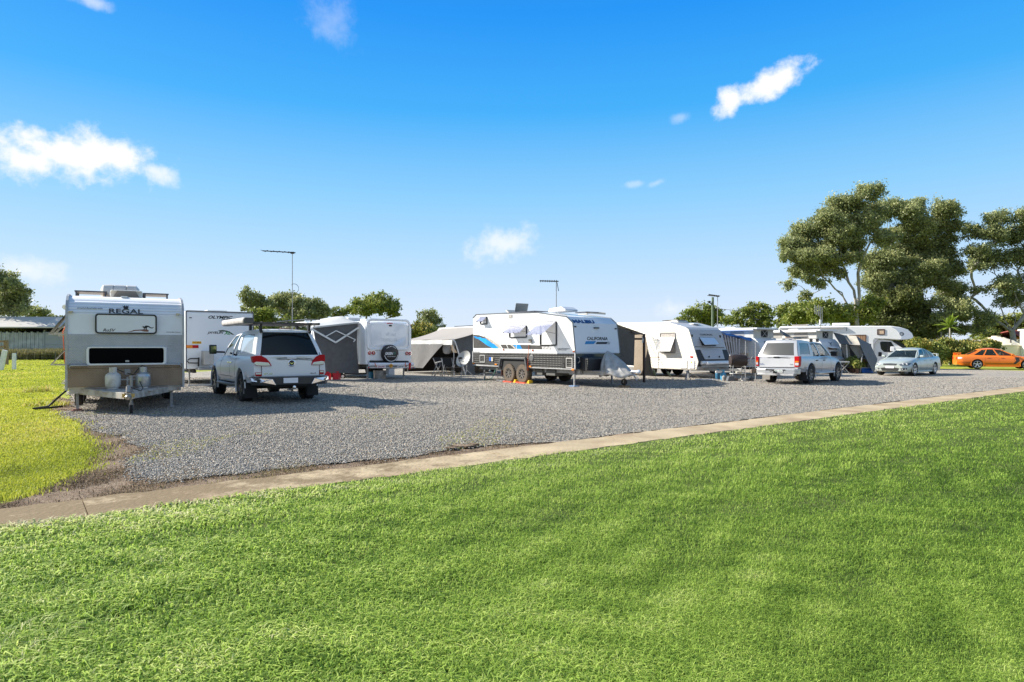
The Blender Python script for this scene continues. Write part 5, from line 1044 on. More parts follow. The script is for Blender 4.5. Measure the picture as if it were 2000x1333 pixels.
# windows with flaps propped open
tint = M('tinted_flap', (.35,.36,.46), .12, coat=.3, alpha=.62)
winw = M('window_liner', (.72,.72,.72), .5)
def hinged(px, r, out, drop, side_w=.05):
    pts = [f4.fy(-1.2, *Z4B(*p)) for p in px]; x0, x1 = min(p[0] for p in pts), max(p[0] for p in pts); z0, z1 = min(p[1] for p in pts), max(p[1] for p in pts)
    w_ = obj('window', MB().ring(rr(x0, x1, z0, z1, r), rr(x0+.045, x1-.045, z0+.045, z1-.045, r*.7), 'y', -1.235, -1.2), black, T, bevel=.004)
    obj('blind', MB().prism(rr(x0+.05, x1-.05, z0+.05, z1-.05, r*.7), 'y', -1.206, -1.2), winw, w_)
    obj('reveal', MB().box(x0+.046, x0+.09, -1.212, -1.207, z0+.06, z1-.1), blackm, w_)
    h = (z1-z0)*.93; dz = drop; dy = math.sqrt(max(.01, h*h-dz*dz))
    def q(u, v): return (x0+.02+(x1-x0-.04)*u, -1.235-dy*v, z1-.02-dz*v-.03*math.sin(v*3.14)*0)
    obj('flap', MB().grid(q, 4, 4, thick=(0, .006, .008)), tint, w_)
    for t in (.02, .98): obj('stay', MB().bar((x0+.05+(x1-x0-.1)*t, -1.235, z0+(z1-z0)*.5), q(t, .75), .012), black, w_)
    for t in (.06, .35, .65, .94): obj('catch', MB().box(q(t,.96)[0]-.02, q(t,.96)[0]+.02, q(t,.96)[1]-.01, q(t,.96)[1]+.015, q(t,.96)[2]-.02, q(t,.96)[2]+.02), black, w_)
hinged([(220,182),(352,322)], .05, .3, .22); hinged([(762,352),(1090,572)], .06, .5, .30); hinged([(1335,275),(1645,722)], .06, .7, .52)
obj('vent_hatch', MB().prism([S4(748,140), S4(815,140), S4(815,208), S4(748,208)], 'y', -1.22, -1.2), M('vent_grey', (.35,.33,.30), .6, var=.4, vs=25), T)
for px in ([(218,890),(315,1035)], [(1822,945),(1945,1140)]):
    pts = [S4(*p) for p in px]; x0, x1, z0, z1 = min(p[0] for p in pts), max(p[0] for p in pts), min(p[1] for p in pts), max(p[1] for p in pts)
    h_ = obj('hatch', MB().ring(rr(x0, x1, z0, z1, .03), rr(x0+.04, x1-.04, z0+.04, z1-.04, .02), 'y', -1.235, -1.212), M('hatch_frame', (.38,.37,.35), .5), T, bevel=.003)
for px, m in (([(1745,960),(1810,1045)], blackm), ([(1740,1055),(1805,1130)], blackm), ([(400,935),(440,1005)], bluep), ([(440,935),(468,1010)], M('socket_cream', (.55,.48,.35), .6))):
    pts = [S4(*p) for p in px]; obj('socket_box', MB().prism(rr(pts[0][0], pts[1][0], pts[1][1], pts[0][1], .01), 'y', -1.25, -1.212), m, T)
for a, b in ((655,795),(1198,808),(1962,828)): x, z = S4(a, b); obj('side_lamp', MB().box(x-.04, x+.04, -1.225, -1.2, z-.03, z+.03), M('side_lamp_red', (.35,.07,.02), .3), T)
for a, b in ((100,1052),(520,1068),(1160,1108),(1952,1165)): x, z = S4(a, b); obj('side_lamp', MB().box(x-.07, x+.07, -1.245, -1.22, z-.03, z+.03), amber, T, bevel=.005)
# tap cord and hook on the side
mb = MB(); a = S4(1165,620); b = S4(1135,690); c = S4(1128,1180); mb.tube([(b[0], -1.23, b[1]), (b[0]-.03, -1.26, (b[1]+c[1])/2), (c[0], -1.27, c[1])], .013, 5); obj('cord', mb, orangep, T); obj('bracket', MB().box(a[0]-.08, a[0]+.06, -1.28, -1.2, a[1]-.08, a[1]+.05), M('bracket_tan', (.30,.27,.22), .6), T, bevel=.01)
mb = MB(); mb.lathe([(.10,-.0), (.14,-.01), (.14,-.03), (.10,-.04)], (S4(1180,950)[0], -1.2, S4(1180,950)[1]), 'y', 20); obj('hose_reel', mb, M('reel_grey', (.10,.10,.10), .5), T)
# front
fplate(T, 'front_panel', f4, fx4, [Z4(1242,424), Z4(1700,452), Z4(1735,700), Z4(1268,692)], whf, .012, .010)
ftext(T, 'MALIBU', f4, fx4, Z4, 1232, 352, 1462, 388, M('malibu_blue', (.005,.05,.17), .5), bold=.07, shear=.2)
ftext(T, 'CALIFORNIA', f4, fx4, Z4, 1385, 532, 1600, 568, bold=.03, shear=.25)
fplate(T, 'stripe_decal', f4, fx4, [Z4(1372,577), Z4(1480,577), Z4(1455,608), Z4(1360,608)], M('malibu_blue2', (.01,.20,.50), .4), .018, .003); fplate(T, 'stripe_decal', f4, fx4, [Z4(1490,585), Z4(1600,585), Z4(1590,608), Z4(1475,608)], ink, .018, .003)
ftext(T, 'RV', f4, fx4, Z4, 1600, 583, 1632, 612, bold=.0, shear=.25)
for a, b in ((1258,424), (1686,446)): x, y, z = onfront(f4, fx4, *Z4(a, b)); obj('marker_lamp', MB().box(x-.01, x+.04, y-.04, y+.04, z-.025, z+.025), black, T)
x, y, z = onfront(f4, fx4, *Z4(1480, 438)); obj('camera_housing', MB().box(x, x+.07, y-.13, y+.13, z-.02, z+.025), black, T, bevel=.01)
navy = M('navy_gloss_plate', (.012,.028,.05), .2, coat=.5); mb = MB(); mb.box(xf_-.018, xf_+.03, -1.19, 1.19, .66, 1.24); obj('front_skirt', mb, navy, T, bevel=.005)
mb = MB(); mb.prism([(xf_+.03, .62), (xf_+.03, 1.12), (xf_+.35, 1.05), (xf_+.40, .62)], 'y', -1.0, .25); tb = obj('tool_box', mb, M('tool_box_black', (.018,.018,.02), .5), T, bevel=.01)
for yy in (-.95, .22): obj('box_corner', MB().box(xf_+.36, xf_+.42, yy-.03, yy+.03, .62, 1.08), dot, tb)
mb = MB(); mb.tube([(xf_+.04, -1.12, 1.12), (xf_+.14, -1.12, 1.08), (xf_+.14, -1.12, .95), (xf_+.05, -1.12, .9)], .016, 6); obj('grab_handle', mb, alu, T, smooth=60)
# chassis and drawbar
mb = MB(); mb.box(xr_+.2, xf_, -.98, -.88, .48, .66); mb.box(xr_+.2, xf_, .88, .98, .48, .66); mb.bar((xf_-.6, -.95, .52), (1.75, -.05, .52), .09, .16); mb.bar((xf_-.6, .95, .52), (1.75, .05, .52), .09, .16); mb.box(xf_, xf_+.6, -.8, .8, .58, .61)
obj('drawbar', mb, M('galv_chassis', (.40,.40,.39), .5, .5, dirt=.5, ds=5), T, bevel=.006)
for xx, w_ in ((-1.6, .55), (-2.35, .5)): obj('water_tank', MB().box(xx-w_/2, xx+w_/2, -1.05, -.3, .36, .60), M('tank_grey', (.10,.10,.09), .7), T, bevel=.02)
obj('mudflap', MB().box(-3.17-.62-.9, -3.17-.60-.9, -1.2, -.95, .25, .75), M('rust_mudflap', (.12,.05,.035), .8), T)
for x_, y_ in ((-.25, -1.02), (-6.2, -1.0), (-.25, 1.0), (-6.2, 1.0)): leg(T, x_, y_, .66, .22)
for x_ in (-.15, -6.25): mb = MB(); mb.lathe([(.05,0), (.06,-.02), (.03,-.03)], (x_-.1, -1.06, .57), 'y', 12); obj('leg_nut', mb, M('leg_nut', (.6,.45,.42), .5), T)
mb = MB(); mb.cyl((1.7,0,.6), (2.02,0,.6), .045); mb.lathe([(.07,0), (.08,.06), (.05,.12)], (1.98,0,.6), 'x', 12); mb.tube([(1.7,.05,.5), (1.85,.1,.28), (2.0,.02,.36), (1.9,-.06,.5)], .014, 5); obj('coupling', mb, M('coupling_pale', (.55,.60,.68), .3, .3, dirt=.3), T, smooth=50)
mb = MB(); mb.cyl((1.35,.0,.24), (1.35,.0,.75), .03); mb.bar((1.35,0,.28), (1.33,0,.17), .1, .03); j = obj('jockey_wheel', mb, steel, T); mb = MB(); mb.lathe([(.05,-.04), (.12,-.04), (.125,0), (.12,.04), (.05,.04)], (1.33, 0, .20), 'y', 18); obj('tyre', mb, rubber, j, smooth=40)
# roof gear
obj('air_conditioner', MB().prism([(-2.6,2.93), (-2.5,3.08), (-1.75,3.12), (-1.5,3.0), (-1.5,2.93)], 'y', -.35, .35), M('aircon_white', (.66,.67,.7), .35, dirt=.15), T, bevel=.05)
a = f4.fy(-.2, *Z4(740,262)); b = f4.fy(-.2, *Z4(650,180)); obj('open_roof_hatch', MB().slab([(a[0]-.55, .3, a[1]), (a[0]-.55, -.4, a[1]), (a[0]-.45, -.4, b[1]), (a[0]-.45, .3, b[1])], (.03,0,0)), M('hatch_smoke', (.20,.21,.20), .3, alpha=.9), T, bevel=.01)
obj('satellite_dome', MB().slab([(-5.2,-.35,2.92), (-5.2,.35,2.92), (-5.5,.35,3.12), (-5.5,-.35,3.12)], (.05,0,.05)), M('beige_fold', (.55,.52,.46), .5), T, bevel=.02)
mb = MB(); mb.box(-4.9, -2.7, -1.0, -.2, 2.95, 2.98); mb.box(-1.4, -.75, .1, .9, 2.86, 2.90); obj('solar_panel', mb, M('solar_panel', (.1,.1,.12), .25, .4), T)
mb = MB(); mb.bar((-.9, -.2, 2.78), (-.4, -.2, 2.78), .04); mb.bar((-.9, .2, 2.86), (-.3, .7, 2.80), .05); mb.bar((-.9, .7, 2.90), (-.5, .9, 2.85), .03); obj('folded_antenna', mb, M('beige_fold', (.55,.52,.46), .5), T)
# ramps, chocks, cover, block, pads
for i, xw in enumerate((-3.17, -4.07)):
    o = MB().prism([(xw-.30, .0), (xw+.32, .0), (xw+.28, .03), (xw-.1, .05), (xw-.30, .05)], 'y', -1.34, -1.0); w = f4
    o = obj('levelling_ramp', o, M('ramp_red', (.75,.09,.04), .5)); o.location = f4.pos; o.rotation_euler = (0,0,f4.yaw); tag(o, ['red plastic levelling ramp under the front tyre of the black and white caravan', 'red plastic levelling ramp under the rear tyre of the black and white caravan'][i], 'ramp')
    x0 = xw+.30; o = obj('wheel_chock', MB().prism([(x0, 0), (x0+.2, 0), (x0+.2, .12), (x0+.14, .14), (x0+.04, .02)], 'y', -1.28, -1.08), yellowp, bevel=.008); o.location = f4.pos; o.rotation_euler = (0,0,f4.yaw)
    tag(o, ['yellow wheel chock in front of the front tyre of the black and white caravan', 'yellow wheel chock between the two tyres of the black and white caravan'][i], 'chock')
o = obj('timber_block', MB().box(1.18, 1.52, -.14, .14, -.02, .075), timber, bevel=.008); o.location = f4.pos; o.rotation_euler = (0,0,f4.yaw); tag(o, 'short timber block under the jockey wheel of the black and white caravan', 'block')
o = obj('jack_pad', MB().box(-.40, -.10, -1.18, -.88, .0, .03), M('pad_blue', (.12,.25,.5), .5), bevel=.008); o.location = f4.pos; o.rotation_euler = (0,0,f4.yaw); tag(o, 'blue pad under the front leg of the black and white caravan', 'pad')
foil = M('silver_tarp', (.40,.39,.37), .42, .25, var=.3, vs=5, bump=.6, bs=6, dirt=.3)
r_ = np.random.default_rng(4); pl_ = r_.uniform(-1, 1, 40)
def cover(u, v):
    a = 2*math.pi*u; cx = 1.02; bx = cx+.82*math.cos(a); by = .56*math.sin(a)*(1-.45*max(0, math.cos(a)))
    ax, az_ = .46, 1.36; k = v; fold = 1+.13*math.sin(a*9+2)*math.sin(math.pi*min(1, k*1.2))+.05*pl_[int(u*40) % 40]
    x = ax+(bx-ax)*k*(1+(fold-1)*.4); y = by*math.sin(k*math.pi/2)*fold; z = az_-(az_-.42)*k**1.25-.06*math.sin(a*5)*k
    return (x, y, z)
mb = MB(); mb.grid(cover, 60, 14); o = obj('drawbar_cover', mb, foil, smooth=35); o.location = f4.pos; o.rotation_euler = (0,0,f4.yaw); tag(o, 'crumpled silver tarpaulin cover tied over the drawbar of the black and white caravan', 'cover')
m_ = o.modifiers.new('solid', 'SOLIDIFY'); m_.thickness = .006
# its awning on the far side
AT = thing('awning', 'dark shade annex on a brown pole, right of the black and white caravan', 'awning', f4, 'awnings and annexes between the caravans')
a = [f4.fx(-.36, *Z5(*p)) for p in [(172,398),(400,470),(388,900),(215,880)]]
obj('end_wall', MB().slab([(-.36, *p) for p in a], (-.01,0,0)), M('brown_shade_cloth', (.115,.105,.095), .95, var=.12, vs=9, transl=.1), AT)
W_ = lambda p, Y: f4.loc(at(*Z5(*p), Y))
tanc = M('tan_shade_cloth', (.40,.33,.25), .9, var=.15, vs=14, transl=.45)
def tw(u, v):
    t = Vector(at(*Z5(398+130*u, 492+0*u), 30.2-2.7*u)); b = Vector(at(*Z5(378+265*u, 1000+28*u), 30.4-2.2*u)); return f4.loc(t.lerp(b, v)+Vector((.0, .06*math.sin(v*14+u*3), 0)))
obj('side_wall', MB().grid(tw, 8, 20, thick=(.006,.004,0)), tanc, AT, smooth=60)
brown = M('brown_pole', (.035,.015,.012), .5)
p_ = W_((520,1115), 27.25); t_ = W_((518,482), 27.25); obj('pole', MB().box(p_.x-.04, p_.x+.04, p_.y-.04, p_.y+.04, 0, t_.z), brown, AT)
obj('beam', MB().bar((t_.x, t_.y, t_.z-.03), (-.3, 2.2, t_.z+.05), .06, .05), brown, AT); obj('beam', MB().bar((t_.x, t_.y, t_.z-.22), (t_.x-.4, 2.4, t_.z-.22), .05, .08), brown, AT)
mb = MB(); mb.grid(lambda u, v: (t_.x-5*u, 1.22+(t_.y-1.22)*v, 2.5-(2.5-t_.z)*v-.05*math.sin(u*9)*v), 8, 6, thick=(0,0,-.012)); obj('roof_sheet', mb, canvas_g, AT, smooth=60)
mb = MB(); mb.tube([W_((500,515), 27.3), W_((505,560), 27.2), W_((498,600), 27.2)], .03, 6); obj('rope_bundle', mb, inkw, AT)
# satellite dish on a tripod
def dish(label, u, v, Y, uc, vc, D, az_):
    x, y = G(u, v); o = thing('satellite_dish', label, 'satellite dish', loc=(x, y)); c = at(uc, vc, y)-Vector((x, y, 0))
    n = Vector((math.cos(az_), math.sin(az_), .55)).normalized(); a = n.cross(Vector((0,0,1))).normalized(); b = a.cross(n)
    def q(u, v): t = 2*math.pi*u; r = D/2*v; return c+(a*math.cos(t)*.92+b*math.sin(t))*r+n*(.16*v*v-.1)
    ds = obj('dish', MB().grid(q, 28, 8, thick=n*-.008), M('dish_grey', (.42,.42,.40), .45, .2, dirt=.2), o, smooth=40)
    mb = MB(); mb.bar(c+n*-.1-b*D*.48, c+n*.42-b*.12, .02); mb.lathe([(.05,0), (.06,.1), (.03,.16)], c+n*.34-b*.12, 'x', 10); obj('feed_arm', mb, black, o)
    mb = MB(); mb.bar(c-a*D*.46+n*.03, c+a*D*.46+n*.03, .02); mb.bar(c-n*.12-b*.1, Vector((0,0,c.z-.35)), .06); obj('mount', mb, alu, o)
    mb = MB(); mb.tube([(0,0,.32), (0,0,c.z-.2)], .02, 8); obj('mast', mb, alu, o)
    for k in range(3):
        t = k*2*math.pi/3+.4; mb = MB(); mb.tube([(0,0,.42), (.48*math.cos(t), .48*math.sin(t), .01)], .014, 6); obj('leg', mb, alu, o)
dish('round grey satellite dish on a white tripod behind the black and white caravan', 911, 740, 30, 906, 702, .85, R(-125))
mb = MB(); c = G(935, 741.5); mb.tube([(c[0]+.13*math.cos(t)+.3*max(0,-(t-3)), c[1]+.05, .16+.14*math.sin(t)) for t in np.linspace(-1.2, 2.6, 12)], .022, 6); tag(obj('hook', mb, M('pale_hook', (.6,.6,.58), .5), smooth=60), 'pale curved hose hook standing on the gravel by the dish tripod', 'hook')
mb = MB(); q = [at(*Z4(450,850), 28.4), at(*Z4(415,890), 28.2), at(*Z4(395,950), 28.1), Vector((*G(*Z4(360,985)), .02)), Vector((*G(*Z4(300,992)), .02))]; mb.tube(q, .016, 6); tag(obj('garden_hose', mb, M('hose_green', (.02,.16,.11), .5), smooth=60), 'green garden hose dropping from the black and white caravan to the gravel', 'hose')
mb = MB(); q = [at(*Z4(440,860), 28), at(*Z4(430,900), 28), at(*Z4(445,950), 28), Vector((*G(*Z4(450,1000)), .02)), Vector((*G(*Z4(490,1008)), .02))]; mb.tube(q, .02, 6); mb.tube([Vector((*G(*Z4(430,1003)), .05)), Vector((*G(*Z4(520,1006)), .05))], .03, 6); tag(obj('tyre_pump', mb, M('pump_grey', (.25,.25,.25), .5), smooth=60), 'grey stand pipe and cable beside the rear tyre of the black and white caravan', 'pipe')

# ---------------------------------------------------------------- annex and caravan between the moulded and the black and white one
f45 = Fr((-1.1, 35.3), 128); T = thing('caravan', 'pale caravan roof showing above the beige annex', 'caravan', f45, GV)
a = f45.loc(at(842, 636, 36.3)); mb = MB(); mb.prism([(-.2, .6), (-.2, 2.45), (.1, 2.66), (5.5, 2.66), (6.2, 2.2), (6.2, .6)], 'y', -2.3, 0, 0); obj('body', mb, white, T, bevel=.03)
for x_ in (2.8, 3.6): wheel(T, x_, -.12, .35, .22, 1, 6); wheel(T, x_, -2.18, .35, .22, -1, 6)
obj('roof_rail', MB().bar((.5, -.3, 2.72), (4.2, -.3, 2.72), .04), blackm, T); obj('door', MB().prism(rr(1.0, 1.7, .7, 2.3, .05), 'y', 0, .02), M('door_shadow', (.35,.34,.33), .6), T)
AT = thing('annex', 'beige caravan annex with sagging roof, white valance and grey shade walls', 'annex', f45, 'awnings and annexes between the caravans')
L_ = lambda p, Y: f45.loc(at(*Z3C(*p), Y))
oc = L_((990,452), 33.4)                                # outer near corner
Yo = lambda t: 33.4+3.6*t
topin = [L_((1370,205), 35.0), L_((540,225), 39.5)]
def rf(u, v):                                           # u away from us along the van, v from the van to the outer edge
    i = Vector((.05+5*u, .0, 2.62)); ou = Vector((oc.x+5.0*u, oc.y, oc.z+.02)); p = i.lerp(ou, v); p.z += -.07*math.sin(v*math.pi)+.02*math.sin(u*14)*v; return p
rs = obj('roof_sheet', MB().grid(rf, 12, 10, thick=(0,0,-.012)), M('beige_vinyl', (.40,.365,.33), .8, dirt=.3, ds=1.5, dcol=(.42,.38,.33), transl=.15), AT, smooth=60)
vz = L_((900,555), 34).z
obj('valance', MB().grid(lambda u, v: (oc.x+.15+4.8*u, oc.y+.01+.02*math.sin(u*30)*v, oc.z+(vz-oc.z)*v), 30, 2, thick=(0,-.01,0)), canvas, AT, smooth=60)
def fw(u, v):
    x0 = oc.x+1.2-1.2*0; xs = oc.x+1.15+.35*v*0; p = Vector((oc.x+.95+3.9*u+(.9*(1-v)*0), oc.y+.05+.25*v, vz+.05+(.28-vz)*v)); p.x += (1-u)*(1.75*v); p.y += .03*math.sin(u*12+v*4); return p
obj('front_wall', MB().grid(fw, 14, 8, thick=(0,-.008,0)), M('grey_wall_cloth', (.16,.155,.15), .9, var=.1, vs=6, transl=.15), AT, smooth=60)
def ew(u, v):                                           # end wall facing us, right of the opening
    t = f45.fx(.06, *Z3C(990+375*u, 452-110*u)); b = f45.fx(-.1, *Z3C(1222+200*u, 1195-10*u)); y = t[0]+(b[0]-t[0])*v; z = t[1]+(b[1]-t[1])*v; return (.05-.12*v+.03*math.sin(u*7+v*3), y, z)
obj('end_wall', MB().grid(ew, 8, 8, thick=(.008,0,0)), M('charcoal_shade_cloth', (.095,.10,.105), .95, var=.15, vs=9), AT, smooth=60)
for x_ in (oc.x, oc.x+4.9): obj('pole', MB().tube([(x_, oc.y, 0), (x_, oc.y, oc.z)], .022, 6), alu, AT)
mb = MB(); mb.tube([L_((960,440),33.3), L_((1010,480),33.2), L_((1040,560),33.2), L_((1100,760),33.3), L_((1225,1150),33.4)], .03, 6); obj('edge_hem', mb, M('hem_grey', (.5,.5,.5), .6), AT, smooth=60)
obj('far_shade_sheet', MB().box(5.0, 5.03, 0, oc.y, .05, 2.0), M('far_shade_dark', (.06,.052,.045), .95), AT)  # dark sheet added across the far end to keep the annex opening dark
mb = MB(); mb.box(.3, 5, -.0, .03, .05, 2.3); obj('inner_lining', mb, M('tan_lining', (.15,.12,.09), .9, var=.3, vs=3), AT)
# things inside: folding chairs, table with a white cloth, steps
def fold_chair(label, w, yaw, m, g='camp chairs in the annex opening'):
    o = thing('camp_chair', label, 'chair', loc=w, rz=R(yaw), group=g)
    obj('seat', MB().box(-.22, .22, -.24, .24, .42, .45), m, o, bevel=.01); obj('backrest', MB().slab([(-.24,-.24,.5), (-.24,.24,.5), (-.36,.24,.95), (-.36,-.24,.95)], (.02,0,0)), m, o)
    for s in (-1, 1): obj('leg', MB().bar((-.26, s*.26, 0), (.24, s*.26, .6), .025), steel, o); obj('leg', MB().bar((.26, s*.26, 0), (-.34, s*.26, .92), .025), steel, o)
dk = M('chair_black', (.01,.01,.01), .9)
for i, (u, v, yw, lb) in enumerate([(862,735,-40,'dark camp chair leftmost inside the beige annex'), (876,736,-70,'dark camp chair in the middle of the beige annex opening'), (893,735,-100,'dark camp chair nearest the right wall of the beige annex')]):
    fold_chair(lb, G(u, v), yw, dk)
o = thing('camp_table', 'low camp table draped with a pale cloth inside the beige annex', 'table', loc=(at(880, 694, 36).x, 36.2)); obj('table_top', MB().box(-.6, .9, -.35, .35, 1.12, 1.16), canvas_g, o); obj('cloth', MB().box(-.62, .92, -.38, -.36, .92, 1.16), M('black_cloth', (.012,.011,.01), .95), o)
for s in (-.5, .8): obj('leg', MB().bar((s,-.3,0), (s,.3,1.1), .03), steel, o); obj('leg', MB().bar((s,.3,0), (s,-.3,1.1), .03), steel, o)
tag(obj('plastic_bag', MB().lathe([(.1,0), (.22,.1), (.25,.35), (.12,.6), (.02,.7)], at(873, 692, 34.8), n=14), M('clear_plastic', (.55,.56,.58), .3, alpha=.75), smooth=60), 'pale plastic bag hanging in the beige annex opening', 'bag')
a = G(*Z3C(540,1185)); o = thing('step_ladder', 'dark folding step leaning in the annex opening', 'step', loc=a); W__ = Vector((*a, 0)); Q = lambda p, dy=0: at(*Z3C(*p), a[1]+dy)-W__
mb = MB(); mb.bar(Q((545,1180)), Q((672,905)), .035); mb.bar(Q((610,1180), .5), Q((720,905), .5), .035); obj('frame', mb, steel, o)
for p in ((620,1110),(655,1060),(700,1010)): obj('rung', MB().bar(Q((p[0]-25, p[1])), Q((p[0]+45, p[1]-2), .4), .04, .02), steel, o)
obj('top_tray', MB().bar(Q((625,915)), Q((775,880), .3), .2, .05), M('tray_grey', (.30,.29,.27), .6), o)
# red tubs, trolley, buckets under the moulded caravan's awning
for i, (u, u2, v) in enumerate([(633,645,743.5), (651,664,743)]):
    x, y = G((u+u2)/2, v); w_ = (u2-u)/F*y; o = thing('storage_tub', ['red storage tub behind the rear wheel of the white pickup', 'red storage tub with dark lid beside the small trolley wheel'][i], 'tub', loc=(x, y), group='red tubs under the awning')
    mb = MB(); mb.slab([(-w_/2*.9,-.2,0), (w_/2*.9,-.2,0), (w_/2*.9,.2,0), (-w_/2*.9,.2,0)], (0,0,.36)); obj('tub', mb, redp, o, bevel=.02); obj('lid', MB().box(-w_/2, w_/2, -.23, .23, .36, .40), redp if i == 0 else redp, o, bevel=.01)
x, y = G(670, 740.5); o = thing('trolley', 'small black trolley with a pale wheel behind the white pickup', 'trolley', loc=(x, y)); mb = MB(); mb.lathe([(.05,-.04), (.12,-.04), (.12,.04), (.05,.04)], (0,0,.12), 'y', 16); wh = obj('wheel', mb, rubber, o, smooth=40); obj('hub', MB().lathe([(.07,-.045), (.02,-.05)], (0,0,.12), 'y', 12), inkw, wh)
obj('deck', MB().box(.05, 1.0, .0, .45, .2, .27), blackm, o); obj('handle', MB().bar((1.0, .2, .25), (1.3, .2, .45), .03), blackm, o)
x, y = G(*Z3(808,1003)); o = MB(); o.lathe([(.13,0), (.16,.34), (.15,.34), (.12,.03)], (0,0,0), n=20); o = obj('bucket', o, M('bucket_blue', (.02,.16,.27), .4), smooth=40); o.location = (x, y, 0); tag(o, 'teal blue plastic bucket under the moulded caravan', 'bucket')
x, y = G(*Z3(898,1008)); o = MB(); o.lathe([(.27,0), (.30,.40), (.31,.41), (.29,.40), (.26,.04)], (0,0,0), n=26); o = obj('metal_tub', o, M('tub_steel', (.36,.34,.31), .4, .7, var=.25, vs=12), smooth=40); o.location = (x, y, 0); tag(o, 'round galvanised metal tub under the moulded caravan', 'tub')
mb = MB(); mb.box(-2.4, 1.6, -.7, .7, .0, .03); o = obj('ground_mat', mb, M('grey_mat', (.22,.22,.22), .9)); x, y = G(680, 742.5); o.location = (x, y, .004); tag(o, 'grey mat lying on the gravel beneath the moulded caravan awning', 'mat')

# ---------------------------------------------------------------- cream ribbed caravan
f5 = Fr((9.68, 31.24), -55.5); T = thing('caravan', 'cream ribbed caravan with black lower front, right of the black and white caravan', 'caravan', f5, GV)
S5 = lambda *p: f5.fy(-1.2, *Z5A(*p))
pr = [S5(300,222), S5(1180,212), S5(1300,240), S5(1600,328), S5(1665,375), S5(1690,440), S5(1780,760), S5(1880,1080), S5(1832,1255)]
x_r = -6.4; zb = pr[-1][1]; prof5 = [(x_r, 2.3), (x_r+.5, pr[0][1])]+pr[1:]+[(x_r, zb)]
fx5 = front_of([(x, z) for x, z in prof5 if x > -2.0])
crm = siding('cream_siding', (.74,.70,.62), .085, .4, .8, .12); f5m = M('grey_front_gloss', (.42,.42,.43), .45, coat=.1, dirt=.1)
mb = MB(); mb.prism(prof5, 'y', -1.2, 1.2, 0, mcap=0, medge=lambda a, b: (1 if a > -1.9 else 0)); obj('body', mb, [crm, f5m], T, bevel=.03)
K = lambda L: [Z5(*p) for p in L]
P4_ = [onfront(f5, fx5, *Z5(*p)) for p in ((1195,690),(1580,690),(1610,905),(1218,905))]; zt5, zb5 = (P4_[0][2]+P4_[1][2])/2, (P4_[2][2]+P4_[3][2])/2
obj('lower_front', MB().grid(lambda u, v: (fx5(zt5+(zb5-zt5)*v)+.012, -1.19+2.38*u, zt5+(zb5-zt5)*v), 4, 12, thick=(-.01,0,0)), M('charcoal_front', (.028,.028,.03), .6), T, smooth=60)
ftext(T, 'CORONAL', f5, fx5, Z5, 1245, 485, 1410, 504, bold=.02)
w_ = fplate(T, 'front_window', f5, fx5, K([(1232,528),(1440,534),(1455,640),(1275,635)]), black, .02, .015)
def flap5(px, d0, d1, name, m, par):
    P_ = [Vector(onfront(f5, fx5, *Z5(*p)))+Vector((d, 0, 0)) for p, d in zip(px, (d0, d0, d1, d1))]; return obj(name, MB().slab(P_, (-.02, 0, .01)), m, par, bevel=.006)
pa = f5.fx(.1, *Z5(1240,530)); 
flp = MB(); q = [Vector(onfront(f5, fx5, *Z5(*p))) for p in [(1236,530),(1430,536)]]; r2 = [Vector((q[1].x+.42, *f5.fx(q[1].x+.42, *Z5(1497,618)))), Vector((q[0].x+.42, *f5.fx(q[0].x+.42, *Z5(1312,622))))]
flp.slab([q[0]+Vector((.03,0,0)), q[1]+Vector((.03,0,0)), r2[0], r2[1]], (-.015, 0, -.02)); obj('flap', flp, M('flap_skyblue', (.55,.62,.70), .2, coat=.3), w_)
h_ = MB(); q = [Vector(onfront(f5, fx5, *Z5(*p))) for p in [(1245,682),(1530,688)]]; r2 = [Vector((q[1].x+.25, *f5.fx(q[1].x+.25, *Z5(1572,812)))), Vector((q[0].x+.25, *f5.fx(q[0].x+.25, *Z5(1315,815))))]
h_.slab([q[0]+Vector((.03,0,0)), q[1]+Vector((.03,0,0)), r2[0], r2[1]], (-.04, 0, -.01)); h_ = obj('boot_lid', h_, f5m, T, bevel=.012)
for p in ((1362,780), (1497,780)): a = Vector((q[0].x+.235, *f5.fx(q[0].x+.235, *Z5(*p)))); obj('latch', MB().lathe([(.03,0), (.05,.03), (.02,.04)], a, 'x', 12), black, h_)
mb = MB(); a = onfront(f5, fx5, *Z5(1185,650)); b = onfront(f5, fx5, *Z5(1560,662)); mb.bar(Vector(a)+Vector((.01,0,0)), Vector(b)+Vector((.01,0,0)), .03); obj('front_moulding', mb, M('grey_trim', (.12,.13,.14), .4), T)
for a in ((1140,505), (1508,515)): x, y, z = onfront(f5, fx5, *Z5(*a)); obj('marker_lamp', MB().box(x-.02, x+.04, y-.04, y+.04, z-.07, z+.05), black, T)
obj('side_lamp', MB().prism(rr(*sorted([S5(1705,955)[0], S5(1760,990)[0]]), S5(1700,990)[1], S5(1700,955)[1], .02), 'y', -1.225, -1.2), redlamp, T)
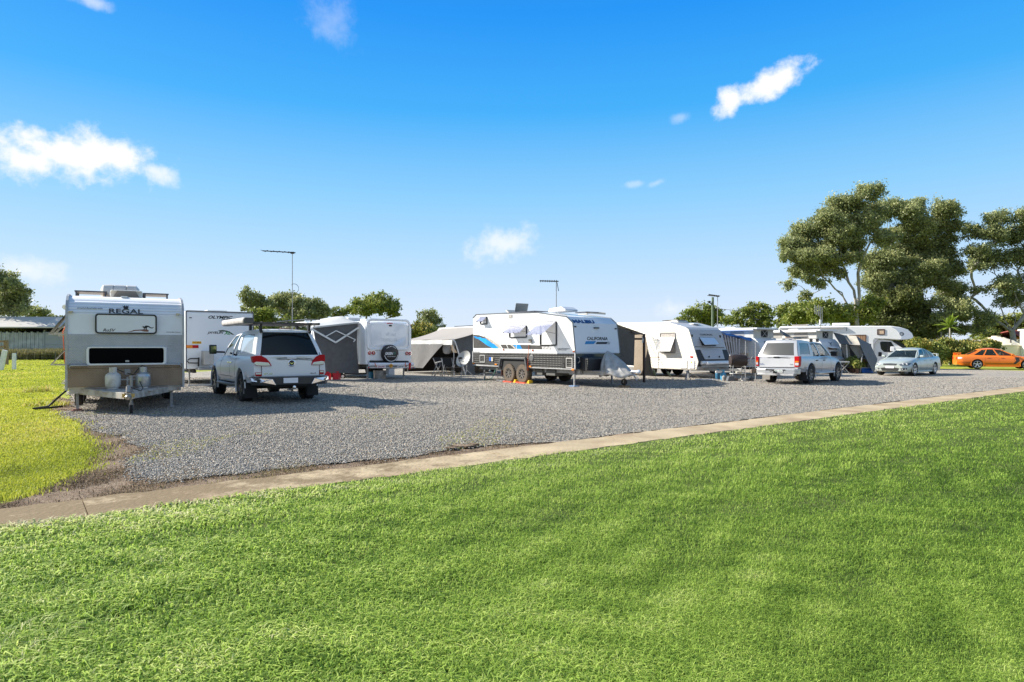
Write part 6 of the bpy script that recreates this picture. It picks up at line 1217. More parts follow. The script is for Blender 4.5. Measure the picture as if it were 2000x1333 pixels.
# side window, hinged out
a, b = S5(1045,450), S5(1385,890); x0, x1, z0, z1 = a[0], b[0], b[1], a[1]; zm = S5(1200,560)[1]
w_ = obj('window', MB().ring(rr(x0, x1, z0, z1, .06), rr(x0+.035, x1-.035, z0+.035, z1-.035, .045), 'y', -1.235, -1.2), M('window_frame_grey', (.30,.28,.26), .5), T, bevel=.004)
obj('curtain', MB().prism(rr(x0+.036, x1-.036, z0+.036, z1-.036, .045), 'y', -1.212, -1.201), M('curtain_beige', (.42,.38,.34), .8, var=.3, vs=22), w_); obj('transom', MB().box(x0+.03, x1-.03, -1.245, -1.215, zm-.03, zm+.03), white, w_)
fl = MB(); P_ = [(x0+.03, -1.25, zm), (x1-.03, -1.25, zm), (x1-.05, -1.55, z0+.10), (x0+.01, -1.55, z0+.10)]; fl.slab(P_, (0,.012,.006)); fl = obj('flap', fl, M('flap_grey_glass', (.05,.05,.052), .4, var=.3, vs=12), w_, bevel=.004)
mb = MB(); 
for a, b in zip(P_, P_[1:]+P_[:1]): mb.bar(a, b, .03)
obj('flap_frame', mb, white, fl)
for px, m in (([(1490,1045),(1632,1222)], gelcoat), ([(1675,1040),(1800,1225)], M('hatch_cream', (.72,.68,.70), .4))):
    a, b = S5(*px[0]), S5(*px[1]); obj('service_hatch', MB().prism(rr(a[0], b[0], b[1], a[1], .03), 'y', -1.235, -1.2), m, T, bevel=.008)
a = S5(1738,1090); obj('sticker', MB().lathe([(.045,0), (.045,-.003)], (a[0], -1.236, a[1]), 'y', 14), yellowp, T)
mb = MB(); pts = [S5(*p) for p in [(785,968),(900,978),(1150,970),(900,992),(790,985)]]; mb.slab([(p[0], -1.205, p[1]) for p in pts], (0,.003,0)); obj('stripe_decal', mb, M('stripe_salmon', (.55,.28,.20), .5), T)
obj('air_conditioner', MB().prism([(-3.1,2.6), (-3.0,2.78), (-1.9,2.86), (-1.75,2.78), (-1.7,2.6)], 'y', -.4, .4), M('aircon_beige', (.55,.52,.46), .5, dirt=.3), T, bevel=.05)
obj('air_conditioner_top', MB().box(-2.9, -1.85, -.3, .3, 2.84, 2.88), black, T, bevel=.01); obj('solar_panel', MB().slab([(-4.8,-.5,2.72), (-3.6,-.5,2.62), (-3.6,.5,2.62), (-4.8,.5,2.72)], (0,0,.04)), M('brown_panel', (.13,.09,.08), .4), T)
obj('roof_hatch', MB().box(-1.5, -1.1, .0, .5, 2.62, 2.66), white, T, bevel=.01)
mb = MB(); mb.box(x_r+.3, .0, -.95, -.85, .38, zb); mb.box(x_r+.3, .0, .85, .95, .38, zb); mb.bar((-.5, -.9, .42), (1.5, -.05, .42), .08, .12); mb.bar((-.5, .9, .42), (1.5, .05, .42), .08, .12); obj('drawbar', mb, M('drawbar_grey', (.25,.25,.24), .6), T)
for x_ in (-3.0, -3.8):
    for s in (-1, 1): wheel(T, x_, s*1.0, .34, .2, s, 6)
for x_, y_ in ((-.6,-1.0), (-5.8,-1.0), (-.6,1.0)): leg(T, x_, y_, zb, .14)
for dy, dz in ((0, 0), (.0, .0)):
    pass
a = onfront(f5, fx5, *Z5(1240,930)); obj('bumper_tube', MB().cyl((.22, -1.05, .74), (.22, 1.05, .74), .085, n=16), gelcoat, T, smooth=60); obj('bumper_tube', MB().cyl((.42, -.9, .72), (.42, 1.1, .72), .075, n=16), gelcoat, T, smooth=60); obj('bumper_bar', MB().box(.15, .25, -1.0, 1.0, .52, .62), alu, T)
mb = MB(); mb.cyl((1.2,.0,.1), (1.2,0,.8), .03); mb.bar((1.2,0,.82), (1.2,.25,.82), .02); mb.lathe([(.04,-.03), (.1,-.03), (.1,.03), (.04,.03)], (1.2,0,.1), 'y', 14); obj('jockey_wheel', mb, steel, T)
mb = MB(); mb.box(1.45, 1.7, -.06, .06, .4, .5); obj('coupling', mb, steel, T, bevel=.01)
# guy ropes with buoy-like tensioners by the brown pole
for i, (p, q, s) in enumerate([((552,600),(680,1100),(665,995)), ((575,590),(890,1090),(838,1010))]):
    Yg = 27.6; A_, B_ = at(*Z5(*p), 27.3), Vector((*G(*Z5(*q)), .02)); t = (Z5(*s)[1]-Z5(*p)[1])/(Z5(*q)[1]-Z5(*p)[1]); o = thing('guy_rope', ['guy rope with khaki tensioner nearest the brown awning pole', 'longer guy rope with khaki tensioner running out over the gravel'][i], 'rope', loc=tuple(B_), group='guy ropes of the dark annex'); B0 = B_
    obj('rope', MB().tube([A_-B0, B_-B0], .008, 5), M('rope_grey', (.2,.2,.18), .8), o); c = A_.lerp(B_, t)-B0; d = (B_-A_).normalized(); obj('tensioner', MB().tube([c-d*.16, c-d*.13, c+d*.13, c+d*.16], [.03,.05,.05,.03], 10), M('khaki_rubber', (.30,.29,.15), .6), o, smooth=50); obj('peg', MB().bar((0,0,-.05), (.02,0,.12), .03), steel, o)
# timber offcuts, axle stand and clutter under the cream caravan
o = obj('timber_plank', MB().bar((0,0,.35), (.62,-.1,.04), .12, .04), M('pine_offcut', (.42,.34,.24), .8, var=.3, vs=9)); x, y = G(*Z5(1100,1080)); o.location = (x, y+.3, 0); tag(o, 'pale timber plank leaning under the cream caravan', 'plank')
o = thing('axle_stand', 'small grey axle stand under the front of the cream caravan', 'stand', loc=(G(*Z5(1085,1085)))); 
for k in range(3): t = k*2.1; obj('leg', MB().bar((.03*math.cos(t),.03*math.sin(t),.36), (.14*math.cos(t),.14*math.sin(t),0), .035), M('stand_grey', (.35,.32,.30), .6), o)
obj('saddle', MB().box(-.06,.06,-.04,.04,.36,.42), steel, o)
mb = MB(); x, y = G(*Z5(1330,1088)); mb.tube([(x+.9*(k/14-.5)+.1*math.sin(k), y+.15*math.cos(k*1.3), .03+.015*(k % 2)) for k in range(15)], .018, 5); tag(obj('cable', mb, inkw), 'pale electric cable lying on the gravel under the cream caravan', 'cable')
for i, (px, lb) in enumerate([((1550,1088), 'blue gas bottle standing at the drawbar of the cream caravan'), ((1492,1075), 'darker blue gas bottle half hidden under the drawbar of the cream caravan')]):
    x, y = G(*Z5(*px)); fb = Fr((x, y+.1*i), 0); gas_bottle(lb, None, fb, 0, 0, 0, .125, .46, M('bottle_blue', (.05,.28,.48), .4, dirt=.3, ds=6) if i == 0 else M('bottle_navy', (.02,.12,.22), .5), group='blue gas bottles by the cream caravan')
# barbecue with dark cover, tub trolley
x, y = G(1441, 744); o = thing('barbecue', 'hooded barbecue under a dark brown cover beside the cream caravan drawbar', 'barbecue', loc=(x, y)); hh = lambda v: at(0, v, y).z
zb_, zt_ = hh(713), hh(698.5); mb = MB(); mb.lathe([(.05,-.36), (.22,-.34), (.27,-.2), (.28,.1), (.24,.36), (.08,.40)], (0,0,(zb_+zt_)/2+.02), 'x', 20); obj('hood', mb, M('brown_cover', (.022,.012,.010), .6, bump=.5, bs=6), o, smooth=50)
for sx in (-.25, .22):
    for sy in (-.15, .15): obj('leg', MB().bar((sx,sy,zb_+.05), (sx*1.1,sy,0), .03), steel, o)
obj('shelf', MB().box(-.3,.3,-.2,.2,.30,.33), M('shelf_pale', (.5,.5,.48), .6), o); obj('side_shelf', MB().box(.3,.75,-.16,.16,zb_+.02,zb_+.05), steel, o); obj('handle', MB().bar((.45,0,zb_+.12), (.66,0,zb_+.36), .03), steel, o)
jk = [(.55,.53,.5), (.30,.28,.25), (.08,.09,.10), (.16,.12,.09), (.45,.42,.36)]
CL = 'camping odds and ends stacked around the barbecue'
for i in range(9):
    r_ = np.random.default_rng(60+i); w1, w2, h1_ = r_.uniform(.08,.22), r_.uniform(.06,.16), r_.uniform(.08,.26); sh = i % 3; mb = MB()
    if sh == 0: mb.prism(rr(-w1,w1,0,h1_,.03), 'y', -w2, w2)
    elif sh == 1: mb.lathe([(w1*.6,0), (w1*.7,h1_*.8), (w1*.4,h1_), (w1*.2,h1_*1.15)], (0,0,0), n=14)
    else: mb.prism([(-w1,0), (w1,0), (w1*.8,h1_), (-w1*.6,h1_*.9)], 'y', -w2, w2)
    q = obj(['plastic_crate','jerry_can','gear_bag'][sh], mb, M('clutter_%d' % (i % 5), jk[i % 5], .6), bevel=.01, smooth=40 if sh == 1 else None); q.location = (x-.75+.19*i, y+r_.uniform(-.3,.35), 0 if i % 4 else .33)
    tag(q, ['pale plastic crate','grey jerry can','dark gear bag'][sh]+' '+['at the far left','second from the left','third from the left','near the barbecue legs','left of the middle','right of the middle','near the side shelf','second from the right','at the far right'][i]+' of the clutter around the barbecue', ['crate','can','bag'][sh], CL)
# its far side: striped wall and blue tarpaulin on poles
AT = thing('awning', 'blue tarpaulin awning on thin poles with a striped wall, right of the cream caravan', 'awning', f5, 'awnings and annexes between the caravans')
def bt(u, v):
    p = f5.fx(-.45, *Z6J(66+820*u, 283+178*u-20*math.sin(u*3.14))); return (-.45-2.6*v+0, p[0], p[1]+.02*math.sin(u*30)+.05*v)
obj('roof_sheet', MB().grid(bt, 20, 6, thick=(0,0,-.01)), M('blue_tarp', (.01,.16,.55), .5, bump=.3, bs=9, transl=.2), AT, smooth=60)
obj('edge_flap', MB().grid(lambda u, v: (-.44, f5.fx(-.45, *Z6J(66+820*u, 283+178*u))[0], f5.fx(-.45, *Z6J(66+820*u, 281+178*u-20*math.sin(u*3.14)))[1]-.03-(.13*u+.06*math.sin(u*8)**2)*v), 24, 2, thick=(.008,0,0)), MATS['blue_tarp'], AT, smooth=60)
sw = M('stripe_white_cloth', (.45,.42,.42), .8); sd = M('stripe_dark_cloth', (.05,.045,.05), .9)
for k in range(13):
    u0, u1 = k/13, (k+1)/13; pxs = lambda u, v: Z6J(80+350*u+ (110*(1-u))*v*1.0, 300+105*u+(780-(300+105*u))*v)
    P_ = [f5.fx(-.5, *pxs(u0, 0)), f5.fx(-.5, *pxs(u1, 0)), f5.fx(-.5, *pxs(u1, 1)), f5.fx(-.5, *pxs(u0, 1))]
    obj('wall_stripe', MB().slab([(-.5-.06*(k % 2), *p) for p in P_], (-.01,0,0)), sd if k % 2 else sw, AT)
for a, b, c in ((535,440,1175), (660,455,1060), (720,468,1168)):
    p = f5.loc((*G(*Z6J(a, c)), 0)); wz = at(0, Z6J(a, b)[1], G(*Z6J(a, c))[1]).z; obj('pole', MB().tube([(p.x, p.y, 0), (p.x, p.y, wz)], .018, 6), alu, AT)
mb = MB(); 
for (a, b), (c, d) in (((535,500),(680,960)), ((455,590),(530,780)), ((680,960),(745,1170)), ((660,600),(600,1040))):
    mb.bar(f5.loc(at(*Z6J(a, b), 29.6)), f5.loc(at(*Z6J(c, d), 29.8)), .012)
obj('guy_line', mb, M('rope_grey', (.2,.2,.18), .8), AT)

# ---------------------------------------------------------------- two pop-top caravans
def poptop(f, label, W_, zr, L, motif, seed, zc_=1.95):
    T = thing('caravan', label, 'caravan', f, GV); hw = W_/2
    sd_ = siding('poptop_siding', (.74,.73,.71), .10, .4, .7, .15); fm = siding('poptop_front', (.58,.60,.63), .10, .6, .5, .1)
    prof = [(-.05,.42), (.05,.55), (.0,1.25), (-.22,1.75), (-.42,zc_), (-L+.2,zc_), (-L,1.6), (-L,.45)]
    obj('body', MB().prism(prof, 'y', -hw, hw, 0, mcap=0, medge=lambda a, b: 1 if a > -.5 else 0), [sd_, fm], T, bevel=.03)
    cs = MB(); cs.box(-L+.4, -.52, -hw+.06, hw-.06, zc_, zr-.08); cv = obj('canvas_skirt', cs, M('poptop_canvas', (.55,.54,.50), .8, var=.1, vs=3), T)
    obj('mesh_window', MB().prism(rr(-.28, .42, zc_+.06, zr-.12, .12), 'x', -.521, -.51), blackm, cv)
    for s in (-1, 1): obj('strut', MB().bar((-.50, .07-s*.3, zc_+.05), (-.50, .07+s*.3, zr-.1), .02), alu, cv)
    for x_ in (-1.4, -3.0): obj('mesh_window', MB().prism(rr(x_-.45, x_+.35, zc_+.06, zr-.12, .1), 'y', -hw+.05, -hw+.06), M('fly_mesh', (.35,.33,.30), .8), cv)
    rf_ = obj('pop_roof', MB().prism(rr(-hw-.03, hw+.03, zr-.09, zr, .03), 'x', -L+.1, -.25), M('roof_edge_white', (.66,.66,.68), .4, dirt=.2), T, bevel=.02)
    obj('rolled_awning', MB().tube([(-L+.3, -hw-.07, zr-.10), (-.45, -hw-.07, zr-.10)], .07, 10), gelcoat, T, smooth=60)
    w_ = obj('window', MB().prism(rr(-2.6, -1.7, 1.15, 1.75, .06), 'y', -hw-.02, -hw), M('curtained_glass', (.25,.20,.15), .2, coat=.5, var=.4, vs=6), T); obj('window_frame', MB().ring(rr(-2.64,-1.66,1.11,1.79,.07), rr(-2.6,-1.7,1.15,1.75,.06), 'y', -hw-.03, -hw), inkw, w_)
    for z_ in (1.08, .62): obj('vent_panel', MB().prism(rr(-1.35,-.75,z_-.1,z_+.1,.02), 'y', -hw-.015, -hw), M('vent_tan', (.60,.48,.36), .6), T)
    obj('stripe_decal', MB().box(-L+.1, -.05, -hw-.006, -hw, .88, .92), M('stripe_maroon', (.35,.08,.07), .5), T)
    fxp = front_of(prof[:5]); bx = lambda z: fxp(z)+.012
    if motif == 1:
        mb = MB(); lettering(mb, 'SWIFT', 'x', lambda y, z: bx(z), -.55, .25, 1.62, 1.80, .03, .4); obj('lettering', mb, ink, T)
    else:
        mb = MB(); K_ = [(-.18,1.80),(-.05,1.76),(.0,1.70),(.08,1.76),(.25,1.79),(.10,1.73),(.02,1.62),(-.02,1.52),(-.03,1.64),(-.08,1.72)]
        mb.slab([(bx(z), y*1.3, z) for y, z in K_], (.003,0,0)); obj('bird_decal', mb, ink, T)
        w2 = obj('front_window', MB().slab([(bx(1.2)+.0,-.55,1.16), (bx(1.2),.55,1.16), (bx(1.45),.5,1.46), (bx(1.45),-.5,1.46)], (-.01,0,0)), M('brown_glass', (.05,.025,.015), .2, coat=.5), T); obj('visor', MB().slab([(bx(1.48)+.02,-.65,1.50), (bx(1.48)+.02,.65,1.50), (bx(1.48)+.32,.6,1.42), (bx(1.48)+.32,-.6,1.42)], (0,0,.02)), gelcoat, w2)
    obj('boot', MB().prism([(.0,.45), (.3,.5), (.3,.8), (.05,.95)], 'y', -.7, .7), M('boot_grey', (.45,.46,.48), .4), T, bevel=.03)
    mb = MB(); mb.bar((-.3,-.8,.38), (1.4,-.04,.4), .07, .1); mb.bar((-.3,.8,.38), (1.4,.04,.4), .07, .1); mb.box(-L+.3,-.3,-.8,-.72,.3,.42); mb.box(-L+.3,-.3,.72,.8,.3,.42); obj('drawbar', mb, blackm, T)
    for s in (-1, 1): wheel(T, -L*.55, s*(hw-.1), .33, .2, s, 6)
    for y_ in (-.85, .85): leg(T, -.3, y_, .42)
    obj('roof_vent', MB().box(-2.6,-2.0,-.3,.3,zr,zr+.08), white, T, bevel=.02); return T
f6 = Fr((13.75, 34.0), -50); poptop(f6, 'pop-top caravan with raised roof and dark mesh window, behind the silver pickup tailgate', 2.2, 2.50, 5.2, 1, 1)
f7 = Fr((18.75, 37.6), -52); poptop(f7, 'pop-top caravan with bird emblem and brown front window, behind the silver pickup cab', 2.1, 2.50, 5.0, 2, 2)
# dark flap between the two pop-tops
o = thing('shade_sail', 'dark triangular shade flap tied from the first pop-top roof down to the right', 'shade sail', loc=(0, 0, 0)); 
K_ = [at(*Z6J(1165,225), 34.6), at(*Z6J(1240,270), 34.4), at(*Z6J(1420,390), 34.2), at(*Z6J(1340,400), 33.8), at(*Z6J(1225,325), 33.8), at(*Z6J(1170,290), 34)]
o.location = K_[0]; obj('cloth', MB().slab([k-K_[0] for k in K_], (.004,-.01,.004)), M('charcoal_shade_cloth', (.095,.10,.105), .95), o); obj('rope', MB().bar((0,0,0), K_[2]-K_[0]+Vector((.1,-.1,-.1)), .012), blackm, o)
# annex of the second pop-top
AT = thing('annex', 'grey and beige canvas annex with a long leaning wall, left of the silver sedan', 'annex', loc=tuple(at(1690, 730, 37).to_2d()), group='awnings and annexes between the caravans'); O_ = AT.location.copy()
q = lambda p, Y: at(*Z6B(*p), Y)-O_
def quad(name, P_, m, n=8, sag=.04):
    a, b, c, d = P_; return obj(name, MB().grid(lambda u, v: (a.lerp(b, u)).lerp(d.lerp(c, u), v)+Vector((0, .03*math.sin(u*7+v*5), -sag*math.sin(u*3.14)*math.sin(v*3.14))), n, n, thick=(0,.008,-.004)), m, AT, smooth=60)
quad('roof_sheet', [q((565,412),38.5), q((735,458),38), q((855,615),36.8), q((665,600),37.2)], M('annex_dark_canvas', (.13,.125,.12), .9, transl=.1))
quad('roof_sheet', [q((730,458),38.4), q((938,472),37.6), q((1000,622),36.6), q((850,616),36.8)], canvas_g, sag=.1)
quad('side_wall', [q((938,472),37.6), q((1165,602),38.2), q((1290,850),38.4), q((1225,1080),36.4)], shade_grey, sag=0) if False else None
def sw_(u, v):
    A_ = [q((938,472),37.5), q((1000,622),36.9), q((1105,850),36.6), q((1225,1082),36.3)]; B_ = [q((1040,540),38.6), q((1165,602),38.4), q((1225,735),38.2), q((1282,850),38.1)]
    k = min(2.999, v*3); i = int(k); return A_[i].lerp(A_[i+1], k-i).lerp(B_[i].lerp(B_[i+1], k-i), u)
obj('side_wall', MB().grid(sw_, 6, 12, thick=(0,.01,0)), M('annex_grey_cloth', (.17,.175,.18), .9, var=.1, vs=5, transl=.15), AT, smooth=40)
quad('front_flap', [q((825,632),37.6), q((1000,632),37.2), q((1055,790),37.2), q((985,862),37.2)], M('annex_pale_canvas', (.46,.45,.41), .8, transl=.2), sag=0)
quad('front_flap', [q((690,605),38), q((825,632),37.8), q((835,830),37.8), q((760,830),38)], M('annex_pale_canvas', (.46,.45,.41), .8, transl=.2), sag=0)
for a, b, Y_ in (((775,575),(790,840),37.4), ((1035,770),(1000,1070),36.6), ((690,610),(760,850),37.6)): obj('pole', MB().tube([q(a, Y_), q(b, Y_)], .03, 6), inkw if a[0] == 775 else steel, AT)
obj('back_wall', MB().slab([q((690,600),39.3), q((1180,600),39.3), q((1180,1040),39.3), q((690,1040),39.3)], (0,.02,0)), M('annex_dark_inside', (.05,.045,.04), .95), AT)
# pot plants, stool, ladder, blue tub, boxes in front of the annex
PG = 'pot plants in front of the pop-top annex'
pn_ = ['leafy pot plant beside the folding stool', 'bushy pot plant second from the stool', 'spreading green pot plant in the middle of the row', 'pot plant with pale pink flowers', 'low reddish pot plant near the ladder', 'dark tall pot plant behind the row', 'small pot plant at the front of the row']
for i, (a, b, s_) in enumerate([(790,1060,.32), (840,1070,.36), (890,1060,.38), (940,1065,.32), (985,1070,.3), (880,1010,.45), (920,1080,.24)]):
    x, y = G(*Z6B(a, b)); y -= .2; o = thing('pot_plant', pn_[i], 'pot plant', loc=(x, y), group=PG); obj('pot', MB().lathe([(s_*.3,0), (s_*.42,.26), (s_*.45,.26), (s_*.38,.25)], (0,0,0), n=14), M('pot_brown', (.10,.05,.035), .7), o, smooth=40)
    r_ = np.random.default_rng(i); n = 420; d = r_.normal(size=(n,3)); d /= np.linalg.norm(d, axis=1)[:,None]; d *= r_.uniform(.3,1,n)[:,None]; P_ = d*np.array([s_*1.1, s_*.9, s_*1.0])+np.array([0,0,.35+s_*.7]); a_ = r_.normal(size=(n,3)); a_ /= np.linalg.norm(a_,axis=1)[:,None]; b_ = np.cross(a_, r_.normal(size=(n,3))); b_ /= np.linalg.norm(b_,axis=1)[:,None]; l_ = .085
    cr_ = fast_mesh('leaves', np.stack([P_-a_*l_, P_-b_*l_*.5, P_+a_*l_, P_+b_*l_*.5],1), [(0,1,2,3)], r_.uniform(0,1,n), LEAF['bright'], 4); cr_.parent = o
    if i in (3, 4): 
        mb = MB(); 
        for k in range(14): c = P_[k*7]; mb.lathe([(.0,0), (.045,.02), (.0,.05)], c+np.array([0,-.1,.05]), n=6)
        obj('flowers', mb, M('flower_pink', (.62,.40,.38), .6) if i == 3 else M('flower_red', (.3,.03,.04), .6), o)
x, y = G(*Z6B(715,1078)); o = thing('folding_stool', 'white topped folding stool by the front wheel of the silver pickup', 'stool', loc=(x, y)); obj('seat', MB().prism(rr(-.3,.3,.60,.68,.03), 'y', -.22, .22), M('stool_pale', (.50,.49,.46), .6), o, bevel=.02)
for s in (-.18, .18): obj('leg', MB().bar((-.3,s,0), (.28,s,.6), .03), alu, o); obj('leg', MB().bar((.3,s,0), (-.28,s,.6), .03), alu, o)
x, y = G(*Z6B(1020,1065)); o = thing('step_ladder', 'grey step ladder standing open inside the leaning annex wall', 'ladder', loc=(x, y))
for s in (0, .35): obj('rail', MB().bar((-.1,s,0), (.35,s,1.05), .04), steel, o); obj('rail', MB().bar((.75,s,0), (.38,s,1.0), .03), steel, o)
for k in range(3): obj('tread', MB().box(.05+.11*k, .25+.11*k, 0, .35, .3+.25*k, .33+.25*k), steel, o)
x, y = G(*Z6B(1100,1072)); o = thing('storage_tub', 'blue storage tub at the foot of the leaning annex wall', 'tub', loc=(x, y)); obj('tub', MB().prism([(-.34,0), (.34,0), (.38,.27), (-.38,.27)], 'y', -.2, .2), bluep, o, bevel=.02); obj('lid', MB().box(-.4,.4,-.22,.22,.27,.31), M('lid_pale', (.45,.5,.6), .5), o, bevel=.01)

# ---------------------------------------------------------------- coachbuilt motorhome
Ym = 43.0; mhx = (1784-1000)/F*Ym; f8 = Fr((mhx-1.9, Ym+1.6), -29); T = thing('motorhome', 'white coachbuilt motorhome with a rounded over-cab bunk, behind the silver sedan', 'motorhome', f8)
hw = 1.15; S8 = lambda a, b: f8.fy(-hw, *Z7(a, b))
tz = S8(0,200)[1]; nose = S8(800,330); mw = M('motorhome_white', (.78,.78,.76), .5, dirt=.06, ds=1)
px8 = [(545,205), (650,218), (740,245), (785,285), (802,325), (785,342), (740,352), (640,358), (520,350), (385,346), (372,400), (372,560)]
pr8 = [S8(*p) for p in px8]; xl = -6.0+pr8[-1][0]; zb8 = .55
prof8 = [(xl, tz-.15), (xl+.15, tz)]+pr8[:-1]+[(pr8[-1][0], zb8), (xl, zb8)]
mb = MB(); mb.prism(prof8, 'y', -hw, hw, 0); obj('body', mb, mw, T, bevel=.05, smooth=40)
# the bunk's grey-white front cap as a slightly wider moulding
cap = [S8(*p) for p in [(552,212), (650,222), (740,248), (784,287), (800,325), (784,340), (740,349), (650,352), (668,330), (640,280), (610,245)]]
obj('bunk_cap', MB().prism(cap, 'y', -hw-.012, hw+.012), M('cap_grey', (.42,.47,.55), .25, coat=.4), T, bevel=.01, smooth=30)
a = S8(672,292); mb = MB(); mb.ring(rr(a[0]-.12, a[0]+.12, a[1]-.12, a[1]+.12, .119, 6), rr(a[0]-.085, a[0]+.085, a[1]-.085, a[1]+.085, .084, 6), 'y', -hw-.02, -hw-.01); mb.box(a[0]-.02, a[0]+.10, -hw-.02, -hw-.01, a[1]-.02, a[1]+.02); obj('badge', mb, ink, T)
# cab
cabm = mw; cb_ = [S8(*p) for p in [(385,360), (560,362), (640,395), (735,448)]]; xn = cb_[-1][0]
cz = cb_[-1][1]; pc = [(pr8[-1][0]-.02, zb8-.1), (pr8[-1][0]-.02, cb_[0][1]+.1), (cb_[1][0], cb_[1][1]), (cb_[2][0], cb_[2][1]), (xn, cz-.02), (xn+.65, cz-.22), (xn+.95, cz-.55), (xn+1.0, .45), (xn, .4)]
hc = .98; obj('cab', MB().prism(pc, 'y', -hc, hc), cabm, T, bevel=.06, smooth=40)
g = [f8.fy(-hc, *Z7(*p)) for p in [(437,385), (458,374), (560,378), (585,420), (600,455), (580,490), (480,488), (448,455)]]
w_ = obj('side_window', MB().prism(g, 'y', -hc-.012, -hc+.01), darkglass, T, bevel=.004); a = f8.fy(-hc, *Z7(520,380)); b = f8.fy(-hc, *Z7(522,490)); obj('window_divider', MB().bar((a[0], -hc-.014, a[1]), (b[0], -hc-.014, b[1]), .06, .01, (0,1,0)), black, w_)
g = [f8.fy(-hc, *Z7(*p)) for p in [(430,372), (560,368), (640,440), (640,560), (500,620), (430,620)]]
for a, b in zip(g, g[1:]+g[:1]): pass
ws = MB(); A_, B_ = cb_[1], (xn, cz-.02); 
ws.slab([(A_[0]+.02, -hc+.10, A_[1]-.02), (A_[0]+.02, hc-.10, A_[1]-.02), (B_[0], hc-.06, B_[1]+.03), (B_[0], -hc+.06, B_[1]+.03)], (.02,0,.02)); 
o_ = obj('windscreen', ws, darkglass, T); g2 = [(A_[0]+.03, A_[1]-.02), (B_[0]-.02, B_[1]+.01), (B_[0]-.25, B_[1]-.0), (A_[0]+.12, A_[1]-.12)]
obj('quarter_window', MB().prism([f8.fy(-hc, *Z7(*p)) for p in [(572,372), (625,372), (700,410), (740,452), (700,455), (640,420)]], 'y', -hc-.012, -hc+.02), darkglass, T)
a = f8.fy(-hc-.15, *Z7(572,455)); obj('mirror', MB().prism(rr(a[0]-.12, a[0]+.12, a[1]-.16, a[1]+.16, .05), 'y', -hc-.28, -hc-.1), gelcoat, T, bevel=.02); a = f8.fy(-hc, *Z7(438,512)); obj('door_handle', MB().prism(rr(a[0]-.1, a[0]+.1, a[1]-.14, a[1]+.14, .04), 'y', -hc-.02, -hc), blackm, T)
g = [S8(*p) for p in [(362,350), (385,346), (420,352), (412,560), (372,600), (366,400)]]; obj('cab_step_panel', MB().prism([(g[0][0]-.02, .5), (g[0][0]-.02, g[0][1]), (g[2][0], g[0][1]-.02), (g[2][0]-.25, g[0][1]-.35), (g[2][0]-.25, .5)], 'y', -hw-.004, -hw+.05), M('fairing_grey', (.35,.36,.38), .4), T, bevel=.02)
a, b = S8(405,240), S8(492,303); w_ = obj('window', MB().ring(rr(a[0], b[0], b[1], a[1], .04), rr(a[0]+.07, b[0]-.07, b[1]+.07, a[1]-.07, .03), 'y', -hw-.03, -hw), M('brown_frame', (.10,.06,.05), .5), T, bevel=.004); obj('blind', MB().prism(rr(a[0]+.07, b[0]-.07, b[1]+.07, a[1]-.07, .03), 'y', -hw-.012, -hw), M('tan_blind', (.62,.45,.30), .7), w_)
a, b = S8(100,302), S8(290,380); w_ = obj('window', MB().ring(rr(a[0], b[0], b[1], a[1], .05), rr(a[0]+.05, b[0]-.05, b[1]+.05, a[1]-.05, .04), 'y', -hw-.03, -hw), M('brown_frame', (.10,.06,.05), .5), T, bevel=.004)
n_ = 14
for k in range(n_): xx = a[0]+.05+(b[0]-a[0]-.1)*k/n_; obj('curtain_fold', MB().box(xx, xx+(b[0]-a[0]-.1)/n_*.9, -hw-.015-.006*(k % 2), -hw-.002, b[1]+.05, a[1]-.05), M('curtain_rust', (.30,.16,.08), .8) if k % 2 else M('curtain_tan', (.48,.30,.17), .8), w_)
a = S8(72,205); obj('gutter_drip', MB().box(a[0], a[0]+.03, -hw-.02, -hw, a[1]-.35, a[1]-.1), M('grey_trim', (.12,.13,.14), .4), T)
a = S8(45,190); obj('air_conditioner', MB().box(a[0]-.75, a[0]+.35, -.5, .3, tz, tz+.19), gelcoat, T, bevel=.04)
a = f8.fy(-.3, *Z6(1110,345)); obj('roof_box', MB().box(a[0]-.5, a[0]+.55, -.4, .4, tz, tz+.12), M('roof_box_beige', (.42,.38,.34), .6), T, bevel=.03)
mb = MB(); mb.tube([(xl+.1, -hw-.08, tz-.12), (xl+4.2, -hw-.08, tz-.12)], .08, 10); obj('rolled_awning', mb, gelcoat, T, smooth=60)
for x_ in (xn+.15, xl+1.7):
    for s in (-1, 1): wheel(T, x_, s*(hc-.05), .36, .23, s, 6, rmat=alloy)
obj('bumper', MB().box(xn+.9, xn+1.1, -hc, hc, .3, .6), M('grey_bumper', (.12,.12,.12), .6), T, bevel=.05)
for s in (-1, 1): obj('headlight', MB().box(xn+.8, xn+1.01, s*hc-.12*s-.1, s*hc-.12*s+.1, .7, .9), clearlamp, T, bevel=.03)
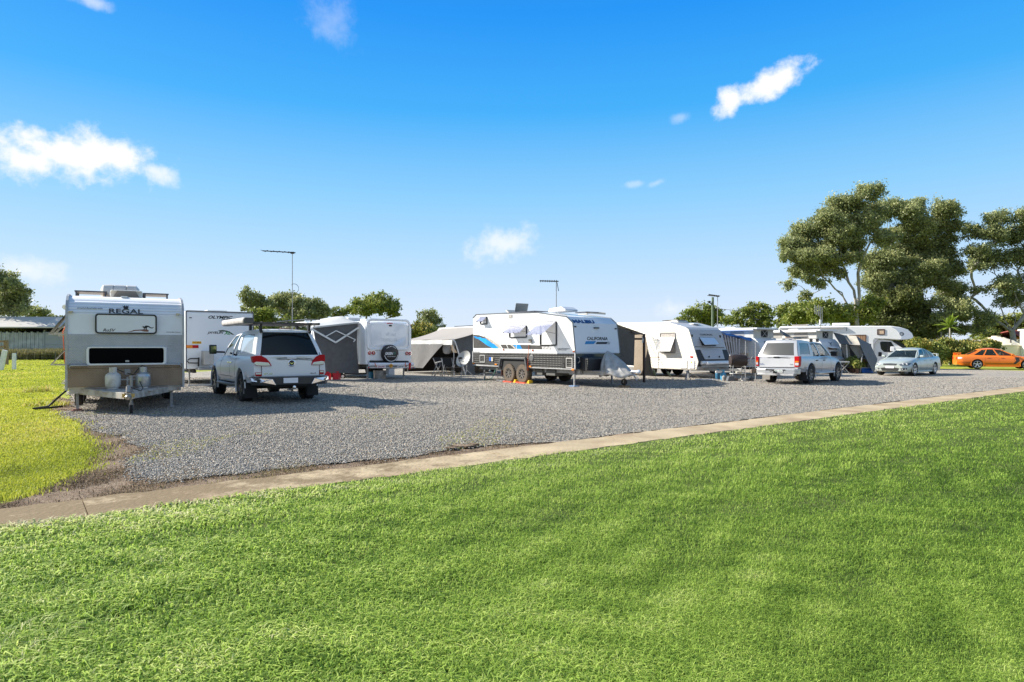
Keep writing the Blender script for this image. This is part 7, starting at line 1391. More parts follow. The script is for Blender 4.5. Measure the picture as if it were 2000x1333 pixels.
# ================================================================ CARS
silver = M('silver_paint', (.54,.54,.55), .35, .35, coat=.35, dirt=.06, ds=1.5, dcol=(.3,.27,.22)); whitecar = M('white_car_paint', (.76,.77,.78), .4, coat=.3, dirt=.05, ds=1.2, dcol=(.5,.46,.4))
greengrey = M('pale_green_silver', (.50,.54,.50), .32, .35, coat=.4); orangecar = M('orange_car_paint', (.82,.19,.015), .3, .0, coat=.5)
carglass = M('car_glass', (.012,.018,.02), .03, coat=.4, alpha=.80); carglass_c = M('car_glass_clear', (.02,.03,.03), .02, coat=.3, alpha=.38); seat_m = M('seat_dark', (.02,.02,.022), .8)
def smooth_curve(pts):
    xs = [p[0] for p in pts]; ys = [p[1] for p in pts]
    d = [(ys[i+1]-ys[i])/(xs[i+1]-xs[i]) for i in range(len(xs)-1)]
    m = [d[0]]+[0 if d[i-1]*d[i] <= 0 else 2*d[i-1]*d[i]/(d[i-1]+d[i]) for i in range(1, len(d))]+[d[-1]]
    def f(x):
        x = min(max(x, xs[0]), xs[-1]); i = 0
        while i < len(xs)-2 and x > xs[i+1]: i += 1
        h = xs[i+1]-xs[i]; t = (x-xs[i])/h
        return (2*t**3-3*t*t+1)*ys[i]+(t**3-2*t*t+t)*h*m[i]+(-2*t**3+3*t*t)*ys[i+1]+(t**3-t*t)*h*m[i+1]
    return f
def loft_body(cur, x0, x1, arches, ar, n=56):
    # cur: zbot, wsill, wmax, zmax, wsh, zsh, wdeck, zdeck, crown as functions of x -> closed smooth lower body with wheel arches cut out
    c = {k: smooth_curve(v) for k, v in cur.items()}; xs = sorted(set([x0+(x1-x0)*(.5-.5*math.cos(math.pi*i/n))*.5+(x1-x0)*i/n*.5 for i in range(n+1)]))
    mb = MB(); rings = []
    for x in xs:
        h = [(c['wsill'](x)*.8, c['zbot'](x)), (c['wsill'](x), c['zbot'](x)+.03), (c['wsill'](x)+.02, c['zbot'](x)+.12), ((c['wsill'](x)+c['wmax'](x))/2+.02, (c['zbot'](x)+c['zmax'](x))/2), (c['wmax'](x), c['zmax'](x)), (c['wmax'](x)*.6+c['wsh'](x)*.4, c['zmax'](x)*.4+c['zsh'](x)*.6), (c['wsh'](x), c['zsh'](x)),
             ((c['wsh'](x)+c['wdeck'](x))/2, (c['zsh'](x)*.35+c['zdeck'](x)*.65)), (c['wdeck'](x), c['zdeck'](x)), (c['wdeck'](x)*.5, c['zdeck'](x)+c['crown'](x)*.75)]
        r = [(x, y, z) for y, z in h]+[(x, 0, c['zdeck'](x)+c['crown'](x))]+[(x, -y, z) for y, z in h[::-1]]; rings.append(r)
    k = len(rings[0]); vs = [v for r in rings for v in r]; fs = []
    for i in range(len(rings)-1):
        for j in range(k): fs.append((i*k+j, (i+1)*k+j, (i+1)*k+(j+1) % k, i*k+(j+1) % k))
    fs += [tuple(range(k)), tuple(range(len(vs)-1, len(vs)-k-1, -1))]; mb.add(vs, fs)
    me = mesh_of(mb, 'body'); o = bpy.data.objects.new('tmp', me); COL.objects.link(o); cut = MB()
    for ax_, az_ in arches:
        for s in (-1, 1): cut.cyl((ax_, s*.62, az_), (ax_, s*1.3, az_), ar, n=36)
    oc_ = bpy.data.objects.new('cut', mesh_of(cut, 'cut')); COL.objects.link(oc_)
    m = o.modifiers.new('b', 'BOOLEAN'); m.operation = 'DIFFERENCE'; m.object = oc_; m.solver = 'EXACT'
    dg = bpy.context.evaluated_depsgraph_get(); me2 = bpy.data.meshes.new_from_object(o.evaluated_get(dg)); bpy.data.objects.remove(o); bpy.data.objects.remove(oc_)
    me2.materials.clear(); return me2, c
class Skin:                                            # throws flat outlines on to the finished body
    def __init__(s, me): s.b = BVHTree.FromPolygons([v.co for v in me.vertices], [p.vertices for p in me.polygons])
    def hit(s, o, d): h = s.b.ray_cast(Vector(o), Vector(d)); return h[0] if h[0] is not None else None
    def decal(s, mb, pts, ax, off=.004, far=5, rings=4, res=6, thick=0):
        # pts: outline; ax '-y','+y','-x','+x','+z': side it is seen from
        def ray(p):
            a, b = p
            o, d = {'-y': ((a,-far,b),(0,1,0)), '+y': ((a,far,b),(0,-1,0)), '-x': ((-far,a,b),(1,0,0)), '+x': ((far+2,a,b),(-1,0,0)), '+z': ((a,b,far),(0,0,-1))}[ax]; h = s.hit(o, d)
            return None if h is None else h-Vector(d)*off
        P = []
        for (a, b), (c, d) in zip(pts, pts[1:]+pts[:1]):
            for k in range(res): t = k/res; P.append((a+(c-a)*t, b+(d-b)*t))
        cx, cy = sum(p[0] for p in P)/len(P), sum(p[1] for p in P)/len(P); c0 = ray((cx, cy)); vs = [c0]; n = len(P)
        if c0 is None: return mb
        for r in range(1, rings+1):
            for p in P:
                h = ray((cx+(p[0]-cx)*r/rings, cy+(p[1]-cy)*r/rings)); vs.append(h if h is not None else vs[-1])
        fs = [(0, 1+i, 1+(i+1) % n) for i in range(n)]+[(1+(r-1)*n+i, 1+r*n+i, 1+r*n+(i+1) % n, 1+(r-1)*n+(i+1) % n) for r in range(1, rings) for i in range(n)]
        return mb.add(vs, fs)
def glasshouse(T, prefix, base, top, sides, front, rear, paint, glass_s, glass_f, glass_r, bulge=.03, roof_crown=.05, th=.03, sill=.03, head=.06, fpost=.05, floor=True, rails=None, gname='window'):
    # base/top: (x_rear, x_front, y_rear, y_front, z_rear, z_front); sides: u-ranges of panes from rear (0) to front (1)
    bxr, bxf, byr, byf, bzr, bzf = base; txr, txf, tyr, tyf, tzr, tzf = top
    def side(s):
        def Q(u, v):
            b = Vector((bxr+(bxf-bxr)*u, s*(byr+(byf-byr)*u), bzr+(bzf-bzr)*u)); zc = math.sin(u*math.pi)*roof_crown*.7
            t = Vector((txr+(txf-txr)*u, s*(tyr+(tyf-tyr)*u), tzr+(tzf-tzr)*u+zc)); p = b.lerp(t, v); p.y += s*bulge*4*v*(1-v); return p
        return Q
    def end(f):
        B, Tt = ((bxf, byf, bzf), (txf, tyf, tzf)) if f else ((bxr, byr, bzr), (txr, tyr, tzr)); sg = 1 if f else -1
        def Q(u, v):
            y = (u-.5)*2; p = Vector((B[0], y*B[1], B[2])).lerp(Vector((Tt[0], y*Tt[1], Tt[2])), v); p.x += sg*(.10*(1-y*y)+.03*4*v*(1-v)); return p
        return Q
    fr_ = MB(); panes = []
    def patch(mb, Q, u0, u1, v0, v1, n, t): 
        c = Q((u0+u1)/2, .5); a = (Q((u0+u1)/2+.01, .5)-c).cross(Q((u0+u1)/2, .51)-c).normalized(); 
        if a.dot(c-Vector(((bxr+bxf)/2, 0, bzr))) < 0: a = -a
        mb.grid(lambda u, v: Q(u0+(u1-u0)*u, v0+(v1-v0)*v)-a*(.012 if t < .02 else 0), n, 5, thick=-a*t)
    for s in (-1, 1):
        Q = side(s); last = 0
        for (a, b) in sides+[(1, 1)]:
            if a > last: patch(fr_, Q, last, a, 0, 1, max(1, int((a-last)*12)), th)
            last = b
        for (a, b) in sides:
            patch(fr_, Q, a, b, 0, sill, 8, th); patch(fr_, Q, a, b, 1-head, 1, 8, th)
            m = MB(); patch(m, Q, a-.004, b+.004, sill-.01, 1-head+.01, 10, .008); panes.append((gname, m, glass_s))
    for f, (a, b, v0, v1), gm_, nm in ((True, front, glass_f, 'windscreen'), (False, rear, glass_r, 'rear_window')):
        if gm_ is None: patch(fr_, end(f), 0, 1, 0, 1, 10, th); continue
        Q = end(f); patch(fr_, Q, 0, a, 0, 1, 2, th); patch(fr_, Q, b, 1, 0, 1, 2, th); patch(fr_, Q, a, b, 0, v0, 8, th); patch(fr_, Q, a, b, v1, 1, 8, th)
        m = MB(); patch(m, Q, a-.005, b+.005, v0-.01, v1+.01, 12, .008); panes.append((nm, m, gm_))
    sL, sR = side(1), side(-1); eF, eR = end(True), end(False)
    def roof(u, v):
        a, b = sR(u, 1), sL(u, 1); p = a.lerp(b, v); e = math.sin(v*math.pi); ef = math.sin(u*math.pi)
        p.x += (1-abs(2*v-1)**2)*.10*(max(0, u*4-3)-max(0, 1-u*4)); p.z += roof_crown*(e**.6)*(.35+.65*ef**.5); return p
    fr_.grid(roof, 14, 12, thick=(0,0,-.03)); g = obj(prefix, fr_, paint, T, smooth=40)
    for nm, m, gm_ in panes: obj(nm, m, gm_, g, smooth=60)
    return g, side, end, roof
def flare(T, x, z, r, y, paint, w=.05, name='wheel_arch'):
    for s in (-1, 1):
        pts = [(x+r*math.cos(t), s*y, z+r*math.sin(t)) for t in np.linspace(-.35, math.pi+.35, 22)]
        mb = MB(); mb.tube(pts, w*.5, 6); obj(name, mb, paint, T, smooth=60)
def seats(T, xs, zb, ztop, w=.24):
    for x, ys in xs:
        for y in ys: mb = MB(); mb.slab([(x-.02, y-w, zb), (x-.02, y+w, zb), (x-.16, y+w*.85, ztop-.16), (x-.16, y-w*.85, ztop-.16)], (.12,0,0)); mb.box(x-.16, x-.06, y-.12, y+.12, ztop-.13, ztop); obj('seat', mb, seat_m, T, bevel=.02)
# ------------------------------------------------ pickups
def pickup(T, P):
    x0, x1 = -1.22, 4.02; zb = P['belt']; hood = P['hood']
    cur = dict(zbot=[(x0,.62),(-.9,.50),(0,.45),(3,.42),(3.7,.42),(x1,.50)], wsill=[(x0,.84),(-.9,.86),(1.5,.87),(3.2,.87),(3.8,.76),(x1,.60)], wmax=[(x0,.87),(-.9,.915),(0,.925),(1,.915),(3.2,.925),(3.75,.83),(x1,.64)],
               zmax=[(x0,.80),(1,.82),(3.2,.78),(x1,.70)], wsh=[(x0,.85),(-.9,.90),(0,.905),(1.5,.885),(3,.87),(3.7,.76),(x1,.55)], zsh=[(x0,zb-.12),(2.2,zb-.12),(3.2,hood-.10),(3.8,hood-.16),(x1,hood-.26)],
               wdeck=[(x0,.80),(-.9,.84),(1.5,.82),(2.6,.78),(3.4,.70),(x1,.45)], zdeck=[(x0,zb),(2.1,zb),(2.75,hood+.03),(3.4,hood-.02),(3.8,hood-.08),(x1,hood-.2)], crown=[(x0,.005),(2.3,.01),(3,.05),(3.7,.04),(x1,.02)])
    ar = P.get('arch', .46); me, c = loft_body(cur, x0, x1, [(0, P['wr']+.02), (P['wb'], P['wr']+.02)], ar); sk = Skin(me)
    body = obj('body', me, P['paint'], T, smooth=32)
    obj('wheel_well', MB().box(-.55, .55, -.60, .60, .45, .95).box(P['wb']-.55, P['wb']+.55, -.60, .60, .45, .9), blackm, body)
    for xx in (0, P['wb']): flare(body, xx, P['wr']+.02, ar+.005, .905 if P.get('fl') is None else .905, P['paint'], P.get('flw', .05))
    for xx in (0, P['wb']):
        for s in (-1, 1): wheel(T, xx, s*.78, P['wr'], .27, s, 6, .60, rubber, P.get('rim', alloy), tread=1)
    # cabin
    g, side, end, roof = glasshouse(T, 'cab', (P['cab0'], 2.72, .80, .78, zb-.02, hood+.05), (P['cab0']+.12, 1.85, .60, .60, P['zr']-.04, P['zr']-.05), P['panes'], (.05,.95,.04,.93), (.2,.8,.3,.8), P['paint'], P.get('sg', carglass), carglass_c, blackm, fpost=.05)
    seats(g, [(1.25, (-.38, .38)), (.55, (-.38, .38))], zb-.15, zb+.34)
    obj('dashboard', MB().box(2.05, 2.45, -.7, .7, zb-.05, zb+.04).box(P['cab0']+.1, 2.4, -.74, .74, zb-.06, zb-.0), seat_m, g)
    mb = MB(); mb.lathe([(.18,0), (.20,.01), (.18,.02)], (1.95,.38,zb+.02), 'x', 16); obj('steering_wheel', mb, black, g)
    # canopy on the tray
    cg, cs, ce_, croof = glasshouse(T, 'canopy', (x0+.06, P['cab0']-.04, .82, .83, zb, zb), (P['ct'], P['cab0']+.02, .63, .66, P['zc']-.04, P['zc']-.06), P['cpanes'], (.2,.8,.2,.8), P['cr'], P['paint'], P.get('cgl', darkglass), None, P.get('rgl', darkglass), sill=.14, head=.16, roof_crown=.04, bulge=.02)
    # seams and details
    seam = M('panel_gap', (.02,.02,.022), .6)
    def vline(x_, z0, z1, ax='-y', w=.008, off=.002):
        mb = MB(); sk.decal(mb, [(x_-w, z0), (x_+w, z0), (x_+w, z1), (x_-w, z1)], ax, off, rings=1, res=8); return mb
    for ax in ('-y', '+y'):
        for x_, z0, z1 in P['seams']: obj('door_gap', vline(x_, z0, z1, ax), seam, body)
        obj('sill_gap', sk.decal(MB(), [(P['cab0']+.1, .60), (2.5, .60), (2.5, .612), (P['cab0']+.1, .612)], ax, .002, rings=1, res=10), seam, body)
        for x_ in P['handles']:
            s = -1 if ax == '-y' else 1; h = sk.hit((x_, s*5, zb-.17), (0, -s, 0)); 
            if h: obj('door_handle', MB().box(x_-.09, x_+.09, h.y-.03 if s < 0 else h.y, h.y if s < 0 else h.y+.03, zb-.19, zb-.15), P.get('hm', chrome), body, bevel=.008)
    return sk, body, cg, g
def rear_details(T, sk, P, fr, Z, tail, gar, hand, plate, bump):
    pass
fA = Fr((-6.67, 18.30), 125.35, 1.08)
T = thing('pickup', 'white extended-cab pickup with hardtop canopy and roof rack, parked beside the leftmost caravan', 'pickup truck', fA, 'light coloured pickups with canopies')
PA_ = dict(belt=1.15, hood=1.08, wr=.37, wb=3.22, paint=whitecar, cab0=.78, zr=1.76, panes=[(.06,.34),(.40,.93)], cpanes=[(.16,.86)], ct=-.72, zc=1.84, cr=(.06,.94,.06,.94), seams=[(.60,.5,1.1),(1.18,.55,1.12),(2.38,.55,1.08)], handles=[1.35, 1.05], cgl=M('canopy_glass', (.30,.36,.42), .05, coat=.6), arch=.47, rim=M('black_alloy', (.10,.10,.11), .35, .7))
sk, body, cg, cab = pickup(T, PA_)
X = lambda *p: fA.fx(-1.2, *Z2(*p))
seam = MATS['panel_gap']
def rdecal(name, pts, m, par, off=.006, Zf=Z2, fr=fA, x=-1.2): mb = MB(); sk.decal(mb, [fr.fx(x, *Zf(*p)) for p in pts], '-x', off); return obj(name, mb, m, par, smooth=60)
rdecal('tailgate', [(890,712),(1515,712),(1515,962),(890,972)], whitecar, body, .012)
obj('tailgate_gap', MB().bar((-1.235, *X(890,715)), (-1.235, *X(890,970)), .012, .006), seam, body); obj('tailgate_gap', MB().bar((-1.235, *X(1515,712)), (-1.235, *X(1515,962)), .012, .006), seam, body)
for pts, pw_ in (([(780,760),(830,750),(885,750),(940,780),(980,825),(998,862),(900,864),(830,858),(800,820)], [(800,830),(830,815),(960,825),(985,858),(900,860),(830,855)]), ([(1572,740),(1530,738),(1480,760),(1440,805),(1425,850),(1500,852),(1560,845),(1575,800)], [(1565,812),(1530,808),(1450,820),(1432,846),(1500,848),(1560,840)])):
    P3 = [(p[0], p[1]) for p in pts]; yz = [X(*p) for p in P3]; yz = [(max(-.915, min(.915, y)), z) for y, z in yz]
    L_ = obj('tail_lamp', MB().prism(yz, 'x', -1.26, -1.05), redlamp, T, bevel=.012); yz = [X(*p) for p in pw_]; yz = [(max(-.90, min(.90, y)), z) for y, z in yz]; obj('reverse_lens', MB().prism(yz, 'x', -1.27, -1.25), clearlamp, L_, bevel=.006)
for px in ([(820,932),(890,932),(890,974),(825,974)], [(1518,908),(1562,908),(1562,950),(1518,950)]):
    yz = [X(*p) for p in px]; yz = [(max(-.90, min(.90, y)), z) for y, z in yz]; L_ = obj('reflector', MB().prism(yz, 'x', -1.25, -1.1), redlamp, T, bevel=.006); y0, z0 = yz[0]; y1, z1 = yz[2]
    obj('lens', MB().box(-1.256, -1.24, min(y0,y1)+.01, max(y0,y1)-.01, (z0+z1)/2, max(z0,z1)-.01), clearlamp, L_)
a = X(1160,762); b = X(1268,786); obj('tailgate_handle', MB().prism(rr(a[0], b[0], b[1], a[1], .02), 'x', -1.265, -1.23), M('handle_silver', (.6,.62,.66), .35, .3), T, bevel=.008)
a = X(1215,830); bd = obj('badge', MB().lathe([(.082,0), (.088,-.01), (.07,-.015), (.06,-.006)], (-1.235, *a), 'x', 28), chrome, T, smooth=50); obj('badge_field', MB().lathe([(.062,-.008), (.05,-.01)], (-1.235, *a), 'x', 24), black, bd); obj('badge_wing', MB().slab([(-1.247, a[0]+.05, a[1]+.02), (-1.247, a[0], a[1]-.005), (-1.247, a[0]-.05, a[1]+.02), (-1.247, a[0]-.03, a[1]-.01), (-1.247, a[0], a[1]-.03), (-1.247, a[0]+.03, a[1]-.01)], (-.004,0,0)), chrome, bd)
text_x(T, 'BT-50', -1.236, fA, Z2, 920, 938, 1012, 956, chrome, bold=.01, shear=.2, s=-1); text_x(T, '4x4', -1.236, fA, Z2, 1415, 932, 1485, 946, M('grey_print', (.2,.2,.2), .4), bold=.03, shear=.3, s=-1)
# bumper
zt_ = X(1200,968)[1]; zb2 = X(1200,1070)[1]; 
bb = MB(); bb.prism([(-1.20,-.93), (-1.42,-.80), (-1.48,-.4), (-1.48,.4), (-1.42,.80), (-1.20,.93), (-1.1,.9), (-1.1,-.9)], 'z', zb2+.02, zt_-.01); bo = obj('bumper', bb, M('bumper_charcoal', (.025,.027,.03), .4), T, bevel=.02)
for s in (-1, 1):
    mb = MB(); mb.slab([(-1.215, s*.935, zt_-.03), (-1.435, s*.80, zt_-.035), (-1.485, s*.50, zt_-.06), (-1.487, s*.42, zb2+.03), (-1.455, s*.72, zb2+.10), (-1.25, s*.93, zb2+.12)], (-.012, s*.008, 0)); obj('chrome_corner', mb, chrome, bo, bevel=.004)
a = X(1132,993); b = X(1288,1045); ypl = [fA.fx(-1.49, *Z2(*p)) for p in [(1132,993),(1288,1043)]]; obj('number_plate', MB().box(-1.50, -1.484, ypl[1][0], ypl[0][0], ypl[1][1], ypl[0][1]), M('blank_plate', (.80,.80,.82), .4), bo)
mb = MB(); y_, z_ = fA.fx(-1.55, *Z2(1245,1092)); mb.lathe([(.02,-.06), (.035,-.04), (.045,0), (.035,.035), (.01,.045)], (-1.58, y_, z_), n=12); mb.bar((-1.1, y_, z_-.07), (-1.6, y_, z_-.07), .06, .04); obj('tow_ball', mb, chrome, T, smooth=50)
mb = MB(); mb.box(-1.35,-1.1,-.55,.55,.42,.52); obj('tow_bar', mb, blackm, T)
for s in (-1, 1): obj('mudflap', MB().slab([(-.52, s*.62, .12), (-.52, s*.93, .12), (-.47, s*.93, .58), (-.47, s*.62, .58)], (.015,0,0)), blackm, T)
mb = MB(); mb.box(-1.1, 3.6, -.45, .45, .36, .52); mb.cyl((0,-.6,.37), (0,.6,.37), .06); mb.cyl((3.22,-.6,.37), (3.22,.6,.37), .06); mb.lathe([(.3,-.1), (.32,0), (.3,.1)], (-.7,0,.48), 'z', 20); obj('underbody', mb, skin_dark, T)
for s in (-1, 1): obj('side_step', MB().tube([(.65, s*.80, .42), (.75, s*.96, .40), (2.45, s*.96, .40), (2.55, s*.80, .42)], .045, 10), steel, T, smooth=60)
# canopy: lock, brake light, hinges, mesh inside
obj('brake_lamp', MB().box(-.80, -.72, -.13, .13, 1.845, 1.875), M('lens_dull', (.30,.18,.12), .3), cg, bevel=.008)
for s in (-1, 1): obj('hinge', MB().box(-.86, -.78, s*.60-.03, s*.60+.03, 1.74, 1.80), black, cg, bevel=.01)
obj('lock', MB().bar((-1.165,-.06,1.21), (-1.165,.06,1.21), .02), chrome, cg)
mb = MB()
for k in range(9): 
    for s in (-1, 1): y_ = s*(.36+.035*k); mb.bar((-.90, y_, 1.25), (-.65, y_*.85, 1.70), .006)
for k in range(9): z_ = 1.27+.05*k; x_ = -.90+.25*(z_-1.25)/.45; mb.bar((x_, -.64, z_), (x_, -.34, z_), .006); mb.bar((x_, .34, z_), (x_, .64, z_), .006)
obj('cargo_barrier', mb, M('mesh_white', (.4,.4,.4), .5), cg)
# wing mirror (towing type) and snorkel on the right hand... the side facing us
for s in (1,):
    mb = MB(); a = fA.fy(1.18, *Z2(342,632)); b = fA.fy(1.18, *Z2(410,735)); mb.prism(rr(a[0], a[0]+.16, b[1], a[1], .04), 'y', 1.02, 1.20)
    obj('wing_mirror', mb, black, T, bevel=.02); obj('mirror_arm', MB().bar((2.2, .84, b[1]+.05), (a[0]+.1, 1.1, b[1]+.06), .06, .05), black, T); mb = MB(); mb.box(a[0]-.006, a[0]+.0, 1.04, 1.18, b[1]+.04, a[1]-.04); obj('mirror_glass', mb, M('mirror_glass', (.10,.12,.04), .05, .6), T)
obj('wing_mirror', MB().prism(rr(2.1, 2.3, 1.12, 1.36, .04), 'y', -1.24, -1.02), black, T, bevel=.02); obj('mirror_arm', MB().bar((2.2,-.84,1.15), (2.2,-1.05,1.18), .06, .05), black, T)
# roof rack with rolled awning bag
zr_ = 1.98; R_ = lambda p: fA.fz(zr_, *Z2(*p))
rk = MB(); xr0, xr1 = -.95, .95
for x_ in (xr0, -.35, .3, xr1): rk.box(x_-.03, x_+.03, -.80, .80, zr_-.02, zr_+.02)
for s in (-1, 1): rk.box(xr0, xr1, s*.80-.025, s*.80+.025, zr_-.03, zr_+.03)
for k in range(5): rk.box(xr0, xr1, -.6+.3*k-.012, -.6+.3*k+.012, zr_, zr_+.03)
rko = obj('roof_rack', rk, M('rack_dark', (.05,.045,.04), .5, dirt=.3), T, bevel=.004)
for x_ in (-.75, .25):
    for s in (-1, 1): obj('rack_foot', MB().box(x_-.05, x_+.05, s*.60-.03, s*.60+.03, 1.80, zr_-.02), black, rko)
ab = MB(); ab.prism(rr(.80, 1.06, zr_-.03, zr_+.13, .06), 'x', -.95, 1.5); obj('awning_bag', ab, M('awning_bag_white', (.50,.47,.44), .7, bump=.5, bs=14, dirt=.5, ds=6), T, bevel=.03, smooth=50); obj('bag_cap', MB().prism(rr(.81, 1.05, zr_-.02, zr_+.12, .05), 'x', -.99, -.95), M('bag_cap_grey', (.08,.08,.08), .6), T, bevel=.01)
mb = MB(); mb.bar((xr0+.1, -.85, zr_+.12), (xr0+.6, -.2, zr_+.10), .025); mb.bar((xr0+.1, -.85, zr_+.12), (xr1-.3, -.8, zr_+.16), .025); mb.bar((xr1-.3,-.8,zr_+.16), (xr1-.2,-.2,zr_+.1), .025); obj('rack_hoop', mb, steel, rko)

fD = Fr((11.50, 26.77), 44.58, .98)
T = thing('pickup', 'silver crew-cab pickup with grey canopy rear window, in front of the pop-top caravans', 'pickup truck', fD, 'light coloured pickups with canopies')
PD = dict(belt=1.13, hood=1.06, wr=.38, wb=3.095, paint=silver, cab0=.36, zr=1.74, panes=[(.07,.36),(.42,.92)], cpanes=[(.14,.86)], ct=-.78, zc=1.82, cr=(.08,.92,.08,.86), seams=[(.36,.5,1.1),(1.18,.5,1.12),(2.22,.55,1.08)], handles=[.62, 1.45], cgl=M('canopy_glass_dark', (.02,.05,.08), .05, coat=.7), rgl=M('rear_smoke', (.085,.085,.08), .25, coat=.1), arch=.47, hm=black, sg=carglass_c, rim=M('dark_alloy', (.22,.22,.22), .35, .7))
sk, body, cg, cab = pickup(T, PD)
XD = lambda *p: fD.fx(-1.2, *Z6(*p))
mb = MB(); sk.decal(mb, [XD(*p) for p in [(602,722),(1046,722),(1046,885),(602,885)]], '-x', .012); obj('tailgate', mb, M('silver_tailgate', (.66,.66,.67), .35, .35, coat=.5, dirt=.12, ds=2), body)
obj('tailgate_gap', MB().bar((-1.24, *XD(602,890)), (-1.24, *XD(1046,890)), .02, .012), seam, body)
for px in ([(562,752),(600,752),(600,872),(566,870)], [(1048,752),(1110,750),(1112,800),(1104,884),(1048,884)]):
    yz = [(max(-.92, min(.92, y)), z) for y, z in [XD(*p) for p in px]]; L_ = obj('tail_lamp', MB().prism(yz, 'x', -1.26, -1.04), redlamp, T, bevel=.012); ym = [p[0] for p in yz]; zm = [p[1] for p in yz]; h = max(zm)-min(zm)
    obj('lens', MB().box(-1.27, -1.25, min(ym)+.03, max(ym)-.03, min(zm)+h*.42, min(zm)+h*.55), amber, L_); obj('lens', MB().box(-1.27, -1.25, min(ym)+.03, max(ym)-.03, min(zm)+h*.15, min(zm)+h*.38), clearlamp, L_)
a, b = XD(782,752), XD(858,768); obj('tailgate_handle', MB().prism(rr(a[0], b[0], b[1], a[1], .015), 'x', -1.262, -1.23), black, T, bevel=.006)
text_x(T, 'D-TEQ', -1.238, fD, Z6, 607, 838, 650, 846, M('blue_print', (.03,.08,.25), .4), bold=.03, s=-1); text_x(T, 'TURBO DIESEL', -1.238, fD, Z6, 607, 850, 668, 857, M('blue_print', (.03,.08,.25), .4), bold=.03, s=-1); text_x(T, '4x4', -1.238, fD, Z6, 985, 845, 1022, 860, alloy, bold=.03, s=-1)
zt_, zb2 = XD(820,905)[1], XD(820,990)[1]; bb = MB(); bb.prism([(-1.15,-.90), (-1.36,-.78), (-1.42,-.4), (-1.42,.4), (-1.36,.78), (-1.15,.90), (-1.0,.88), (-1.0,-.88)], 'z', zb2+.06, zt_); bo = obj('bumper', bb, M('bumper_silver', (.55,.56,.57), .25, .5, coat=.3), T, bevel=.03)
obj('bumper_step', MB().box(-1.432, -1.40, -.42, .40, zt_-.07, zt_-.02), black, bo, bevel=.005); obj('bumper_step', MB().box(-1.42, -1.10, -.75, .75, zb2, zb2+.07), alu, bo, bevel=.008)
pa, pb = fD.fx(-1.44, *Z6(790,918)), fD.fx(-1.44, *Z6(892,955)); pl_o = obj('number_plate', MB().box(-1.447, -1.436, pb[0], pa[0], pb[1], pa[1]), M('plate_white', (.75,.75,.74), .4), bo); text_x(pl_o, '821 XT4', -1.448, fD, Z6, 800, 926, 882, 948, M('plate_green', (.05,.15,.10), .5), bold=.02, s=-1)
mb = MB(); mb.bar((-1.1,-.05,.50), (-1.65,-.05,.48), .06, .05); mb.lathe([(.03,0), (.045,.04), (.02,.08)], (-1.62,-.05,.5), n=10); mb.tube([(-1.5,.2,.6), (-1.55,.12,.52), (-1.5,.0,.58)], .014, 5); obj('tow_bar', mb, blackm, T)
for s in (-1, 1): obj('mudflap', MB().slab([(-.53, s*.60, .14), (-.53, s*.93, .14), (-.46, s*.93, .60), (-.46, s*.60, .60)], (.015,0,0)), M('mudflap_grey', (.22,.21,.19), .8, dirt=.4) if s == 1 else blackm, T)
mb = MB(); mb.box(-1.0, 3.5, -.45, .45, .36, .52); mb.cyl((0,-.6,.37), (0,.6,.37), .06); mb.box(-1.0, -.5, -.6, .1, .36, .55); mb.cyl((3.095,-.6,.37), (3.095,.6,.37), .06); obj('underbody', mb, skin_dark, T)
for s in (-1, 1): obj('side_step', MB().box(.62, 2.5, s*.93-.07, s*.93+.07, .40, .46), M('step_pale', (.55,.56,.57), .4, .4), T, bevel=.02)
obj('wing_mirror', MB().prism(rr(2.12, 2.34, 1.13, 1.34, .05), 'y', -1.18, -.92), black, T, bevel=.03); obj('wing_mirror', MB().prism(rr(2.12, 2.34, 1.13, 1.34, .05), 'y', .92, 1.18), black, T, bevel=.03)
for x_ in (.85, 1.55): obj('roof_bar', MB().box(x_-.03, x_+.03, -.62, .62, 1.86, 1.89), black, T, bevel=.006); [obj('bar_foot', MB().box(x_-.06, x_+.06, s*.58-.05, s*.58+.05, 1.74, 1.88), black, T, bevel=.01) for s in (-1, 1)]
obj('roof_rail', MB().box(-.7, .1, -.45, -.40, 1.88, 1.91).box(-.7, .1, .40, .45, 1.88, 1.91).box(-.5,-.45,-.45,.45,1.87,1.90), alu, cg)
for k, (yy, m, r0) in enumerate(((.1, M('rod_tan', (.42,.25,.14), .6), .03), (-.1, MATS['rack_dark'], .03), (.3, M('rod_pale', (.6,.58,.52), .5), .02))):
    q = obj('fishing_rod', MB().tube([(-.1+.3*k, yy, 1.93), (1.9, yy*.6, 1.96)], r0, 8), m); q.location = fD.pos; q.rotation_euler = (0,0,fD.yaw); q.scale = (.98,)*3
    tag(q, ['tan rod lying on the roof bars of the silver pickup','dark rod lying on the roof bars of the silver pickup','thin pale rod lying on the roof bars of the silver pickup'][k], 'rod')

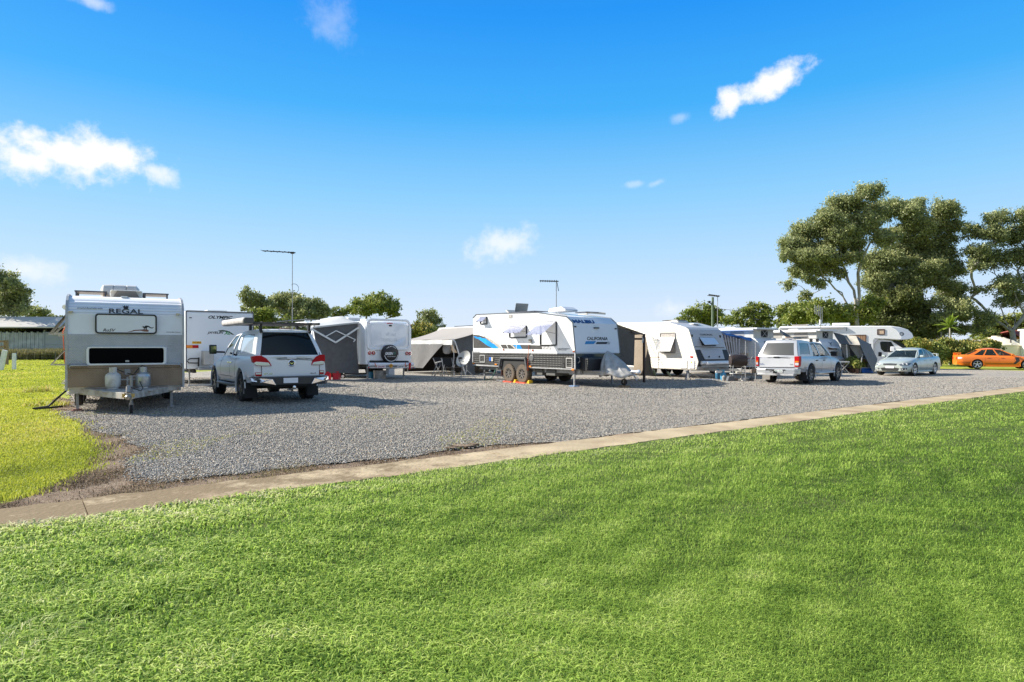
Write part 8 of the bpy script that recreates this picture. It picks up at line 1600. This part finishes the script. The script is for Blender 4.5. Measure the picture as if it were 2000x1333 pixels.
# ------------------------------------------------ sedans
def sedan(T, paint, clear=False, stripe=False):
    x0, x1 = -1.18, 3.70
    cur = dict(zbot=[(x0,.30),(-.8,.22),(0,.20),(2.8,.20),(3.4,.20),(x1,.26)], wsill=[(x0,.72),(-.8,.84),(1.4,.86),(3.0,.85),(3.45,.74),(x1,.55)], wmax=[(x0,.76),(-.85,.88),(0,.925),(1.4,.915),(2.83,.92),(3.35,.83),(x1,.60)],
               zmax=[(x0,.62),(0,.60),(1.4,.58),(2.83,.55),(x1,.46)], wsh=[(x0,.72),(-.8,.85),(0,.875),(1.4,.86),(2.83,.84),(3.3,.72),(x1,.50)], zsh=[(x0,.86),(-.6,.89),(.5,.89),(2.0,.87),(2.83,.78),(3.4,.66),(x1,.54)],
               wdeck=[(x0,.62),(-.7,.76),(.6,.78),(1.9,.76),(2.9,.68),(3.4,.55),(x1,.35)], zdeck=[(x0,.96),(-.9,1.0),(-.4,1.0),(.2,.96),(1.6,.94),(2.1,.94),(2.8,.86),(3.35,.75),(x1,.60)], crown=[(x0,.02),(0,.02),(2.2,.04),(3,.045),(x1,.02)])
    me, c = loft_body(cur, x0, x1, [(0,.33), (2.829,.33)], .375, 64); sk = Skin(me); body = obj('body', me, paint, T, smooth=35)
    obj('wheel_well', MB().box(-.42, .42, -.62, .62, .25, .72).box(2.41, 3.25, -.62, .62, .25, .70), blackm, body)
    for xx in (0, 2.829): flare(body, xx, .33, .38, .895, paint, .03)
    for xx in (0, 2.829):
        for s in (-1, 1): wheel(T, xx, s*.775, .325, .235, s, 5, .74, rubber, M('bright_alloy', (.62,.63,.65), .25, .8))
    g, side, end, roof = glasshouse(T, 'cabin', (-.50, 2.28, .74, .76, .97, .93), (.22, 1.42, .54, .55, 1.36, 1.36), [(.10,.30),(.335,.60),(.64,.94)], (.04,.96,.02,.95), (.05,.95,.05,.95), paint, carglass_c if clear else carglass, carglass_c if not clear else carglass, carglass, bulge=.045, roof_crown=.075, head=.05, sill=.02, gname='side_window')
    seats(g, [(1.15, (-.36,.36)), (.30, (-.36,.36))], .80, 1.22); obj('dashboard', MB().box(1.5, 2.05, -.66, .66, .88, .97).box(-.2, 1.6, -.7, .7, .86, .93), seat_m, g)
    obj('steering_wheel', MB().lathe([(.17,0), (.19,.01), (.17,.02)], (1.5,-.36,.98), 'x', 16), black, g)
    gp = M('panel_gap', (.02,.02,.022), .6)
    for ax in ('-y', '+y'):
        s = -1 if ax == '-y' else 1
        for x_, z0, z1 in ((.42,.35,.93), (1.22,.32,.93), (2.10,.32,.90)): obj('door_gap', sk.decal(MB(), [(x_-.006,z0), (x_+.006,z0), (x_+.006+.04,z1), (x_-.006+.04,z1)], ax, .002, rings=1, res=8), gp, body)
        for x_ in (.62, 1.42): 
            h = sk.hit((x_, s*5, .80), (0,-s,0)); obj('door_handle', MB().box(x_-.09, x_+.09, min(h.y, h.y+s*.03), max(h.y, h.y+s*.03), .785, .82), paint, body, bevel=.008)
        obj('wing_mirror', MB().prism(rr(1.93, 2.10, .96, 1.08, .04), 'y', *(sorted((s*.86, s*1.03)))), paint, T, bevel=.03); obj('mirror_stem', MB().bar((2.02, s*.78, .95), (2.02, s*.88, .99), .05, .04), black, T)
        obj('side_skirt', MB().box(.42, 2.42, *(sorted((s*.84, s*.90))), .17, .25), paint, T, bevel=.02)
    sp = MB(); sp.prism([(-1.17,1.13), (-.92,1.16), (-.90,1.14), (-1.15,1.10)], 'y', -.70, .70); spo = obj('spoiler', sp, paint, T, bevel=.01)
    for s in (-1, 1): obj('spoiler_stem', MB().prism([(-1.14,.94), (-.95,.98), (-.92,1.15), (-1.16,1.11)], 'y', *(sorted((s*.70, s*.64)))), paint, spo, bevel=.008)
    # lamps, grille, bumpers
    for s in (-1, 1):
        mb = MB(); ax = '+y' if s > 0 else '-y'
        h_ = obj('headlight', sk.decal(MB(), [(s*.44,.60), (s*.50,.545), (s*.80,.56), (s*.84,.66), (s*.72,.685), (s*.54,.665)][::s], '+x', .010), M('lamp_glass', (.10,.11,.12), .06, coat=1), T, smooth=60)
        for y_ in (.56, .70): q = sk.hit((6, s*y_, .62), (-1,0,0)); obj('lamp_bowl', MB().lathe([(.052,.0), (.045,-.01), (.01,-.012)][::-1], (q.x+.022, q.y, q.z), 'x', 16), clearlamp, h_, smooth=60)
        q = sk.hit((6, s*.66, .36), (-1,0,0)); fo = obj('fog_lamp', sk.decal(MB(), [(s*.50,.40), (s*.54,.31), (s*.74,.33), (s*.76,.42)][::s], '+x', .008), black, T, smooth=60)
        for y_ in (.58, .69): q = sk.hit((6, s*y_, .365), (-1,0,0)); obj('lens', MB().lathe([(.04,.012), (.01,.016)], (q.x+.0, q.y, q.z), 'x', 14), clearlamp, fo)
        obj('tail_lamp', sk.decal(MB(), [(s*.46,.80), (s*.46,.66), (s*.72,.66), (s*.76,.80), (s*.66,.87)][::s], '-x', .010), redlamp, T, smooth=60)
        obj('tail_lamp', sk.decal(MB(), [(-1.14,.70), (-.92,.72), (-.88,.80), (-.98,.84), (-1.14,.83)], ax, .008), clearlamp, T, smooth=60)
    gr_ = obj('grille', sk.decal(MB(), [(-.34,.64), (-.30,.56), (.30,.56), (.34,.64), (.0,.655)], '+x', .010), black, T, smooth=60)
    for k in range(4): z_ = .575+.02*k; a = sk.hit((6,-.28,z_), (-1,0,0)); m_ = sk.hit((6,0,z_), (-1,0,0)); b = sk.hit((6,.28,z_), (-1,0,0)); obj('grille_bar', MB().bar(a+Vector((.016,0,0)), m_+Vector((.016,0,0)), .008).bar(m_+Vector((.016,0,0)), b+Vector((.016,0,0)), .008), alloy, gr_)
    it = obj('air_intake', sk.decal(MB(), [(-.46,.40), (-.38,.27), (.38,.27), (.46,.40), (.30,.43), (-.30,.43)], '+x', .010), blackm, T, smooth=60)
    q = sk.hit((6,0,.44), (-1,0,0)); obj('number_plate', MB().box(q.x+.012, q.x+.024, -.20, .20, .405, .51), M('blank_plate', (.80,.80,.82), .4), T)
    if stripe:
        for ax in ('-y', '+y'):
            obj('stripe_decal', sk.decal(MB(), [(-.95,.455), (-.95,.44), (2.05,.36), (2.25,.36), (2.38,.62), (2.30,.84), (2.10,.82), (2.18,.60), (2.02,.44), (0,.46)], ax, .005, rings=10, res=10), M('graphite_vinyl', (.03,.028,.03), .5), body, smooth=60) if False else None
            for pts in ([(.42,.36), (2.02,.36), (2.02,.41), (.42,.385)], [(-1.10,.47), (-.42,.46), (-.42,.485), (-1.10,.495)], [(2.02,.36), (2.20,.36), (2.42,.60), (2.36,.82), (2.15,.82), (2.20,.60)]):
                obj('stripe_decal', sk.decal(MB(), pts, ax, .005, rings=5, res=8), M('graphite_vinyl', (.03,.028,.03), .5), body, smooth=60)
        for s in (-1, 1): obj('bonnet_scoop', sk.decal(MB(), [(2.30, s*.25), (2.55, s*.22), (2.62, s*.50), (2.34, s*.58)][::s], '+z', .01), M('graphite_vinyl', (.03,.028,.03), .5), body)
    obj('antenna', MB().tube([(.15,0,1.41), (.05,0,1.55)], .004, 5), black, T); obj('underbody', MB().box(-.9, 3.3, -.6, .6, .18, .3), skin_dark, T); return body
fS = Fr((22.38, 35.65), 218.8, .985); T = thing('sedan', 'pale green silver sedan with rear wing facing the camera, on the gravel near the hedge', 'car', fS, 'parked sedans'); sedan(T, greengrey)
fO = Fr((31.75, 44.3), -24, .955); T = thing('sedan', 'orange sedan with black side stripe parked side on at the right edge', 'car', fO, 'parked sedans'); sedan(T, orangecar, clear=True, stripe=True)
